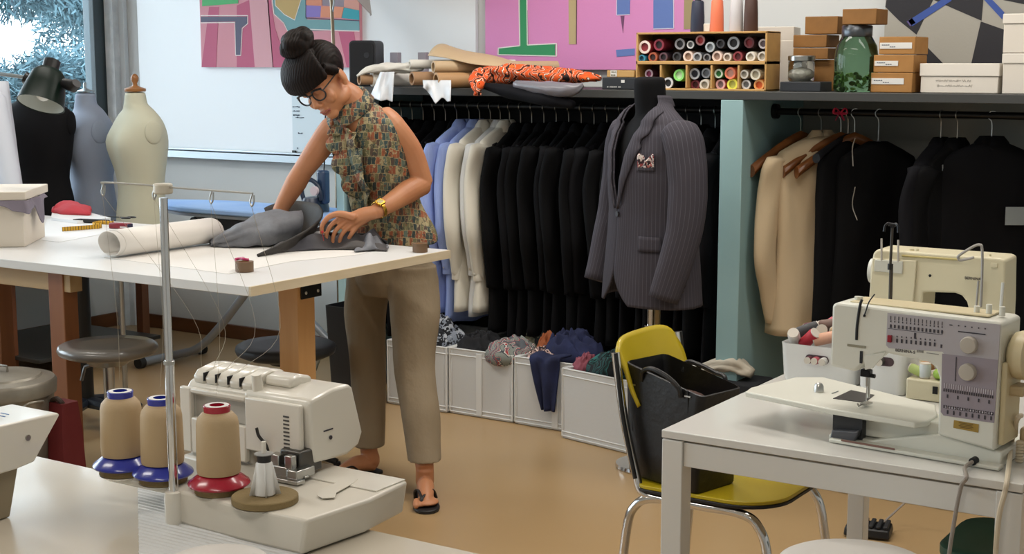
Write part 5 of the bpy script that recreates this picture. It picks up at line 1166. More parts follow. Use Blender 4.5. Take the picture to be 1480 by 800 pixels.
# ================================================================ SECOND MACHINE (seen from its back)
Y2 = 3.86
def m2(px, py, Y=Y2): p = oY(px, py, Y); return (p.x, p.z)
xc = m2(1355, 450)[0]
s2_ = thing('sewing_machine', 'older cream sewing machine seen from the back, behind the mauve-panelled one', 'sewing machine', (xc, Y2, RT+.0005))
L2 = lambda px, py: (m2(px, py)[0]-xc, m2(px, py)[1]-RT-.0005)
cream_o = M('old_machine_cream', '#cfc6a8', .4, coat=.1)
xl, xr = L2(1254, 440)[0], L2(1452, 440)[0]
sil = [(xl, .0), L2(1256, 432), L2(1258, 385), L2(1262, 365), L2(1268, 360), L2(1445, 373), L2(1453, 376), L2(1452, 440), (xr, .10), (xr-.075, .10), L2(1397, 436), L2(1390, 427), L2(1380, 423), L2(1334, 422), (L2(1331, 425)[0], .04), (L2(1331, 425)[0], .0)]
MB().prism(sil, 'y', 0, .12).build('arm_housing', cream_o, s2_, bevel=.006, segs=3)
MB().box(((xl+xr)/2, .07, .022), (xr-xl, .17, .043)).build('base', cream_o, s2_, bevel=.004)
m = MB(); m.prism([L2(1266, 374), L2(1307, 377), L2(1306, 395), L2(1265, 391)], 'y', -.012, .001); m.build('motor_cover', M('cover_grey_cream', '#c3c2b6', .4), s2_, bevel=.002)
m = MB(); m.prism([L2(1326, 376), L2(1321, 440), (L2(1321, 440)[0], .05), (xl+.004, .05), L2(1257, 432), L2(1262, 372)], 'y', -.008, .001); m.build('back_cover', cream_o, s2_, bevel=.003)
q0, q1 = L2(1304, 369), L2(1388, 375); MB().tube([(q0[0], -.002, q0[1]), (q1[0], -.002, q1[1])], .0028, 8).build('thread_groove', M('groove_yellow', '#b8a86c', .5), s2_)
for px, pb in ((1276, 374), (1300, 376)):
    b = L2(px, pb); t = L2(px, pb-30); MB().cyl((b[0], -.010, b[1]-.004), (t[0], -.010, t[1]), .0028, n=10).build('spool_pin', M('pin_grey', '#b0aaa0', .4), s2_)
for px, r in ((1312, .008), (1321, .004), (1426, .004)):
    t = L2(px, 364 if px < 1400 else 372); MB().cyl((t[0], .03, t[1]-.02), (t[0], .03, t[1]+.006), r, n=12).build('top_knob', cream_o, s2_)
m = MB(); q = L2(1344, 398); m.ell((q[0], 0, q[1]), (.004, .002, .004), 10, 6); m.build('screw', dark_metal, s2_)
q = L2(1394, 403); text('BERNINA', .0105, inkd, s2_, Matrix.Translation((q[0], -.0006, q[1])) @ FACE)
q = L2(1437, 383); MB().box((q[0], -.001, q[1]), (.018, .003, .012)).build('button', cream_o, s2_, bevel=.001)
m = MB(); m.loft([[(xx, .06+rr*cos(2*pi*q/30), L2(1256, 395)[1]+rr*sin(2*pi*q/30)) for q in range(30)] for rr, xx in ((.03, xl+.004), (.034, xl-.004), (.034, xl-.014), (.02, xl-.016))]); m.build('hand_wheel', M('wheel_white', '#d2d4d0', .35), s2_, smooth=40)
# presser lifter wire and guide
P = [L2(1422, 441), L2(1424, 395), L2(1424, 358), L2(1421, 352), L2(1412, 354), L2(1391, 367), L2(1390, 372), L2(1394, 374), L2(1412, 370)]
MB().tube([(p[0], -.03, p[1]) for p in smoothpath(P, 3)], .0036, 8).build('wire_guide', M('wire_grey', '#9a9691', .4, .5), s2_)
a, b = L2(1416, 405), L2(1413, 440); MB().tube([(a[0], -.012, a[1]), (b[0], -.012, b[1])], .003, 8).build('lifter', M('wire_grey', ''), s2_)
a, b = L2(1450, 408), L2(1447, 442); MB().tube([(a[0], -.004, a[1]), (b[0], -.004, b[1])], .004, 8).build('face_lever', M('wheel_white', ''), s2_)
# ---- telescopic thread guide fixed to the back of the front machine
bx_, bz_ = mp(1287, 425, .125); tx_, tz_ = mp(1289, 330, .125); rodm = M('rod_dark', '#4b4742', .4, .6)
MB().box((bx_, .121, .255), (.018, .014, .06)).build('stand_clamp', black_plastic, sm, bevel=.003)
q = MB().cyl((bx_, .127, .24), (bx_+(tx_-bx_)*.6, .127, .24+(tz_-.24)*.62), .0042, n=10).build('thread_guide_rod', rodm, sm)
MB().cyl((tx_-.001, .127, .24+(tz_-.24)*.58), (tx_-.001, .127, .24+(tz_-.24)*.64), .006, n=10).build('collar', black_plastic, q)
MB().cyl((tx_-.001, .127, .24+(tz_-.24)*.6), (tx_, .127, tz_), .003, n=10).build('upper_rod', rodm, q)
m = MB()
for s in (-1, 1): m.tube(smoothpath([(tx_, .127, tz_-.002), (tx_+s*.006, .127, tz_+.010), (tx_+s*.014, .123, tz_+.006), (tx_+s*.016, .121, tz_-.008)], 4), .0024, 6)
m.tube([(tx_-.009, .127, tz_+.008), (tx_+.009, .127, tz_+.008)], .0035, 8); m.build('hooks', dark_metal, q)
# ================================================================ BASKETS OF THREAD
bask = M('basket_white', '#dcdcd9', .35)
def basket(lab, x, y, w, d, h, rz=0):
    t = thing('storage_basket', lab, 'basket', (x, y, RT+.0005), rz, 'white plastic baskets of thread')
    m = MB(); O = [(1, h), (.985, h*.9), (.94, .012), (.9, 0), (.88, .004), (.92, .014), (.955, h*.9), (.96, h)]
    m.loft([[(a*s_, b*s_, z) for a, b in rrect(w, d, .022, 5)] for s_, z in O], cap=False); m.add([(a*.9, b*.9, .006) for a, b in rrect(w, d, .022, 5)], [tuple(range(24))])
    m.build('tub', bask, t, smooth=40)
    hl = MB(); hl.prism(rrect(.062, .022, .0105, 5, 0, h*.66), 'y', -d/2*.985-.0008, -d/2*.965); hl.build('hand_hole', M('hole_dark', '#4d3b40', .6), t)
    return t
b1 = basket('white plastic basket heaped with thread spools at the left of the sewing machines', (TX0+.005+oY(1222, 520, 3.45).x)/2+.02, 3.545, .205, .19, .098)
b2 = basket('white plastic basket behind the needle of the front sewing machine', oY(1276, 540, 3.45).x, 3.50, .125, .13, .125)
cb = thing('cream_box', 'small cream plastic box holding green and white spools behind the machine arm', 'box', (oY(1345, 553, 3.42).x, 3.47, RT+.0005))
MB().box((0, 0, .026), (.12, .10, .051)).build('body', cream_o, cb, bevel=.004); MB().box((.012, -.051, .03), (.012, .004, .018)).build('latch', dark_metal, cb)
rg = random.Random(21)
SPC = [('dark grey', '#3a3a3c'), ('red', '#a91f2f'), ('pink', '#c7888c'), ('cobalt blue', '#2b4aa0'), ('beige', '#c9ab84'), ('maroon', '#5c2a35'), ('peach', '#d8a58a'), ('white', '#d2cfca'), ('brown', '#6d5348'), ('rose', '#b5525f'), ('slate blue', '#66768e'), ('tan', '#b08a62')]
def small_spool(name, lab, loc, r, L, tc, rot, grp, endc='#c9c1b4'):
    t = thing(name, lab, 'thread spool', loc, 0, grp, rot=rot)
    m = MB(); m.lathe([(r*.4, -L/2+.002), (r*.9, -L/2+.002), (r, -L/2+.006), (r, L/2-.006), (r*.9, L/2-.002), (r*.4, L/2-.002)], n=16); m.build('thread', M('thread_'+tc[1:], tc, .6), t, smooth=50)
    for s in (-1, 1): MB().cyl((0, 0, s*(L/2-.0025)), (0, 0, s*L/2), r*.92, n=16).build('flange', M('core_'+endc[1:], endc, .4), t)
    return t
bx, by = b1.location.x, b1.location.y
lay = [(-.075, -.06, .088, .9, .2, 7), (-.035, -.062, .092, .9, 1.2, 1), (-.02, -.03, .105, 1.2, .6, 0), (.005, -.055, .096, 1.4, 1.9, 6), (.06, -.062, .094, 1.5, .3, 3), (.035, -.03, .112, 1.5, .9, 4), (-.06, -.01, .105, 1.3, 2.2, 0), (-.01, .02, .118, 1.45, 1.5, 8), (.05, .03, .12, 1.4, 2.4, 10), (.07, -.01, .11, 1.2, .2, 7), (-.07, .05, .1, 1.4, 1.0, 5), (.02, .06, .112, 1.5, .4, 11), (-.03, .06, .108, 1.3, 2.8, 9)]
for i, (x, y, z, tl, rz, ci) in enumerate(lay):
    nm, tc = SPC[ci]
    small_spool('thread_spool', '%s thread spool %s of the heaped white basket' % (nm, ('at the front left', 'near the front left', 'standing out at the middle', 'at the front middle', 'at the front right', 'lying across the middle', 'at the left side', 'across the back middle', 'on top at the back right', 'at the right rim', 'at the back left', 'at the back right', 'at the back')[i]), (bx+x, by+y, RT+z+.018), .0155, .06, tc, (tl*.95, 0, rz), 'spools in the heaped white basket')
for i, (dx, ci) in enumerate(((-.018, 5), (.0, 9), (.02, 7))):
    small_spool('thread_spool', '%s spool end showing in the hand hole of the heaped basket' % SPC[ci][0], (bx+dx, by-.10, RT+.064), .0095, .03, SPC[ci][1], (pi/2, 0, 0), 'spools in the heaped white basket')
cx, cy = cb.location.x, cb.location.y
for i, (x, y, z, tc, nm, rr) in enumerate(((-.022, -.025, .071, '#c2c8c8', 'white', .014), (.018, -.03, .068, '#8fae46', 'lime green', .013), (-.03, .02, .074, '#b07d52', 'tan', .013), (.012, .01, .078, '#7f9c4e', 'olive green', .013), (.038, .0, .07, '#9b6a45', 'brown', .013), (-.045, -.02, .068, '#a5b56a', 'pale green', .012))):
    small_spool('thread_spool', '%s thread spool on the small cream box %s' % (nm, ('front left', 'front middle', 'at the back left', 'in the middle', 'at the right', 'at the left end')[i]), (cx+x, cy+y, RT+z), rr, .036, tc, (0 if i == 0 else 1.3, 0, i*.9), 'spools on the small cream box')
small_spool('thread_spool', 'dark spool filling the hand hole of the smaller white basket', (b2.location.x+.0, b2.location.y-.070, RT+.083), .0095, .03, '#4a4640', (pi/2, 0, 0), 'spools on the small cream box')
# ================================================================ CHAIR, BAG
yel = M('yellow_laminate', '#bba41a', .35, var=(3, '#b39c18'), coat=.2); edge_b = M('black_edge', '#151516', .5)
ch = thing('yellow_chair', 'yellow laminate chair with chrome tube legs pushed beside the white table', 'chair', (-1.568, 3.50, 0))
def seat_poly(w, d, r=.09, n=8):
    o = []
    for cx_, cy_, a0, rr in ((d/2-.13, w/2-.13, 0, .13), (-d/2+.05, w/2-.05, pi/2, .05), (-d/2+.05, -w/2+.05, pi, .05), (d/2-.13, -w/2+.13, 3*pi/2, .13)):
        for i in range(n+1): a = a0+pi/2*i/n; o.append((cx_+rr*cos(a), cy_+rr*sin(a)))
    return o
m = MB(); m.prism(seat_poly(.40, .40), 'z', .437, .447); st_ = m.build('seat', yel, ch, bevel=.002)
m = MB(); m.prism([(a*1.012, b*1.012) for a, b in seat_poly(.40, .40)], 'z', .428, .4368); m.build('seat_edge', edge_b, ch, bevel=.002)
bp = []
def bk(u, v):                       # curved back panel
    y = (u-.5)*.34; zz = .632+.188*v; sag = .03*(1-(2*u-1)**2); rc = .05
    du = max(0, 0); e = v
    if v > .6: zz -= .035*(abs(2*u-1)**6.0)*((v-.6)/.4)
    if v < .3: zz += .02*(abs(2*u-1)**6)*((.3-v)/.3)
    return (-.215-.07*v-sag+.02, y, zz)
MB().grid(bk, 22, 14).build('backrest', yel, ch, smooth=180, solid=.010)
for s in (-1, 1):
    MB().tube(smoothpath([(-.262, s*.178, .79), (-.235, s*.178, .62), (-.195, s*.18, .47), (-.17, s*.185, .422), (-.10, s*.188, .414)], 5), .0115, 12).build('back_tube', chrome, ch)
    MB().tube(smoothpath([(-.255, s*.190, .79), (-.23, s*.191, .62), (-.19, s*.193, .46)], 5), .006, 8).build('black_trim', edge_b, ch)
    MB().tube(smoothpath([(-.24, s*.20, .0), (-.215, s*.196, .30), (-.19, s*.19, .385), (-.13, s*.186, .413), (0, s*.184, .414), (.11, s*.182, .412), (.16, s*.185, .385), (.19, s*.19, .30), (.225, s*.20, .0)], 6), .0125, 12).build('leg_tube', chrome, ch)
MB().tube([(.08, -.18, .412), (.08, .18, .412)], .010, 10).build('cross_tube', chrome, ch)
leather = M('black_leather', '#0d0d0f', .42, bump=(45, .35, .004))
bg = thing('tote_bag', 'black leather tote bag standing open on the yellow chair', 'bag', (-1.672, 3.405, .4478), math.radians(-14))
m = MB(); rings = []
for z, sx, sy in ((0, .92, .8), (.01, .97, .9), (.08, .98, .92), (.2, 1.02, .95), (.285, 1.08, .9), (.287, 1.05, .86), (.2, .98, .9), (.03, .93, .85), (.012, .3, .3)):
    rings.append([(a*sx, b*sy, z+(.022*(-a/.13)*max(0, (z-.1)/.18) if z > .1 else 0)+.004*sin(a*40)) for a, b in rrect(.25, .185, .02, 4)])
m.loft(rings); m.build('body', leather, bg, smooth=50)
for s, hz_ in ((-1, .0), (1, .02)):
    P = smoothpath([(-.07, s*.083, .27), (-.06, s*.09, .298), (-.02, s*.10, .312-hz_), (.03, s*.10, .30-hz_), (.065, s*.094, .275), (.07, s*.09, .25)], 6); MB().tube(P, .0065, 8).build('handle', leather, bg)
for x in (-.10, .09):
    MB().box((x, -.0865, .255), (.02, .002, .004)).build('rivet', steel, bg); MB().box((x, -.0855, .20), (.003, .003, .14)).build('seam', M('stitch_black', '#050506', .6), bg)
MB().ell((-.0, .02, .2), (.08, .05, .04), 18, 10).build('brown_content', M('bag_brown', '#3c1f14', .7), bg)
# things behind the chair: pale cloths on the floor box
a = D(1015, 515, 5.55)
body('white_cloth_bundle', 'crumpled white and tan cloth bundle lying low behind the chair near the teal panel', [Vector((a.x-.12, 5.33, .31)), Vector((a.x, 5.33, .34)), Vector((a.x+.09, 5.34, .31))], [.03, .06, .03], M('pale_cloth', '#bfb6a5', .8), 8, flat=.6, amp=.5)
tb_ = thing('black_box', 'low black fabric box behind the tote bag, under the pale cloth bundle', 'storage box', (a.x-.01, 5.34, 0))
m = MB(); m.loft([[(x*s_, y*s_, z) for x, y in rrect(.30, .22, .02, 4)] for s_, z in ((.97, 0), (1, .01), (1, .275), (.98, .28))]); m.build('shell', M('black_cloth', ''), tb_)
MB().box((0, -.112, .16), (.10, .006, .02)).build('handle', M('black_cloth', ''), tb_)
# ================================================================ GREEN STOOL, WHITE STOOL, FLOOR
gs_ = thing('green_stool', 'dark green moulded chair seat on chrome legs under the right end of the white table', 'chair', (-.79, 3.37, 0))
m = MB(); m.loft([[(a*s_, b*s_, z) for a, b in rrect(.30, .30, .07, 6)] for s_, z in ((.6, .402), (.93, .408), (1, .425), (1, .445), (.96, .45), (.5, .44))]); m.build('seat', M('dark_green_plastic', '#245548', .45), gs_, smooth=50)
for sx in (-1, 1):
    for sy in (-1, 1): MB().tube([(sx*.09, sy*.09, .40), (sx*.15, sy*.15, 0)], .011, 10).build('leg', chrome, gs_)
a = G(1236, 812, .60)
wst = thing('white_stool', 'round white stool seat in front of the white table', 'stool', (a.x, a.y, 0))
MB().lathe([(.001, .565), (.11, .565), (.142, .575), (.148, .587), (.146, .597), (.138, .601), (.10, .6005), (.001, .599)], n=48).build('seat', M('stool_white', '#c9c5bf', .4), wst, smooth=60)
for k_ in range(4):
    aa = pi/4+k_*pi/2; MB().tube([(.085*cos(aa), .085*sin(aa), .566), (.16*cos(aa), .16*sin(aa), .012)], .012, 10).build('leg', M('stool_white', ''), wst); MB().cyl((.16*cos(aa), .16*sin(aa), 0), (.16*cos(aa), .16*sin(aa), .02), .014, n=10).build('foot', rubber, wst)
a = G(1255, 772, 0); fp = thing('foot_pedal', 'black ribbed foot pedal on the floor under the white table', 'foot pedal', (a.x, a.y, 0), .2)
MB().box((0, 0, .02), (.15, .11, .03), top=(.95, .9)).build('base', black_plastic, fp, bevel=.006)
m = MB()
for i in range(6): m.box((-.058+.0235*i, 0, .04), (.015, .09, .012))
m.build('ribs', rubber, fp, bevel=.004)
P = [Vector((a.x+.03, a.y+.06, .03)), G(1271, 760, .02), Vector((G(1271, 740, .2).x, a.y+.15, .2)), Vector((-1.15, 4.05, .60))]
tag(MB().tube(smoothpath(P, 6), .0035, 6).build('pedal_cord', cordm), 'thin cord rising from the foot pedal to the white table', 'cord')
for px, lab, w_ in ((1160, 'low dark shape lying on the floor under the beige jacket', .09), (1225, 'low dark shape on the floor under the waistcoats', .10), (1295, 'long dark shape on the floor under the black jackets', .13), (1360, 'low dark shape on the floor below the coat with the label', .10)):
    p = G(px, 700+(px-1160)*.16, 0); body('dark_floor_shape', lab, [Vector((p.x-w_*1.3, 5.04, .04)), Vector((p.x, 5.02, .075)), Vector((p.x+w_*1.3, 5.04, .04))], [.03, .085, .03], M('black_cloth', ''), px, flat=.8, amp=.3)  # low dark rounded shapes in a row on the floor
# ================================================================ NEAR TABLE WITH THE OVERLOCKER
nt = thing('near_table', 'white table in the left foreground carrying the overlock machine', 'table', (-2.05, 1.45, 0))
nx0, nx1, ny0, ny1 = -2.85, -1.22, 1.0, 1.925
MB().box(((nx0+nx1)/2+2.05, (ny0+ny1)/2-1.45, RT-.0125), (nx1-nx0, ny1-ny0, .025)).build('tabletop', M('near_table_white', '#c4bbab', .25, coat=.2), nt, bevel=.002)
for x in (nx0+.04, nx1-.04):
    for y in (ny0+.04, ny1-.04): MB().box((x+2.05, y-1.45, (RT-.026)/2), (.05, .05, RT-.026)).build('leg', tabm, nt, bevel=.002)
# ribbed mat
mt_ = thing('ribbed_mat', 'white ribbed mat lying under the overlock machine', 'mat', (-1.75, 1.6, RT+.0004))
P = [G(x, y, RT) for x, y in ((199, 692), (300, 715), (420, 745), (440, 800), (440, 860), (202, 860))]
pl = [(p.x+1.75, p.y-1.6) for p in P]
ribm = M('ribbed_white', '#cfd0cf', .5)
MB().prism(pl, 'z', 0, .0025).build('base', ribm, mt_)
def inside(x, y):
    c = False
    for i in range(len(pl)):
        (x1_, y1_), (x2_, y2_) = pl[i], pl[i-1]
        if (y1_ > y) != (y2_ > y) and x < (x2_-x1_)*(y-y1_)/(y2_-y1_)+x1_: c = not c
    return c
m = MB(); yy = min(p[1] for p in pl)
while yy < max(p[1] for p in pl):
    xs = [x for x in [i*.004-.6 for i in range(300)] if inside(x, yy)]
    if len(xs) > 3: m.tube([(xs[0]+.002, yy, .0025), (xs[-1]-.002, yy, .0025)], .0045, 6, flat=.6)
    yy += .0125
m.build('ribs', ribm, mt_)
# ---------------------------------------------------------------- overlock machine
ow = M('overlock_white', '#dcd7cb', .28, coat=.35); ow2 = M('overlock_base', '#d3cdc0', .35)
OX, OY, OZ = -1.86, 1.95, RT+.003
ol = thing('overlock_machine', 'white overlock sewing machine seen from behind in the left foreground', 'overlock machine', (OX, OY, OZ))
# base: from the spool side to the cloth plate, right end face slanting
m = MB(); h = .062
bot = [(-.02, -.19), (.17, -.20), (.32, -.20), (.335, -.05), (.322, .075), (-.15, .10), (-.15, -.02), (-.02, -.03)]
m.loft([[(a*1.0-(.012 if a > .2 else 0), b, .0) for a, b in bot], [(a, b, h) for a, b in bot]]); m.build('base', ow2, ol, bevel=.006, segs=3)
MB().box((.235, .03, h+.0015), (.165, .085, .003)).build('cloth_plate', ow, ol, bevel=.001)
P = [G(x, y, OZ+h+.003) for x, y in ((462, 708), (503, 690), (517, 692), (511, 698), (486, 712), (484, 719), (466, 720), (459, 716))]
MB().prism([(p.x-OX, p.y-OY) for p in P], 'z', h+.003, h+.0042).build('needle_plate', ow, ol)
prof = [(.004, .085), (.0, .11), (-.004, .196), (.0, .204), (.06, .214), (.108, .214), (.118, .206), (.146, .115), (.134, .092), (.10, .080)]
m = MB(); m.prism(prof, 'x', .0, .162); m.build('head', ow, ol, bevel=.006, segs=3)
prof2 = [(.004, .0), (.0, .11), (-.004, .19), (.006, .204), (.05, .214), (.085, .213), (.13, .20), (.135, .17), (.13, .0)]
m = MB(); m.prism(prof2, 'x', -.152, .012); m.build('body', ow, ol, bevel=.009, segs=3)
# rear cover with carrying-handle recess
xa, xb, za, zb_ = -.124, .016, .139, .186
m = MB(); Yc = -.020
for (x0_, x1_, z0_, z1_) in ((-.152, xa, .07, .196), (xb, .150, .096, .196), (xa, xb, zb_, .196), (xa, xb, .07, za)): m.box(((x0_+x1_)/2, Yc/2-.003, (z0_+z1_)/2), (x1_-x0_, .012, z1_-z0_))
m.build('rear_cover', ow, ol, bevel=.003)
MB().box(((xa+xb)/2, -.002, (za+zb_)/2), (xb-xa, .003, zb_-za)).build('handle_recess', M('recess_grey', '#b0aca2', .4), ol)  # shade of the recess put into this greyer tone
m = MB()
for i in range(9): m.box((.118, -.0194, .172-.0072*i), (.014, .001, .003))
m.build('vents', M('vent_dark', '#4a4844', .6), ol)
# top tension covers
for i in range(5):
    x = -.135+.031*i; m = MB(); m.prism([(.004, .200), (.0, .214), (.012, .226), (.055, .234), (.09, .228), (.092, .205)], 'x', x, x+.0285); q = m.build('tension_cover', ow, ol, bevel=.004)
    if i < 4: MB().box((x+.0298, .012, .216), (.002, .026, .016)).build('tension_slot', M('slot_black', ''), q)
m = MB(); m.prism([(.03, .21), (.034, .228), (.06, .232), (.092, .224), (.094, .205)], 'x', .02, .085); m.build('top_block', ow, ol, bevel=.006)
MB().cyl((.022, .012, .20), (.026, .004, .236), .011, .009, 16).build('thread_post', ow, ol)
a = oY(482, 650, 2.02)
m = MB()
MB().cyl((.163, .05, .125), (.1645, .05, .125), .004, n=12).build('lamp_mark', M('print_dark', ''), ol)
m = MB(); m.box((.1625, .045, .14), (.0012, .026, .0025)); m.build('print', inkd, ol)
MB().cyl((.142, -.014, .105), (.142, -.0215, .105), .007, n=14).build('screw_cover', M('recess_grey', ''), ol)
# presser foot mechanism
px_ = .175
m = MB(); m.box((.135, .0, .092), (.05, .06, .045)); m.build('mechanism_block', M('dark_steel', '#5c5a57', .35, .8), ol, bevel=.004)
for x, y, z, dx_, dy_, dz_ in ((.108, -.034, .088, .022, .02, .036), (.125, -.040, .078, .034, .016, .018), (.16, -.03, .078, .024, .05, .016), (.145, -.04, .096, .018, .014, .026)): MB().box((x, y, z), (dx_, dy_, dz_)).build('linkage', steel, ol, bevel=.002)
m = MB(); m.box((.14, -.055, .0682), (.085, .022, .006)); m.box((.16, -.03, .071), (.03, .012, .004)); m.cyl((.13, .012, .07), (.13, .012, .115), .004, n=10); m.build('presser_foot', steel, ol, bevel=.001)
for x in (.11, .12): MB().cyl((x, .014, .115), (x, .014, .068), .0014, n=8).build('needle', steel, ol)
MB().tube(smoothpath([(.055, -.03, .145), (.058, -.028, .13), (.068, -.022, .115), (.074, -.018, .10)], 4), .0036, 8, flat=.6).build('lifter_lever', M('dark_lever', '#2d2c2c', .4), ol)
MB().tube(smoothpath([(.08, -.012, .10), (.07, -.014, .085), (.062, -.015, .075)], 4), .008, 8, flat=.6).build('lifter_bracket', ow, ol)
# spool stand: bar with foam pads, pole and guide
pads = [(G(x, y, OZ+.07).x-OX, G(x, y, OZ+.07).y-OY) for x, y in ((178, 676), (236, 688), (317, 703), (383, 718))]
bar = MB(); bar.box(((pads[0][0]+pads[3][0])/2, (pads[0][1]+pads[3][1])/2, .052), (pads[3][0]-pads[0][0]+.06, .036, .018)); bar.build('spool_stand', ow, ol, bevel=.006)
foam = M('tan_foam', '#84714c', .9, bump=(180, .5, .002))
for i, (x, y) in enumerate(pads):
    R = .043 if i < 3 else .057
    pd = MB().lathe([(.001, .061), (R*.95, .061), (R, .063), (R, .073), (R*.97, .0745), (.001, .0745)], (x, y, 0), 40).build('foam_pad', foam, ol); MB().lathe([(.001, .057), (R*.9, .057), (R*1.01, .0605), (.001, .0608)], (x, y, 0), 40).build('pad_tray', ow, pd)
    if i != 3: MB().cyl((x, y, .06), (x, y, .20), .004, n=10).build('spool_pin', ow, ol)
pb = G(251, 712, OZ+.055); pbx, pby = pb.x-OX, pb.y-OY
MB().lathe([(.016, .0), (.017, .045), (.016, .058), (.009, .06)], (pbx, pby, 0), 24).build('pole_socket', ow, ol)
pt = oY(232, 282, pb.y); zt = pt.z-OZ
m = MB(); m.cyl((pbx, pby, .05), (pbx, pby, .055+(zt-.05)*.45), .0085, n=16); m.cyl((pbx, pby, .05+(zt-.05)*.44), (pbx, pby, zt-.004), .0072, n=16); m.build('telescopic_pole', chrome, ol)
MB().lathe([(.0095, 0), (.0095, .006), (.008, .007)], (pbx, pby, .05+(zt-.05)*.445), 16).build('pole_ring', steel, ol)
ph = oY(232, 273, pb.y); MB().cyl((pbx, pby, ph.z-OZ-.008), (pbx, pby, ph.z-OZ+.010), .0165, n=24).build('guide_hub', M('hub_cream', '#cfc8b8', .4), ol, bevel=.003)
zg = ph.z-OZ+.004; gl0, gr0 = oY(150, 268, pb.y).x-OX, oY(365, 276, pb.y).x-OX
m = MB(); m.tube(smoothpath([(gl0, pby, zg-.018), (gl0-.003, pby, zg-.003), (gl0+.004, pby, zg+.001), (pbx-.03, pby, zg+.001), (pbx-.017, pby, zg-.004), (pbx-.019, pby, zg-.018)], 5), .0017, 8); m.build('guide_wire', steel, ol)
m = MB(); m.tube([(pbx+.015, pby, zg-.0), (gr0, pby, zg-.001)], .0016, 8); m.build('guide_wire', steel, ol)
for x in (gl0+.0, pbx-.019, (pbx+gr0)/2+.012, gr0):
    MB().tube(smoothpath([(x, pby, zg-.001), (x-.003, pby-.003, zg-.014), (x+.001, pby-.004, zg-.022), (x+.004, pby-.002, zg-.016), (x+.003, pby, zg-.004)], 4), .0014, 6).build('thread_hook', steel, ol)
# threads running from the hooks down to cones and machine
thm = M('thread_fibre', '#b9b0a0', .6)
hooks = [gl0, pbx-.019, (pbx+gr0)/2+.012, gr0]
for x, (qx, qy) in zip(hooks[:3], pads[:3]):
    MB().tube(smoothpath([(qx, qy, .235), ((qx+x)/2+.01, (qy+pby)/2, .36), (x, pby-.004, zg-.02)], 6), .00035, 4).build('thread', thm, ol)
for i, x in enumerate(hooks): MB().tube(smoothpath([(x, pby-.004, zg-.02), (x*.5+(-.12+.03*i)*.5, .0, .33), (-.12+.031*i, .01, .232)], 6), .00035, 4).build('thread', thm, ol)
# big cones
def big_cone(lab, i, col, r=.0385, h=.140):
    x, y = pads[i]; t = thing('thread_cone', lab, 'thread cone', (OX+x, OY+y, OZ+.0750), 0, 'large tan thread cones on the overlock stand')
    colm = M('plastic_'+col[1:], col, .25, coat=.4)
    MB().lathe([(.012, 0), (.053, 0), (.0545, .003), (.053, .006), (.034, .021), (.032, .022), (.012, .022)], n=40).build('flange', colm, t, smooth=40)
    k_ = 'cone_thread'
    if k_ not in MATS:
        q = NT(k_); wv = q.n('ShaderNodeTexWave'); wv.bands_direction = 'Z'; wv.inputs['Scale'].default_value = 240; wv.inputs['Distortion'].default_value = 2.5
        q.l(q.coord(), wv.inputs['Vector']); q.l(q.ramp(wv.outputs['Fac'], [(0, '#aa916d'), (1, '#baa17b')]), q.b.inputs['Base Color']); q.b.inputs['Roughness'].default_value = .6; q.bump(wv.outputs['Fac'], .12, .002); MATS[k_] = q.m
    MB().lathe([(.02, .021), (r*.97, .022), (r*1.0, .03), (r*.985, .07), (r*.96, h-.032), (r*.9, h-.022), (r*.72, h-.014), (r*.60, h-.011), (.012, h-.011)], n=44).build('thread', MATS[k_], t, smooth=50)
    MB().lathe([(r*.60, h-.0115), (r*.62, h-.001), (r*.6, h), (r*.32, h), (r*.28, h-.02)], n=32).build('collar', colm, t, smooth=40)
    MB().lathe([(r*.55, h+.0003), (r*.34, h+.0006)], n=32, cap=False).build('paper_ring', M('label_white', ''), t); return t
big_cone('tan thread cone with a blue flange, farthest left on the overlock stand', 0, '#222f95')
big_cone('tan thread cone with a blue flange standing behind the chrome pole', 1, '#222f95')
big_cone('tan thread cone with a red flange on the overlock stand', 2, '#a3122e', h=.142)
# empty white cone holder
x, y = pads[3]; eh = thing('cone_holder', 'empty white finned cone holder on the round foam pad', 'cone holder', (OX+x, OY+y, OZ+.0750))
wp_ = M('white_plastic', '#d9d8d4', .35)
MB().lathe([(.017, 0), (.019, .002), (.0145, .055), (.012, .058)], n=28).build('cone', wp_, eh)
for k_ in range(5):
    aa = 2*pi*k_/5+.5; m = MB(); m.add([(cos(aa)*.015, sin(aa)*.015, .0), (cos(aa)*.028, sin(aa)*.028, .002), (cos(aa)*.0145, sin(aa)*.0145, .056), (cos(aa)*.012, sin(aa)*.012, .056)], [(0, 1, 2, 3)]); m.build('fin', wp_, eh, solid=.002)
MB().lathe([(.012, .058), (.0125, .07), (.009, .071)], n=20).build('black_collar', black_plastic, eh); MB().lathe([(.0165, .071), (.0165, .0725), (.006, .073)], n=20).build('washer', M('clear_grey', '#8d8d8a', .3), eh); MB().cyl((0, 0, .07), (0, 0, .093), .0042, n=12).build('pin', ow, eh)
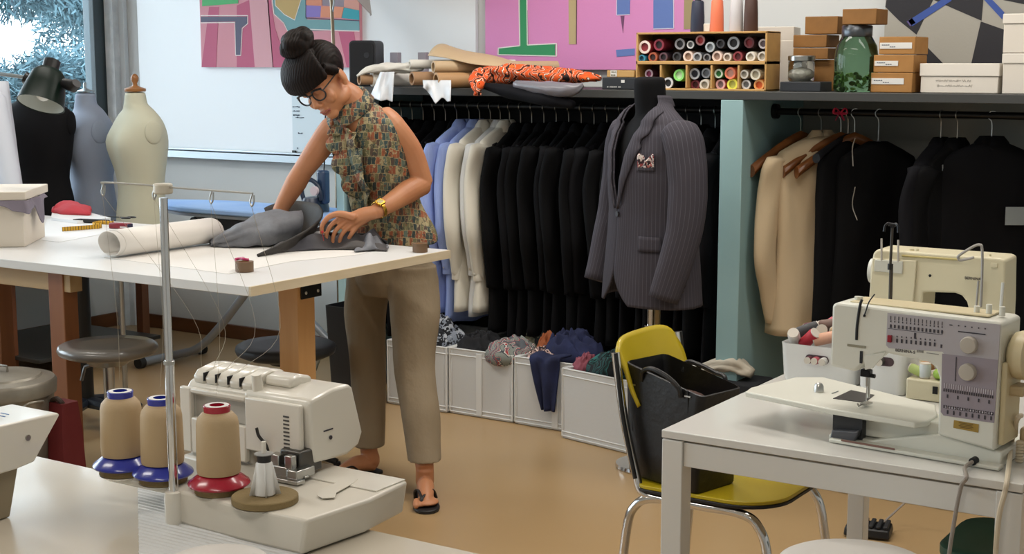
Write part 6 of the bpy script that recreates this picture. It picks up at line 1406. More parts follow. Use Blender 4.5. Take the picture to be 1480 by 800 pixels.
# ---------------------------------------------------------------- white machine end at the left edge
lm = thing('white_machine', 'white overlock or sewing machine end jutting in at the left edge of the photo', 'sewing machine', (-2.20, 1.60, RT+.0005))
XF = -2.12; L3 = lambda px, py: (oX(px, py, XF).y-1.60, oX(px, py, XF).z-RT-.0005)
tip, b1_, b2_ = L3(87, 599), L3(50, 667), L3(26, 677)
pr = [tip, b1_, b2_, (b2_[0]-.30, b2_[1]-.008), (b2_[0]-.30, tip[1]+.012), (tip[0]-.005, tip[1]+.005)]
m = MB(); m.prism(pr, 'x', XF-.13+2.20, XF+2.20); m.build('housing', ow, lm, bevel=.007, segs=3)
m = MB(); m.prism([(b2_[0]+.012, b2_[1]+.004), (b2_[0]-.012, .0), (b2_[0]-.28, 0), (b2_[0]-.28, b2_[1])], 'x', XF-.12+2.20, XF-.012+2.20); m.build('foot', M('tan_rubber', '#8d8068', .6), lm, bevel=.004)
q = L3(40, 632); MB().cyl((XF+2.199, q[0], q[1]), (XF+2.2025, q[0], q[1]), .0055, n=18).build('screw', steel, lm)
m = MB()
for i in range(5): m.box((XF-.06+2.20+.010*(i % 2), tip[0]-.075-.016*i, tip[1]+.0095+.0006*i), (.022, .002, .0012))
m.build('print', M('print_blue', '#5d7aa8', .5), lm)
# ---------------------------------------------------------------- round white tray at the very front
a = G(314, 809, RT+.035); wt = thing('round_tray', 'round white plastic tray at the bottom edge in front of the overlock machine', 'tray', (a.x, a.y, RT+.0075))
MB().lathe([(.001, .0), (.055, .0), (.068, .004), (.076, .022), (.079, .027), (.076, .029), (.065, .030), (.001, .0305)], n=48).build('body', M('tray_white', '#cfcbc5', .4), wt, smooth=60)
# ================================================================ TAILOR'S FORM WITH PINSTRIPE JACKET
k = NT('pinstripe'); g_ = k.n('ShaderNodeTexGradient', gradient_type='RADIAL'); k.l(k.coord(), g_.inputs['Vector'])
mu = k.n('ShaderNodeMath', operation='MULTIPLY'); mu.inputs[1].default_value = 84; k.l(g_.outputs['Fac'], mu.inputs[0])
fr_ = k.n('ShaderNodeMath', operation='FRACT'); k.l(mu.outputs[0], fr_.inputs[0])
k.l(k.ramp(fr_.outputs[0], [(0, '#413e45'), (.84, '#434047'), (.92, '#5d5a62'), (1, '#45424a')]), k.b.inputs['Base Color']); k.b.inputs['Roughness'].default_value = .85; k.b.inputs['Specular IOR Level'].default_value = .2
nz = k.n('ShaderNodeTexNoise'); nz.inputs['Scale'].default_value = 260; k.l(k.coord(), nz.inputs['Vector']); k.bump(nz.outputs['Fac'], .2, .002)
pin = k.m
k = NT('pinstripe_sleeve'); at_ = k.n('ShaderNodeAttribute', attribute_name='ang'); mu = k.n('ShaderNodeMath', operation='MULTIPLY'); mu.inputs[1].default_value = 26; k.l(at_.outputs['Fac'], mu.inputs[0])
fr_ = k.n('ShaderNodeMath', operation='FRACT'); k.l(mu.outputs[0], fr_.inputs[0])
k.l(k.ramp(fr_.outputs[0], [(0, '#413e45'), (.84, '#434047'), (.92, '#5d5a62'), (1, '#45424a')]), k.b.inputs['Base Color']); k.b.inputs['Roughness'].default_value = .85; k.b.inputs['Specular IOR Level'].default_value = .2
pin_s = k.m
JX, JY, JR = -2.53, 4.87, math.radians(-33)
tf = thing('dress_form', 'black tailoring form on a chrome pole wearing the pinstripe jacket', 'dress form', (JX, JY, 0), JR)
SHZ = 1.335
rings = []
for z, a, b in ((.66, .12, .09), (.68, .165, .115), (.85, .18, .12), (1.0, .165, .105), (1.15, .18, .115), (1.25, .185, .11), (1.31, .17, .085), (1.345, .10, .065), (1.36, .065, .062), (1.40, .06, .06), (1.45, .058, .059), (1.49, .057, .06), (1.498, .045, .05)):
    rings.append([(a*cos(q), b*sin(q)-(.02 if z > 1.34 else 0)*min(1, (z-1.34)/.08), z) for q in [2*pi*i/36 for i in range(36)]])
MB().loft(rings).build('torso', M('black_jersey', ''), tf, smooth=60, sub=1)
MB().lathe([(.0, .0), (.128, 0), (.131, .006), (.128, .018), (.10, .026), (.03, .034), (.022, .05)], n=44).build('base', chrome, tf)
MB().cyl((0, 0, .03), (0, 0, .68), .0155, n=18).build('pole', chrome, tf); MB().cyl((0, -.0, .53), (0, 0, .56), .026, n=18).build('clamp', chrome, tf); MB().tube([(.02, -.0, .545), (.055, -.02, .545)], .008, 8).build('clamp_screw', chrome, tf)
MB().cyl((0.03, .01, .45), (.03, .01, .68), .012, n=14).build('brass_tube', M('brass_tube', '#8d7b58', .35, .8), tf)
jk = thing('pinstripe_jacket', 'grey pinstripe suit jacket worn by the tailoring form with a patterned pocket square', 'jacket', (JX, JY, 0), JR)
def jprof(z):
    T_ = ((.655, .245, .165), (.75, .238, .160), (.90, .222, .148), (1.0, .215, .143), (1.12, .222, .150), (1.22, .222, .142), (1.29, .215, .118), (1.325, .20, .095), (1.35, .165, .078), (1.375, .115, .072), (1.40, .080, .073), (1.425, .072, .073))
    for (z0, a0, b0), (z1, a1, b1) in zip(T_, T_[1:]):
        if z <= z1: f = max(0, (z-z0)/(z1-z0)); return a0+(a1-a0)*f, b0+(b1-b0)*f
    return T_[-1][1:]
def jpt(z, an, off=0):
    a, b = jprof(z); r = 1+.018*noise.noise(Vector((cos(an)*3, sin(an)*3, z*4)))+.012*noise.noise(Vector((cos(an)*7, sin(an)*7, z*6)))
    x, y = (a+off)*cos(an)*r, (b+off)*sin(an)*r
    if z > 1.33: y += -.012
    return Vector((x, y, z+(.004*cos(2*an) if z > 1.3 else 0)))
BUT = 1.0
def vhalf(z):                        # half width of the front gap
    if z >= BUT: return .004+.088*((z-BUT)/.40)**1.05
    return .004 if z > .80 else .004+.095*((.80-z)/.145)**2.0
NA = 96; zs = [.655+(1.425-.655)*i/64 for i in range(65)]
m = MB(); vs = []; fs = []
for z in zs:
    vh = vhalf(z); a, b = jprof(z); g = math.asin(min(.98, vh/a))
    for i in range(NA+1):
        an = -pi/2+g+(2*pi-2*g)*i/NA
        o = .006*max(0, 1-i/6) if z < BUT+.02 else 0
        vs.append(jpt(z, an, o))
fs = [(j*(NA+1)+i, j*(NA+1)+i+1, (j+1)*(NA+1)+i+1, (j+1)*(NA+1)+i) for j in range(len(zs)-1) for i in range(NA)]
m.add(vs, fs); m.build('body', pin, jk, smooth=180, solid=.006)
# lapels and collar
for s in (-1, 1):
    m = MB(); rows = []
    for i in range(25):
        z = BUT+.012+(1.385-BUT-.012)*i/24; f = i/24; vh = vhalf(z); a, b = jprof(z)
        wl = .006+.080*f**.8 if f < .72 else (.006+.080*.72**.8)*(1-.42*(f-.72)/.28)
        if .66 < f < .72: wl *= .72
        row = []
        for q in range(9):
            u = q/8; x = min(.96*a, vh+wl*u); an = -math.acos(max(-1, min(1, s*x/a)))
            p = jpt(z, an, .010+.005*sin(u*pi)); row.append(p)
        rows.append(row)
    m.loft(rows, cap=False, closed=False); m.build('lapel', pin, jk, smooth=180, solid=.005)
m = MB(); rows = []
for i in range(31):
    an = -.12+(pi+.24)*i/30; c_, s_ = cos(an), sin(an)
    rows.append([(.070*c_, .070*s_-.012, 1.395), (.065*c_, .067*s_-.012, 1.428), (.072*c_, .074*s_-.011, 1.425), (.090*c_, .084*s_-.008, 1.385)])
m.loft(rows, cap=False, closed=False); m.build('collar', pin, jk, smooth=180, solid=.004, sub=1)
for s, bend in ((1, 1), (-1, 1)):
    P = smoothpath([(s*.165, .0, 1.318), (s*.222, .0, 1.26), (s*.252, .0, 1.14), (s*.268, -.012, 1.0), (s*.268, -.045, .86), (s*.255, -.095, .70)], 7); m = MB(); rings = []
    for i, p in enumerate(P):
        f = i/(len(P)-1); rr = .072+.006*sin(f*pi)-.016*f; rr *= min(1, .62+f*5)
        tg = (P[min(i+1, len(P)-1)]-P[max(i-1, 0)]).normalized(); u_ = tg.cross(Vector((0, 1, 0))).normalized(); w_ = u_.cross(tg)
        rings.append([p+u_*rr*.78*cos(q)*(1+.05*noise.noise(Vector((cos(q)*2, f*9, s))))+w_*rr*1.08*sin(q)*(1+.05*noise.noise(Vector((sin(q)*2, f*8, s+3)))) for q in [2*pi*e/28 for e in range(28)]])
    rings.append([p+(q-p)*.85 for q in rings[-1]]); m.loft(rings); sl = m.build('sleeve', pin_s, jk, smooth=180)
    at = sl.data.attributes.new('ang', 'FLOAT', 'POINT'); at.data.foreach_set('value', [((e+(14 if s > 0 else 0)) % 28)/28 for e in range(len(sl.data.vertices))])
    for e in range(3): 
        q = rings[-3-e][6 if s > 0 else 8]; MB().ell(q, (.006, .006, .006), 8, 6).build('cuff_button', M('dark_button', '#26242a', .4), sl)
p = jpt(.93, -1.0, .004); MB().grid(lambda u, v: jpt(.865+.055*v+.02*(1-u)*0, -.98+.46*u, .009), 10, 4).build('pocket_flap', pin, jk, smooth=180, solid=.004)
p = jpt(BUT-.008, -pi/2+.05, .012); MB().cyl((p.x, p.y, p.z), (p.x, p.y-.004, p.z), .010, n=16).build('button', M('dark_button', ''), jk)
ps = pattern('pocket_square_print', ['#8d3b40', '#d8c9c4', '#3f2c34', '#b56a66', '#efe6e0'], 60, dist=1.2)
hk = thing('pocket_square', 'red and white patterned pocket square in the jacket breast pocket', 'handkerchief', (JX, JY, 0), JR)
pc = jpt(1.175, -.98, .012)
def f_(u, v):
    an = -1.02+.33*u; q = jpt(1.172+.038*v*(1+.35*sin(u*9)), an, .010+.010*sin(u*14)*v+.008*v); return q
MB().grid(f_, 20, 8).build('cloth', ps, hk, smooth=180, solid=.003)
MB().grid(lambda u, v: jpt(1.160+.016*v, -1.04+.37*u, .010), 8, 3).build('welt', pin, jk, smooth=180, solid=.003)
# ================================================================ WOMAN
PX, PY = -2.98, 4.22
def B(px, py, Y): p = oY(px, py, Y); return Vector((p.x-PX, p.y-PY, p.z))
wm = thing('person', 'woman in a patterned sleeveless blouse and khaki trousers bending over the cutting table', 'person', (PX, PY, 0))
k = NT('skin'); k.b.inputs['Base Color'].default_value = lin('#bd8462'); k.b.inputs['Roughness'].default_value = .5; k.b.inputs['Subsurface Weight'].default_value = .12; k.b.inputs['Subsurface Radius'].default_value = (.012, .005, .003); k.b.inputs['Subsurface Scale'].default_value = .5
nz = k.n('ShaderNodeTexNoise'); nz.inputs['Scale'].default_value = 9; k.l(k.coord(), nz.inputs['Vector']); k.l(k.ramp(nz.outputs['Fac'], [(.3, '#b27650'), (.7, '#c0855e')]), k.b.inputs['Base Color'])
skin = k.m
def limb(m, pts, rad, n=18, steps=6, flat=None):
    P = smoothpath(pts, steps); N_ = len(P); R = []
    for i in range(N_):
        t = i/(N_-1)*(len(rad)-1); q = int(min(t, len(rad)-2)); R.append(rad[q]+(rad[q+1]-rad[q])*(t-q))
    P = [P[0]-(P[1]-P[0]).normalized()*R[0]*.5]+P+[P[-1]+(P[-1]-P[-2]).normalized()*R[-1]*.5]; R = [R[0]*.55]+R+[R[-1]*.55]
    m.tube(P, R, n)
hips, waist, chest, uch, neckb = B(563, 380, 4.32), B(556, 305, 4.29), B(535, 230, 4.21), B(522, 185, 4.16), B(509, 155, 4.12)
shL, elL, wrL = B(562, 172, 4.20), B(611, 266, 4.30), B(541, 307, 4.05)
shR, elR, wrR = B(480, 188, 4.12), B(438, 246, 4.08), B(408, 298, 4.04)
hd = B(467, 116, 4.02)
HM = Matrix.Translation(hd) @ Euler((math.radians(36), math.radians(-17), math.radians(-2)), 'XYZ').to_matrix().to_4x4() @ Matrix.Scale(1.07, 4)
def hp(x, y, z): return HM @ Vector((x, y, z))
body_m = MB()
# head
body_m.M = HM
body_m.ell((0, .012, .03), (.070, .090, .082), 28, 18)
body_m.ell((0, -.026, -.035), (.057, .060, .076), 26, 16)
body_m.ell((0, -.060, -.093), (.024, .022, .022), 16, 10)
for s in (-1, 1):
    body_m.ell((s*.032, -.060, -.036), (.026, .022, .026), 16, 10)              # cheek
    body_m.ell((s*.030, -.076, .006), (.018, .012, .011), 14, 8)                # closed lid
    body_m.ell((s*.030, -.074, .024), (.024, .012, .008), 14, 8)                # brow ridge
    body_m.ell((s*.072, .012, -.012), (.009, .021, .031), 14, 10, Euler((.15, 0, s*.35)))   # ear
    body_m.ell((s*.070, .004, -.036), (.008, .011, .011), 10, 8)
    body_m.ell((s*.043, -.01, -.070), (.022, .04, .024), 14, 10)                # jaw
    body_m.ell((s*.011, -.095, -.040), (.009, .010, .008), 10, 8)               # nostril wing
body_m.tube([(0, -.078, .014), (0, -.090, -.008), (0, -.103, -.034), (0, -.094, -.044)], [.009, .010, .0115, .008], 12)
body_m.ell((0, -.082, -.066), (.022, .010, .0065), 14, 8); body_m.ell((0, -.079, -.077), (.018, .010, .007), 14, 8)
body_m.M = None
limb(body_m, [hp(0, .03, -.02), hp(0, .03, -.075), neckb+Vector((0, .0, .02)), uch], [.055, .052, .055, .065])
# torso (under the clothes)
def ring(c, a, b, tilt=0, n=36):
    return [c+Vector((a*cos(q), b*sin(q)*cos(tilt), b*sin(q)*sin(tilt))) for q in [2*pi*i/n for i in range(n)]]
body_m.loft([ring(hips+Vector((0, 0, -.05)), .09, .07), ring(hips, .12, .085), ring(waist, .115, .085, .2), ring(chest, .135, .095, .35), ring(uch, .13, .08, .45), ring(neckb+Vector((0, 0, -.02)), .07, .055, .5)])
# arms
limb(body_m, [shL+Vector((-.03, 0, .0)), shL+Vector((.012, .0, -.03)), shL.lerp(elL, .5)+Vector((.01, .012, .0)), elL], [.052, .052, .047, .040])
limb(body_m, [elL+Vector((0, 0, .0)), elL.lerp(wrL, .3)+Vector((0, 0, .004)), elL.lerp(wrL, .7), wrL], [.040, .043, .033, .026])
limb(body_m, [shR+Vector((.03, 0, 0)), shR, shR.lerp(elR, .5), elR], [.048, .050, .046, .038])
limb(body_m, [elR, elR.lerp(wrR, .35), wrR, B(402, 318, 4.04)], [.038, .040, .029, .030])
# left hand
kn = [B(491, 315, 3.955), B(499, 320, 3.965), B(507, 325, 3.978), B(515, 328, 3.995)]
pc_ = B(510, 317, 3.99)
limb(body_m, [wrL, wrL.lerp(pc_, .5)+Vector((0, 0, .004)), pc_], [.025, .027, .026])
for q in kn: limb(body_m, [wrL.lerp(q, .3), wrL.lerp(q, .7)+Vector((0, 0, .003)), q], [.015, .013, .0102], 12, 4)
tips = [(B(478, 326, 3.930), B(472, 339, 3.922), B(472, 351, 3.922)), (B(486, 332, 3.937), B(481, 345, 3.932), B(482, 357, 3.935)), (B(496, 336, 3.952), B(491, 348, 3.948), B(493, 358, 3.950)), (B(508, 338, 3.976), B(503, 348, 3.972), B(504, 356, 3.972))]
for q, (a, b, c) in zip(kn, tips): limb(body_m, [q, a, b, c], [.0098, .0084, .0074, .0062], 12, 4)
limb(body_m, [B(512, 314, 3.975), B(492, 309, 3.942), B(476, 313, 3.918), B(466, 325, 3.905), B(465, 337, 3.905)], [.015, .0125, .0105, .009, .0072], 12, 4)
# right hand (inside the garment)
rk_ = B(399, 329, 4.02); limb(body_m, [B(402, 318, 4.04), rk_], [.028, .028], 14)
for i in range(4):
    o_x = Vector((.018*(i-1.5), .012*(i-1.5), 0)); limb(body_m, [rk_+o_x, rk_+o_x*1.15+Vector((-.028, -.012, -.018)), rk_+o_x*1.2+Vector((-.042, -.015, -.042+.003*i))], [.0095, .009, .007], 10, 4)
limb(body_m, [rk_+Vector((.01, -.01, .01)), rk_+Vector((.03, -.035, -.01)), rk_+Vector((.02, -.055, -.03))], [.012, .011, .008], 10, 4)
# legs and feet
ankL, ankR = B(614, 676, 4.085), B(533, 652, 4.20)
hipL, knL, hipR, knR = B(596, 405, 4.31), B(599, 530, 4.22), B(534, 405, 4.33), B(532, 530, 4.27)
for h_, kk, an_ in ((hipL, knL, ankL), (hipR, knR, ankR)): limb(body_m, [h_, kk, kk.lerp(an_, .45), an_], [.055, .042, .042, .033])
def foot(an_, toe, sd):
    d_ = Vector((toe.x-an_.x, toe.y-an_.y, 0)).normalized(); sv = Vector((-d_.y, d_.x, 0)); base = Vector((an_.x, an_.y, 0)); fl = .012
    limb(body_m, [an_, base+Vector((0, 0, .055))-d_*.012, base-d_*.022+Vector((0, 0, fl+.026))], [.033, .034, .027], 16)
    limb(body_m, [base-d_*.02+Vector((0, 0, fl+.024)), base+d_*.05+Vector((0, 0, fl+.040)), base+d_*.12+Vector((0, 0, fl+.024)), base+d_*.15+Vector((0, 0, fl+.015))], [.026, .032, .026, .016], 16)
    body_m.ell(base+d_*.14+Vector((0, 0, fl+.013)), (.044, .044, .012), 20, 10)
    for i in range(5):
        o = (-.034+.0165*i)*sd; L = .185-.009*i-(.012 if i == 0 else 0)*0
        r = .0125 if i == 0 else .0088-.0004*i
        limb(body_m, [base+d_*.135+sv*o+Vector((0, 0, fl+.014)), base+d_*(L-.02)+sv*o*1.08+Vector((0, 0, fl+.0135)), base+d_*L+sv*o*1.1+Vector((0, 0, fl+.009))], [r, r, r*.8], 12, 4)
    return base, d_, sv
toeL = G(618, 747, 0)-Vector((PX, PY, 0)); toeR = ankR+Vector((-.05, -.2, 0))
fL = foot(ankL, toeL, 1); fR = foot(ankR, toeR, -1)
bo = body_m.build('body', skin, wm, smooth=180, remesh=.0036, smoothmod=4)
# sandals
def sandal(ft, sd):
    base, d_, sv = ft; P = []
    for u, w_ in ((-.05, .018), (-.045, .028), (.0, .034), (.06, .034), (.11, .043), (.15, .047), (.185, .040), (.205, .026), (.212, .010)): P.append((u, w_))
    poly = [base+d_*u+sv*w_ for u, w_ in P]+[base+d_*u-sv*w_ for u, w_ in P[::-1]]
    r = MB(); r.prism([(p.x, p.y) for p in poly], 'z', .0, .013); o = r.build('sandal', M('sandal_black', '#161517', .5), wm, bevel=.003)
    c = base+d_*.158+sv*(-.017*sd)+Vector((0, 0, .016)); 
    for s in (-1, 1):
        a = base+d_*.06+sv*.037*s+Vector((0, 0, .014)); mid = a.lerp(c, .5)+Vector((0, 0, .036))
        MB().tube(smoothpath([a, a.lerp(mid, .6)+sv*.006*s+Vector((0, 0, .012)), mid+Vector((0, 0, .005)), c+Vector((0, 0, .024)), c], 5), .0065, 8, flat=.55).build('strap', M('sandal_black', ''), o)
sandal(fL, 1); sandal(fR, -1)
# lips, glasses
m = MB(); m.M = HM; m.tube(smoothpath([(-.024, -.080, -.070), (-.012, -.0905, -.067), (0, -.0925, -.0685), (.012, -.0905, -.067), (.024, -.080, -.070)], 4), [.001]+[.0029]*15+[.001], 8); m.tube(smoothpath([(-.020, -.081, -.074), (0, -.090, -.0785), (.020, -.081, -.074)], 5), [.001]+[.0034]*9+[.001], 8); m.build('lips', M('lip_colour', '#9a5446', .45), wm)
gl = MB(); gl.M = HM; gk = M('glasses_black', '#0f1014', .3)
for s in (-1, 1):
    gl.tube([(s*(.033+.025*cos(q)), -.098+.010*abs(cos(q)+.4)*.5, -.003+.0205*sin(q)) for q in [2*pi*i/24 for i in range(25)]], .0028, 8)
    gl.tube([(s*.058, -.092, .006), (s*.073, -.05, .010), (s*.079, .012, .012)], .0024, 8)
    gl.tube([(s*.012, -.095, .014), (s*.034, -.0995, .019), (s*.056, -.092, .013)], .0036, 8)
gl.tube([(-.010, -.099, .005), (0, -.1025, .008), (.010, -.099, .005)], .0026, 8); glo = gl.build('glasses', gk, wm)
for s in (-1, 1):
    m = MB(); m.M = HM; m.loft([[(s*(.033+.024*f*cos(q)), -.097, -.003+.0195*f*sin(q)) for q in [2*pi*i/20 for i in range(20)]] for f in (1, .02)], cap=False); m.build('lens', M('lens_glass', '#ffffff', .0, trans=1, ior=1.05, spec=.3), glo)
# hair
k = NT('hair_dark'); wv = k.n('ShaderNodeTexWave'); wv.inputs['Scale'].default_value = 30; wv.inputs['Distortion'].default_value = 6; k.l(k.coord(), wv.inputs['Vector'])
k.l(k.ramp(wv.outputs['Fac'], [(0, '#0c0705'), (1, '#190e09')]), k.b.inputs['Base Color']); k.b.inputs['Roughness'].default_value = .6; k.b.inputs['Specular IOR Level'].default_value = .15; k.bump(wv.outputs['Fac'], .25, .004); hairm = k.m
hm = MB(); hm.M = HM
hm.ell((0, .026, .046), (.082, .092, .082), 32, 20)
hm.ell((0, .05, .018), (.064, .055, .055), 24, 14)
for i in range(17):                                         # fringe strands over the forehead
    x = -.078+.156*i/16; yb = -.088*(1-(x/.10)**2)**.5-.012
    hm.tube(smoothpath([(x*.35, -.005, .122), (x*.75, yb*.62, .112), (x*.98, yb*.98, .078), (x*1.02, yb*1.02-.004, .045), (x*1.0, yb*.99-.002, .026+.012*(abs(x)/.078)**2)], 4), [.014, .018, .017, .015, .013]+[.0135]*11+[.011], 10)
for s in (-1, 1):
    hm.tube(smoothpath([(s*.072, -.045, .06), (s*.077, -.02, .03), (s*.076, .0, .012)], 4), [.016]*4+[.014]*4+[.009], 10)
hm.build('hair', hairm, wm, smooth=180, remesh=.004, smoothmod=4)
bu = MB(); bu.M = HM
for i in range(9):
    a = 2*pi*i/9; bu.ell((.030*cos(a), .006+.030*sin(a), .155+.006*sin(i*2.1)), (.034, .030, .034), 16, 10, Euler((.4*sin(i), .5*cos(i), a)))
bu.ell((0, .006, .165), (.042, .042, .036), 18, 12); bu.tube([(.05*cos(q), .006+.05*sin(q), .142+.01*sin(2*q)) for q in [2*pi*i/24 for i in range(25)]], .016, 10)
bu.ell((0, .008, .13), (.04, .04, .03), 14, 10)
bu.build('hair_bun', hairm, wm, smooth=180, remesh=.004, smoothmod=2)
# blouse
k = NT('blouse_print'); cvec = k.coord(scale=(1, 1, 1), rot=(.25, .15, .1)); br_ = k.n('ShaderNodeTexBrick'); br_.inputs['Scale'].default_value = 1; br_.inputs['Brick Width'].default_value = .019; br_.inputs['Row Height'].default_value = .027; br_.inputs['Mortar Size'].default_value = .0011
nz = k.n('ShaderNodeTexNoise'); nz.inputs['Scale'].default_value = 30; k.l(cvec, nz.inputs['Vector']); mx = k.n('ShaderNodeMixRGB'); mx.blend_type = 'ADD'; mx.inputs[0].default_value = .014
k.l(cvec, mx.inputs[1]); k.l(nz.outputs['Color'], mx.inputs[2])
sw = k.n('ShaderNodeSeparateXYZ'); k.l(mx.outputs[0], sw.inputs[0]); cb2 = k.n('ShaderNodeCombineXYZ'); ad = k.n('ShaderNodeMath', operation='ADD'); k.l(sw.outputs[0], ad.inputs[0]); k.l(sw.outputs[1], ad.inputs[1]); k.l(ad.outputs[0], cb2.inputs[0]); k.l(sw.outputs[2], cb2.inputs[1])
k.l(cb2.outputs[0], br_.inputs['Vector']); br_.inputs['Color1'].default_value = (0, 0, 0, 1); br_.inputs['Color2'].default_value = (1, 1, 1, 1); br_.inputs['Mortar'].default_value = (.5, .5, .5, 1)
vo = k.n('ShaderNodeTexVoronoi'); vo.inputs['Scale'].default_value = 75; k.l(cvec, vo.inputs['Vector']); sp_ = k.n('ShaderNodeSeparateColor'); k.l(vo.outputs['Color'], sp_.inputs[0])
c1 = k.ramp(br_.outputs['Color'], [(0, '#8d4f35'), (.14, '#2c3a3a'), (.28, '#6f6c4c'), (.45, '#a89a74'), (.53, '#9a5838'), (.64, '#3a5052'), (.76, '#54443a'), (.88, '#5f6e62')], True)
c2 = k.ramp(sp_.outputs[0], [(0, '#2b3430'), (.3, '#8c8260'), (.5, '#445048'), (.68, '#7d4a30'), (.84, '#b3a680')], True)
mx2 = k.n('ShaderNodeMixRGB'); nz3 = k.n('ShaderNodeTexNoise'); nz3.inputs['Scale'].default_value = 90; nz3.inputs['Detail'].default_value = 3; k.l(cvec, nz3.inputs['Vector'])
k.l(k.ramp(nz3.outputs['Fac'], [(.50, (0, 0, 0, 1)), (.58, (.75, .75, .75, 1))]), mx2.inputs[0]); k.l(c1, mx2.inputs[1]); k.l(c2, mx2.inputs[2]); k.l(mx2.outputs[0], k.b.inputs['Base Color']); k.b.inputs['Roughness'].default_value = .7
blm = k.m
def wr(rg_, amp, seed, fx=3.0):
    return [p+(p-sum(rg_, Vector())/len(rg_)).normalized()*amp*noise.noise(Vector((p.x*18*fx/3+seed, p.y*18, p.z*9))) for p in rg_]
N_ = 64
T_ = [(B(573, 348, 4.315), .172, .118, .10), (B(571, 335, 4.315), .170, .116, .10), (B(566, 318, 4.305), .155, .11, .14), (B(559, 298, 4.285), .136, .102, .18), (B(552, 272, 4.262), .136, .100, .22), (B(543, 245, 4.232), .146, .106, .28), (B(535, 220, 4.205), .152, .108, .34), (B(528, 198, 4.182), .152, .100, .38), (B(522, 180, 4.163), .150, .088, .42), (B(517, 168, 4.150), .134, .077, .45), (B(512, 158, 4.138), .085, .066, .5), (B(508, 151, 4.13), .066, .060, .55), (B(504, 144, 4.115), .060, .056, .55)]
rings = [wr(ring(c, a, b, t, N_), .010 if i < 10 else .002, 2.0) for i, (c, a, b, t) in enumerate(T_)]
MBb = MB(); MBb.loft(rings, cap=False); blouse = MBb.build('blouse', blm, wm, smooth=180, solid=.004, sub=1)
m = MB(); rows = []                                          # collar
c0, c1_ = T_[11][0], T_[12][0]
for i in range(29):
    an = -pi/2+.22+(2*pi-.44)*i/28; e = abs(i-14)/14
    def rp(c, a, b, dz=0): return c+Vector((a*cos(an), b*sin(an)*cos(.55), b*sin(an)*sin(.55)+dz))
    rows.append([rp(c0, .066, .060), rp(c1_, .060, .057, .012), rp(c1_, .068, .066, .012), rp(c0, .088+.012*e**3, .084+.028*e**3, -.006-.022*e**3)])
m.loft(rows, cap=False, closed=False); m.build('collar', blm, blouse, smooth=180, solid=.003)
def front(tz, ax_, off):                                    # point on the blouse front: tz along the torso, ax_ across
    q = tz*(len(T_)-3); i = int(min(q, len(T_)-3)); f = q-i; c = T_[i][0].lerp(T_[i+1][0], f); a = T_[i][1]+(T_[i+1][1]-T_[i][1])*f; b = T_[i][2]+(T_[i+1][2]-T_[i][2])*f; t = T_[i][3]+(T_[i+1][3]-T_[i][3])*f
    an = -pi/2+ax_/a; return c+Vector(((a+off)*cos(an), (b+off)*sin(an)*cos(t), (b+off)*sin(an)*sin(t)))
for s, w_ in ((-1, .062), (1, .056)):
    def f_(u, v):
        tz = .93-.66*u; fz = sin(u*30+s)*.018*v*(1+.3*sin(u*11)); ww = w_*(.55+.45*sin(pi*min(1, u*1.15)**.8))
        p = front(tz+.022*sin(u*30+1.4+s)*v, s*ww*v+.006*sin(u*20)*v, .010+.028*v*(1-.4*v)+fz); return p
    MB().grid(f_, 90, 10).build('ruffle', blm, blouse, smooth=180, solid=.003)
# trousers
tr_ = MB()
def leg(pts, rad, seed):
    P = smoothpath(pts, 8); rings = []
    for i, p in enumerate(P):
        t = i/(len(P)-1)*(len(rad)-1); q = int(min(t, len(rad)-2)); r = rad[q]+(rad[q+1]-rad[q])*(t-q)
        rings.append([p+Vector((r*cos(a)*.98, r*sin(a)*1.04, 0))*(1+.035*noise.noise(Vector((cos(a)*1.5+seed, sin(a)*1.5, p.z*9)))+.02*noise.noise(Vector((cos(a)*4+seed, sin(a)*4, p.z*22)))) for a in [2*pi*e/36 for e in range(36)]])
    tr_.loft(rings)
hemL, hemR = B(614, 664, 4.10), B(534, 644, 4.205)
leg([hipL+Vector((0, 0, .06)), hipL, B(600, 455, 4.28), knL, B(608, 600, 4.16), hemL], [.088, .098, .093, .076, .070, .061], 1)
leg([hipR+Vector((0, 0, .06)), hipR, B(528, 455, 4.31), knR, B(533, 600, 4.23), hemR], [.085, .090, .080, .068, .063, .058], 5)
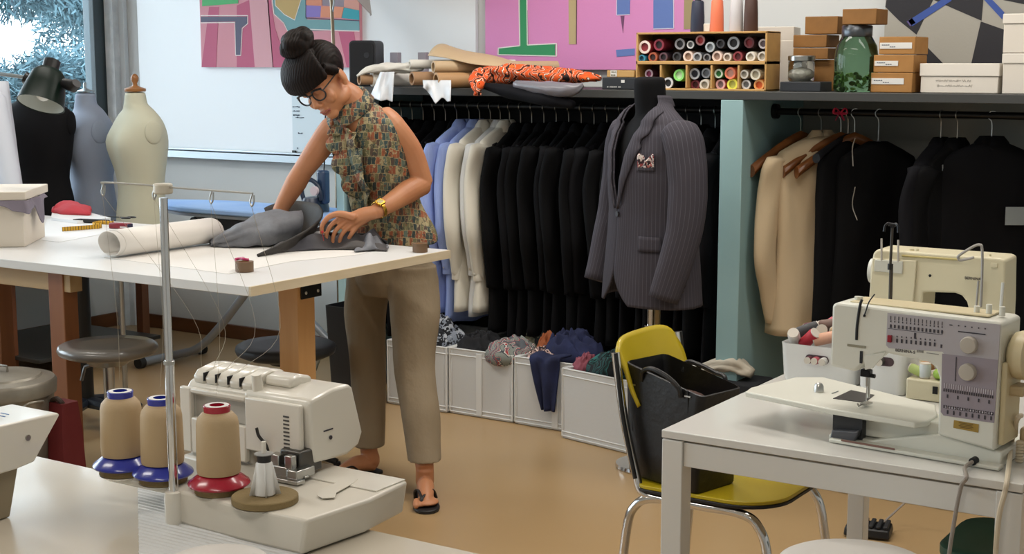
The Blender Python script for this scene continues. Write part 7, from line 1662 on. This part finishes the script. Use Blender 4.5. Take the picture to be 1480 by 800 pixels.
tr_.loft([ring(B(566, 425, 4.32), .13, .095), ring(B(566, 405, 4.32), .160, .112), ring(B(566, 380, 4.32), .168, .116), ring(B(566, 350, 4.315), .155, .105), ring(B(563, 325, 4.31), .14, .095)])
k = NT('khaki_cotton'); nz = k.n('ShaderNodeTexNoise'); nz.inputs['Scale'].default_value = 5; k.l(k.coord(), nz.inputs['Vector']); k.l(k.ramp(nz.outputs['Fac'], [(.3, '#87775f'), (.7, '#93836b')]), k.b.inputs['Base Color']); k.b.inputs['Roughness'].default_value = .8
nz = k.n('ShaderNodeTexNoise'); nz.inputs['Scale'].default_value = 14; nz.inputs['Detail'].default_value = 4; k.l(k.coord(scale=(1.4, 1.4, .9)), nz.inputs['Vector']); k.bump(nz.outputs['Fac'], .35, .02)
tr_.build('trousers', k.m, wm, smooth=180, remesh=.006, smoothmod=3)
# watch
gold = M('gold_metal', '#c79a3c', .25, .9); dr = (elL-wrL).normalized(); wc = wrL+dr*.026
q = dr.to_track_quat('Z', 'Y').to_matrix().to_4x4(); q.translation = wc; m = MB(); m.M = q
m.loft([[(.0325*f*cos(a), .0315*f*sin(a), z) for a in [2*pi*i/32 for i in range(32)]] for f, z in ((1, -.007), (1.05, -.006), (1.05, .006), (1, .007))], cap=False); wt_ = m.build('watch', gold, wm, smooth=40)
nrm = Vector((.30, -.75, .58)).normalized(); nrm = (nrm-dr*nrm.dot(dr)).normalized(); cs = wc+nrm*.034
R3 = Matrix((dr.cross(nrm), dr, nrm)).transposed().to_4x4(); R3.translation = cs
m = MB(); m.M = R3; m.prism(rrect(.030, .033, .007, 4), 'z', -.004, .004); m.build('watch_case', gold, wt_, bevel=.001)
m = MB(); m.M = R3; m.prism(rrect(.019, .021, .004, 4), 'z', .0035, .0048); m.build('watch_face', M('watch_face', '#b9a96a', .3), wt_)
# red pin held between the fingers
a = B(469, 335, 3.895); tag(MB().tube([(0, 0, 0), (.004, .002, -.03)], .0008, 6).ell((0, 0, .002), (.0045, .0045, .0045), 12, 8).build('pin', M('pin_red', '#b01c28', .3), None, loc=(a.x+PX, a.y+PY-.012, a.z)), 'red headed pin held between the womans thumb and finger', 'pin')
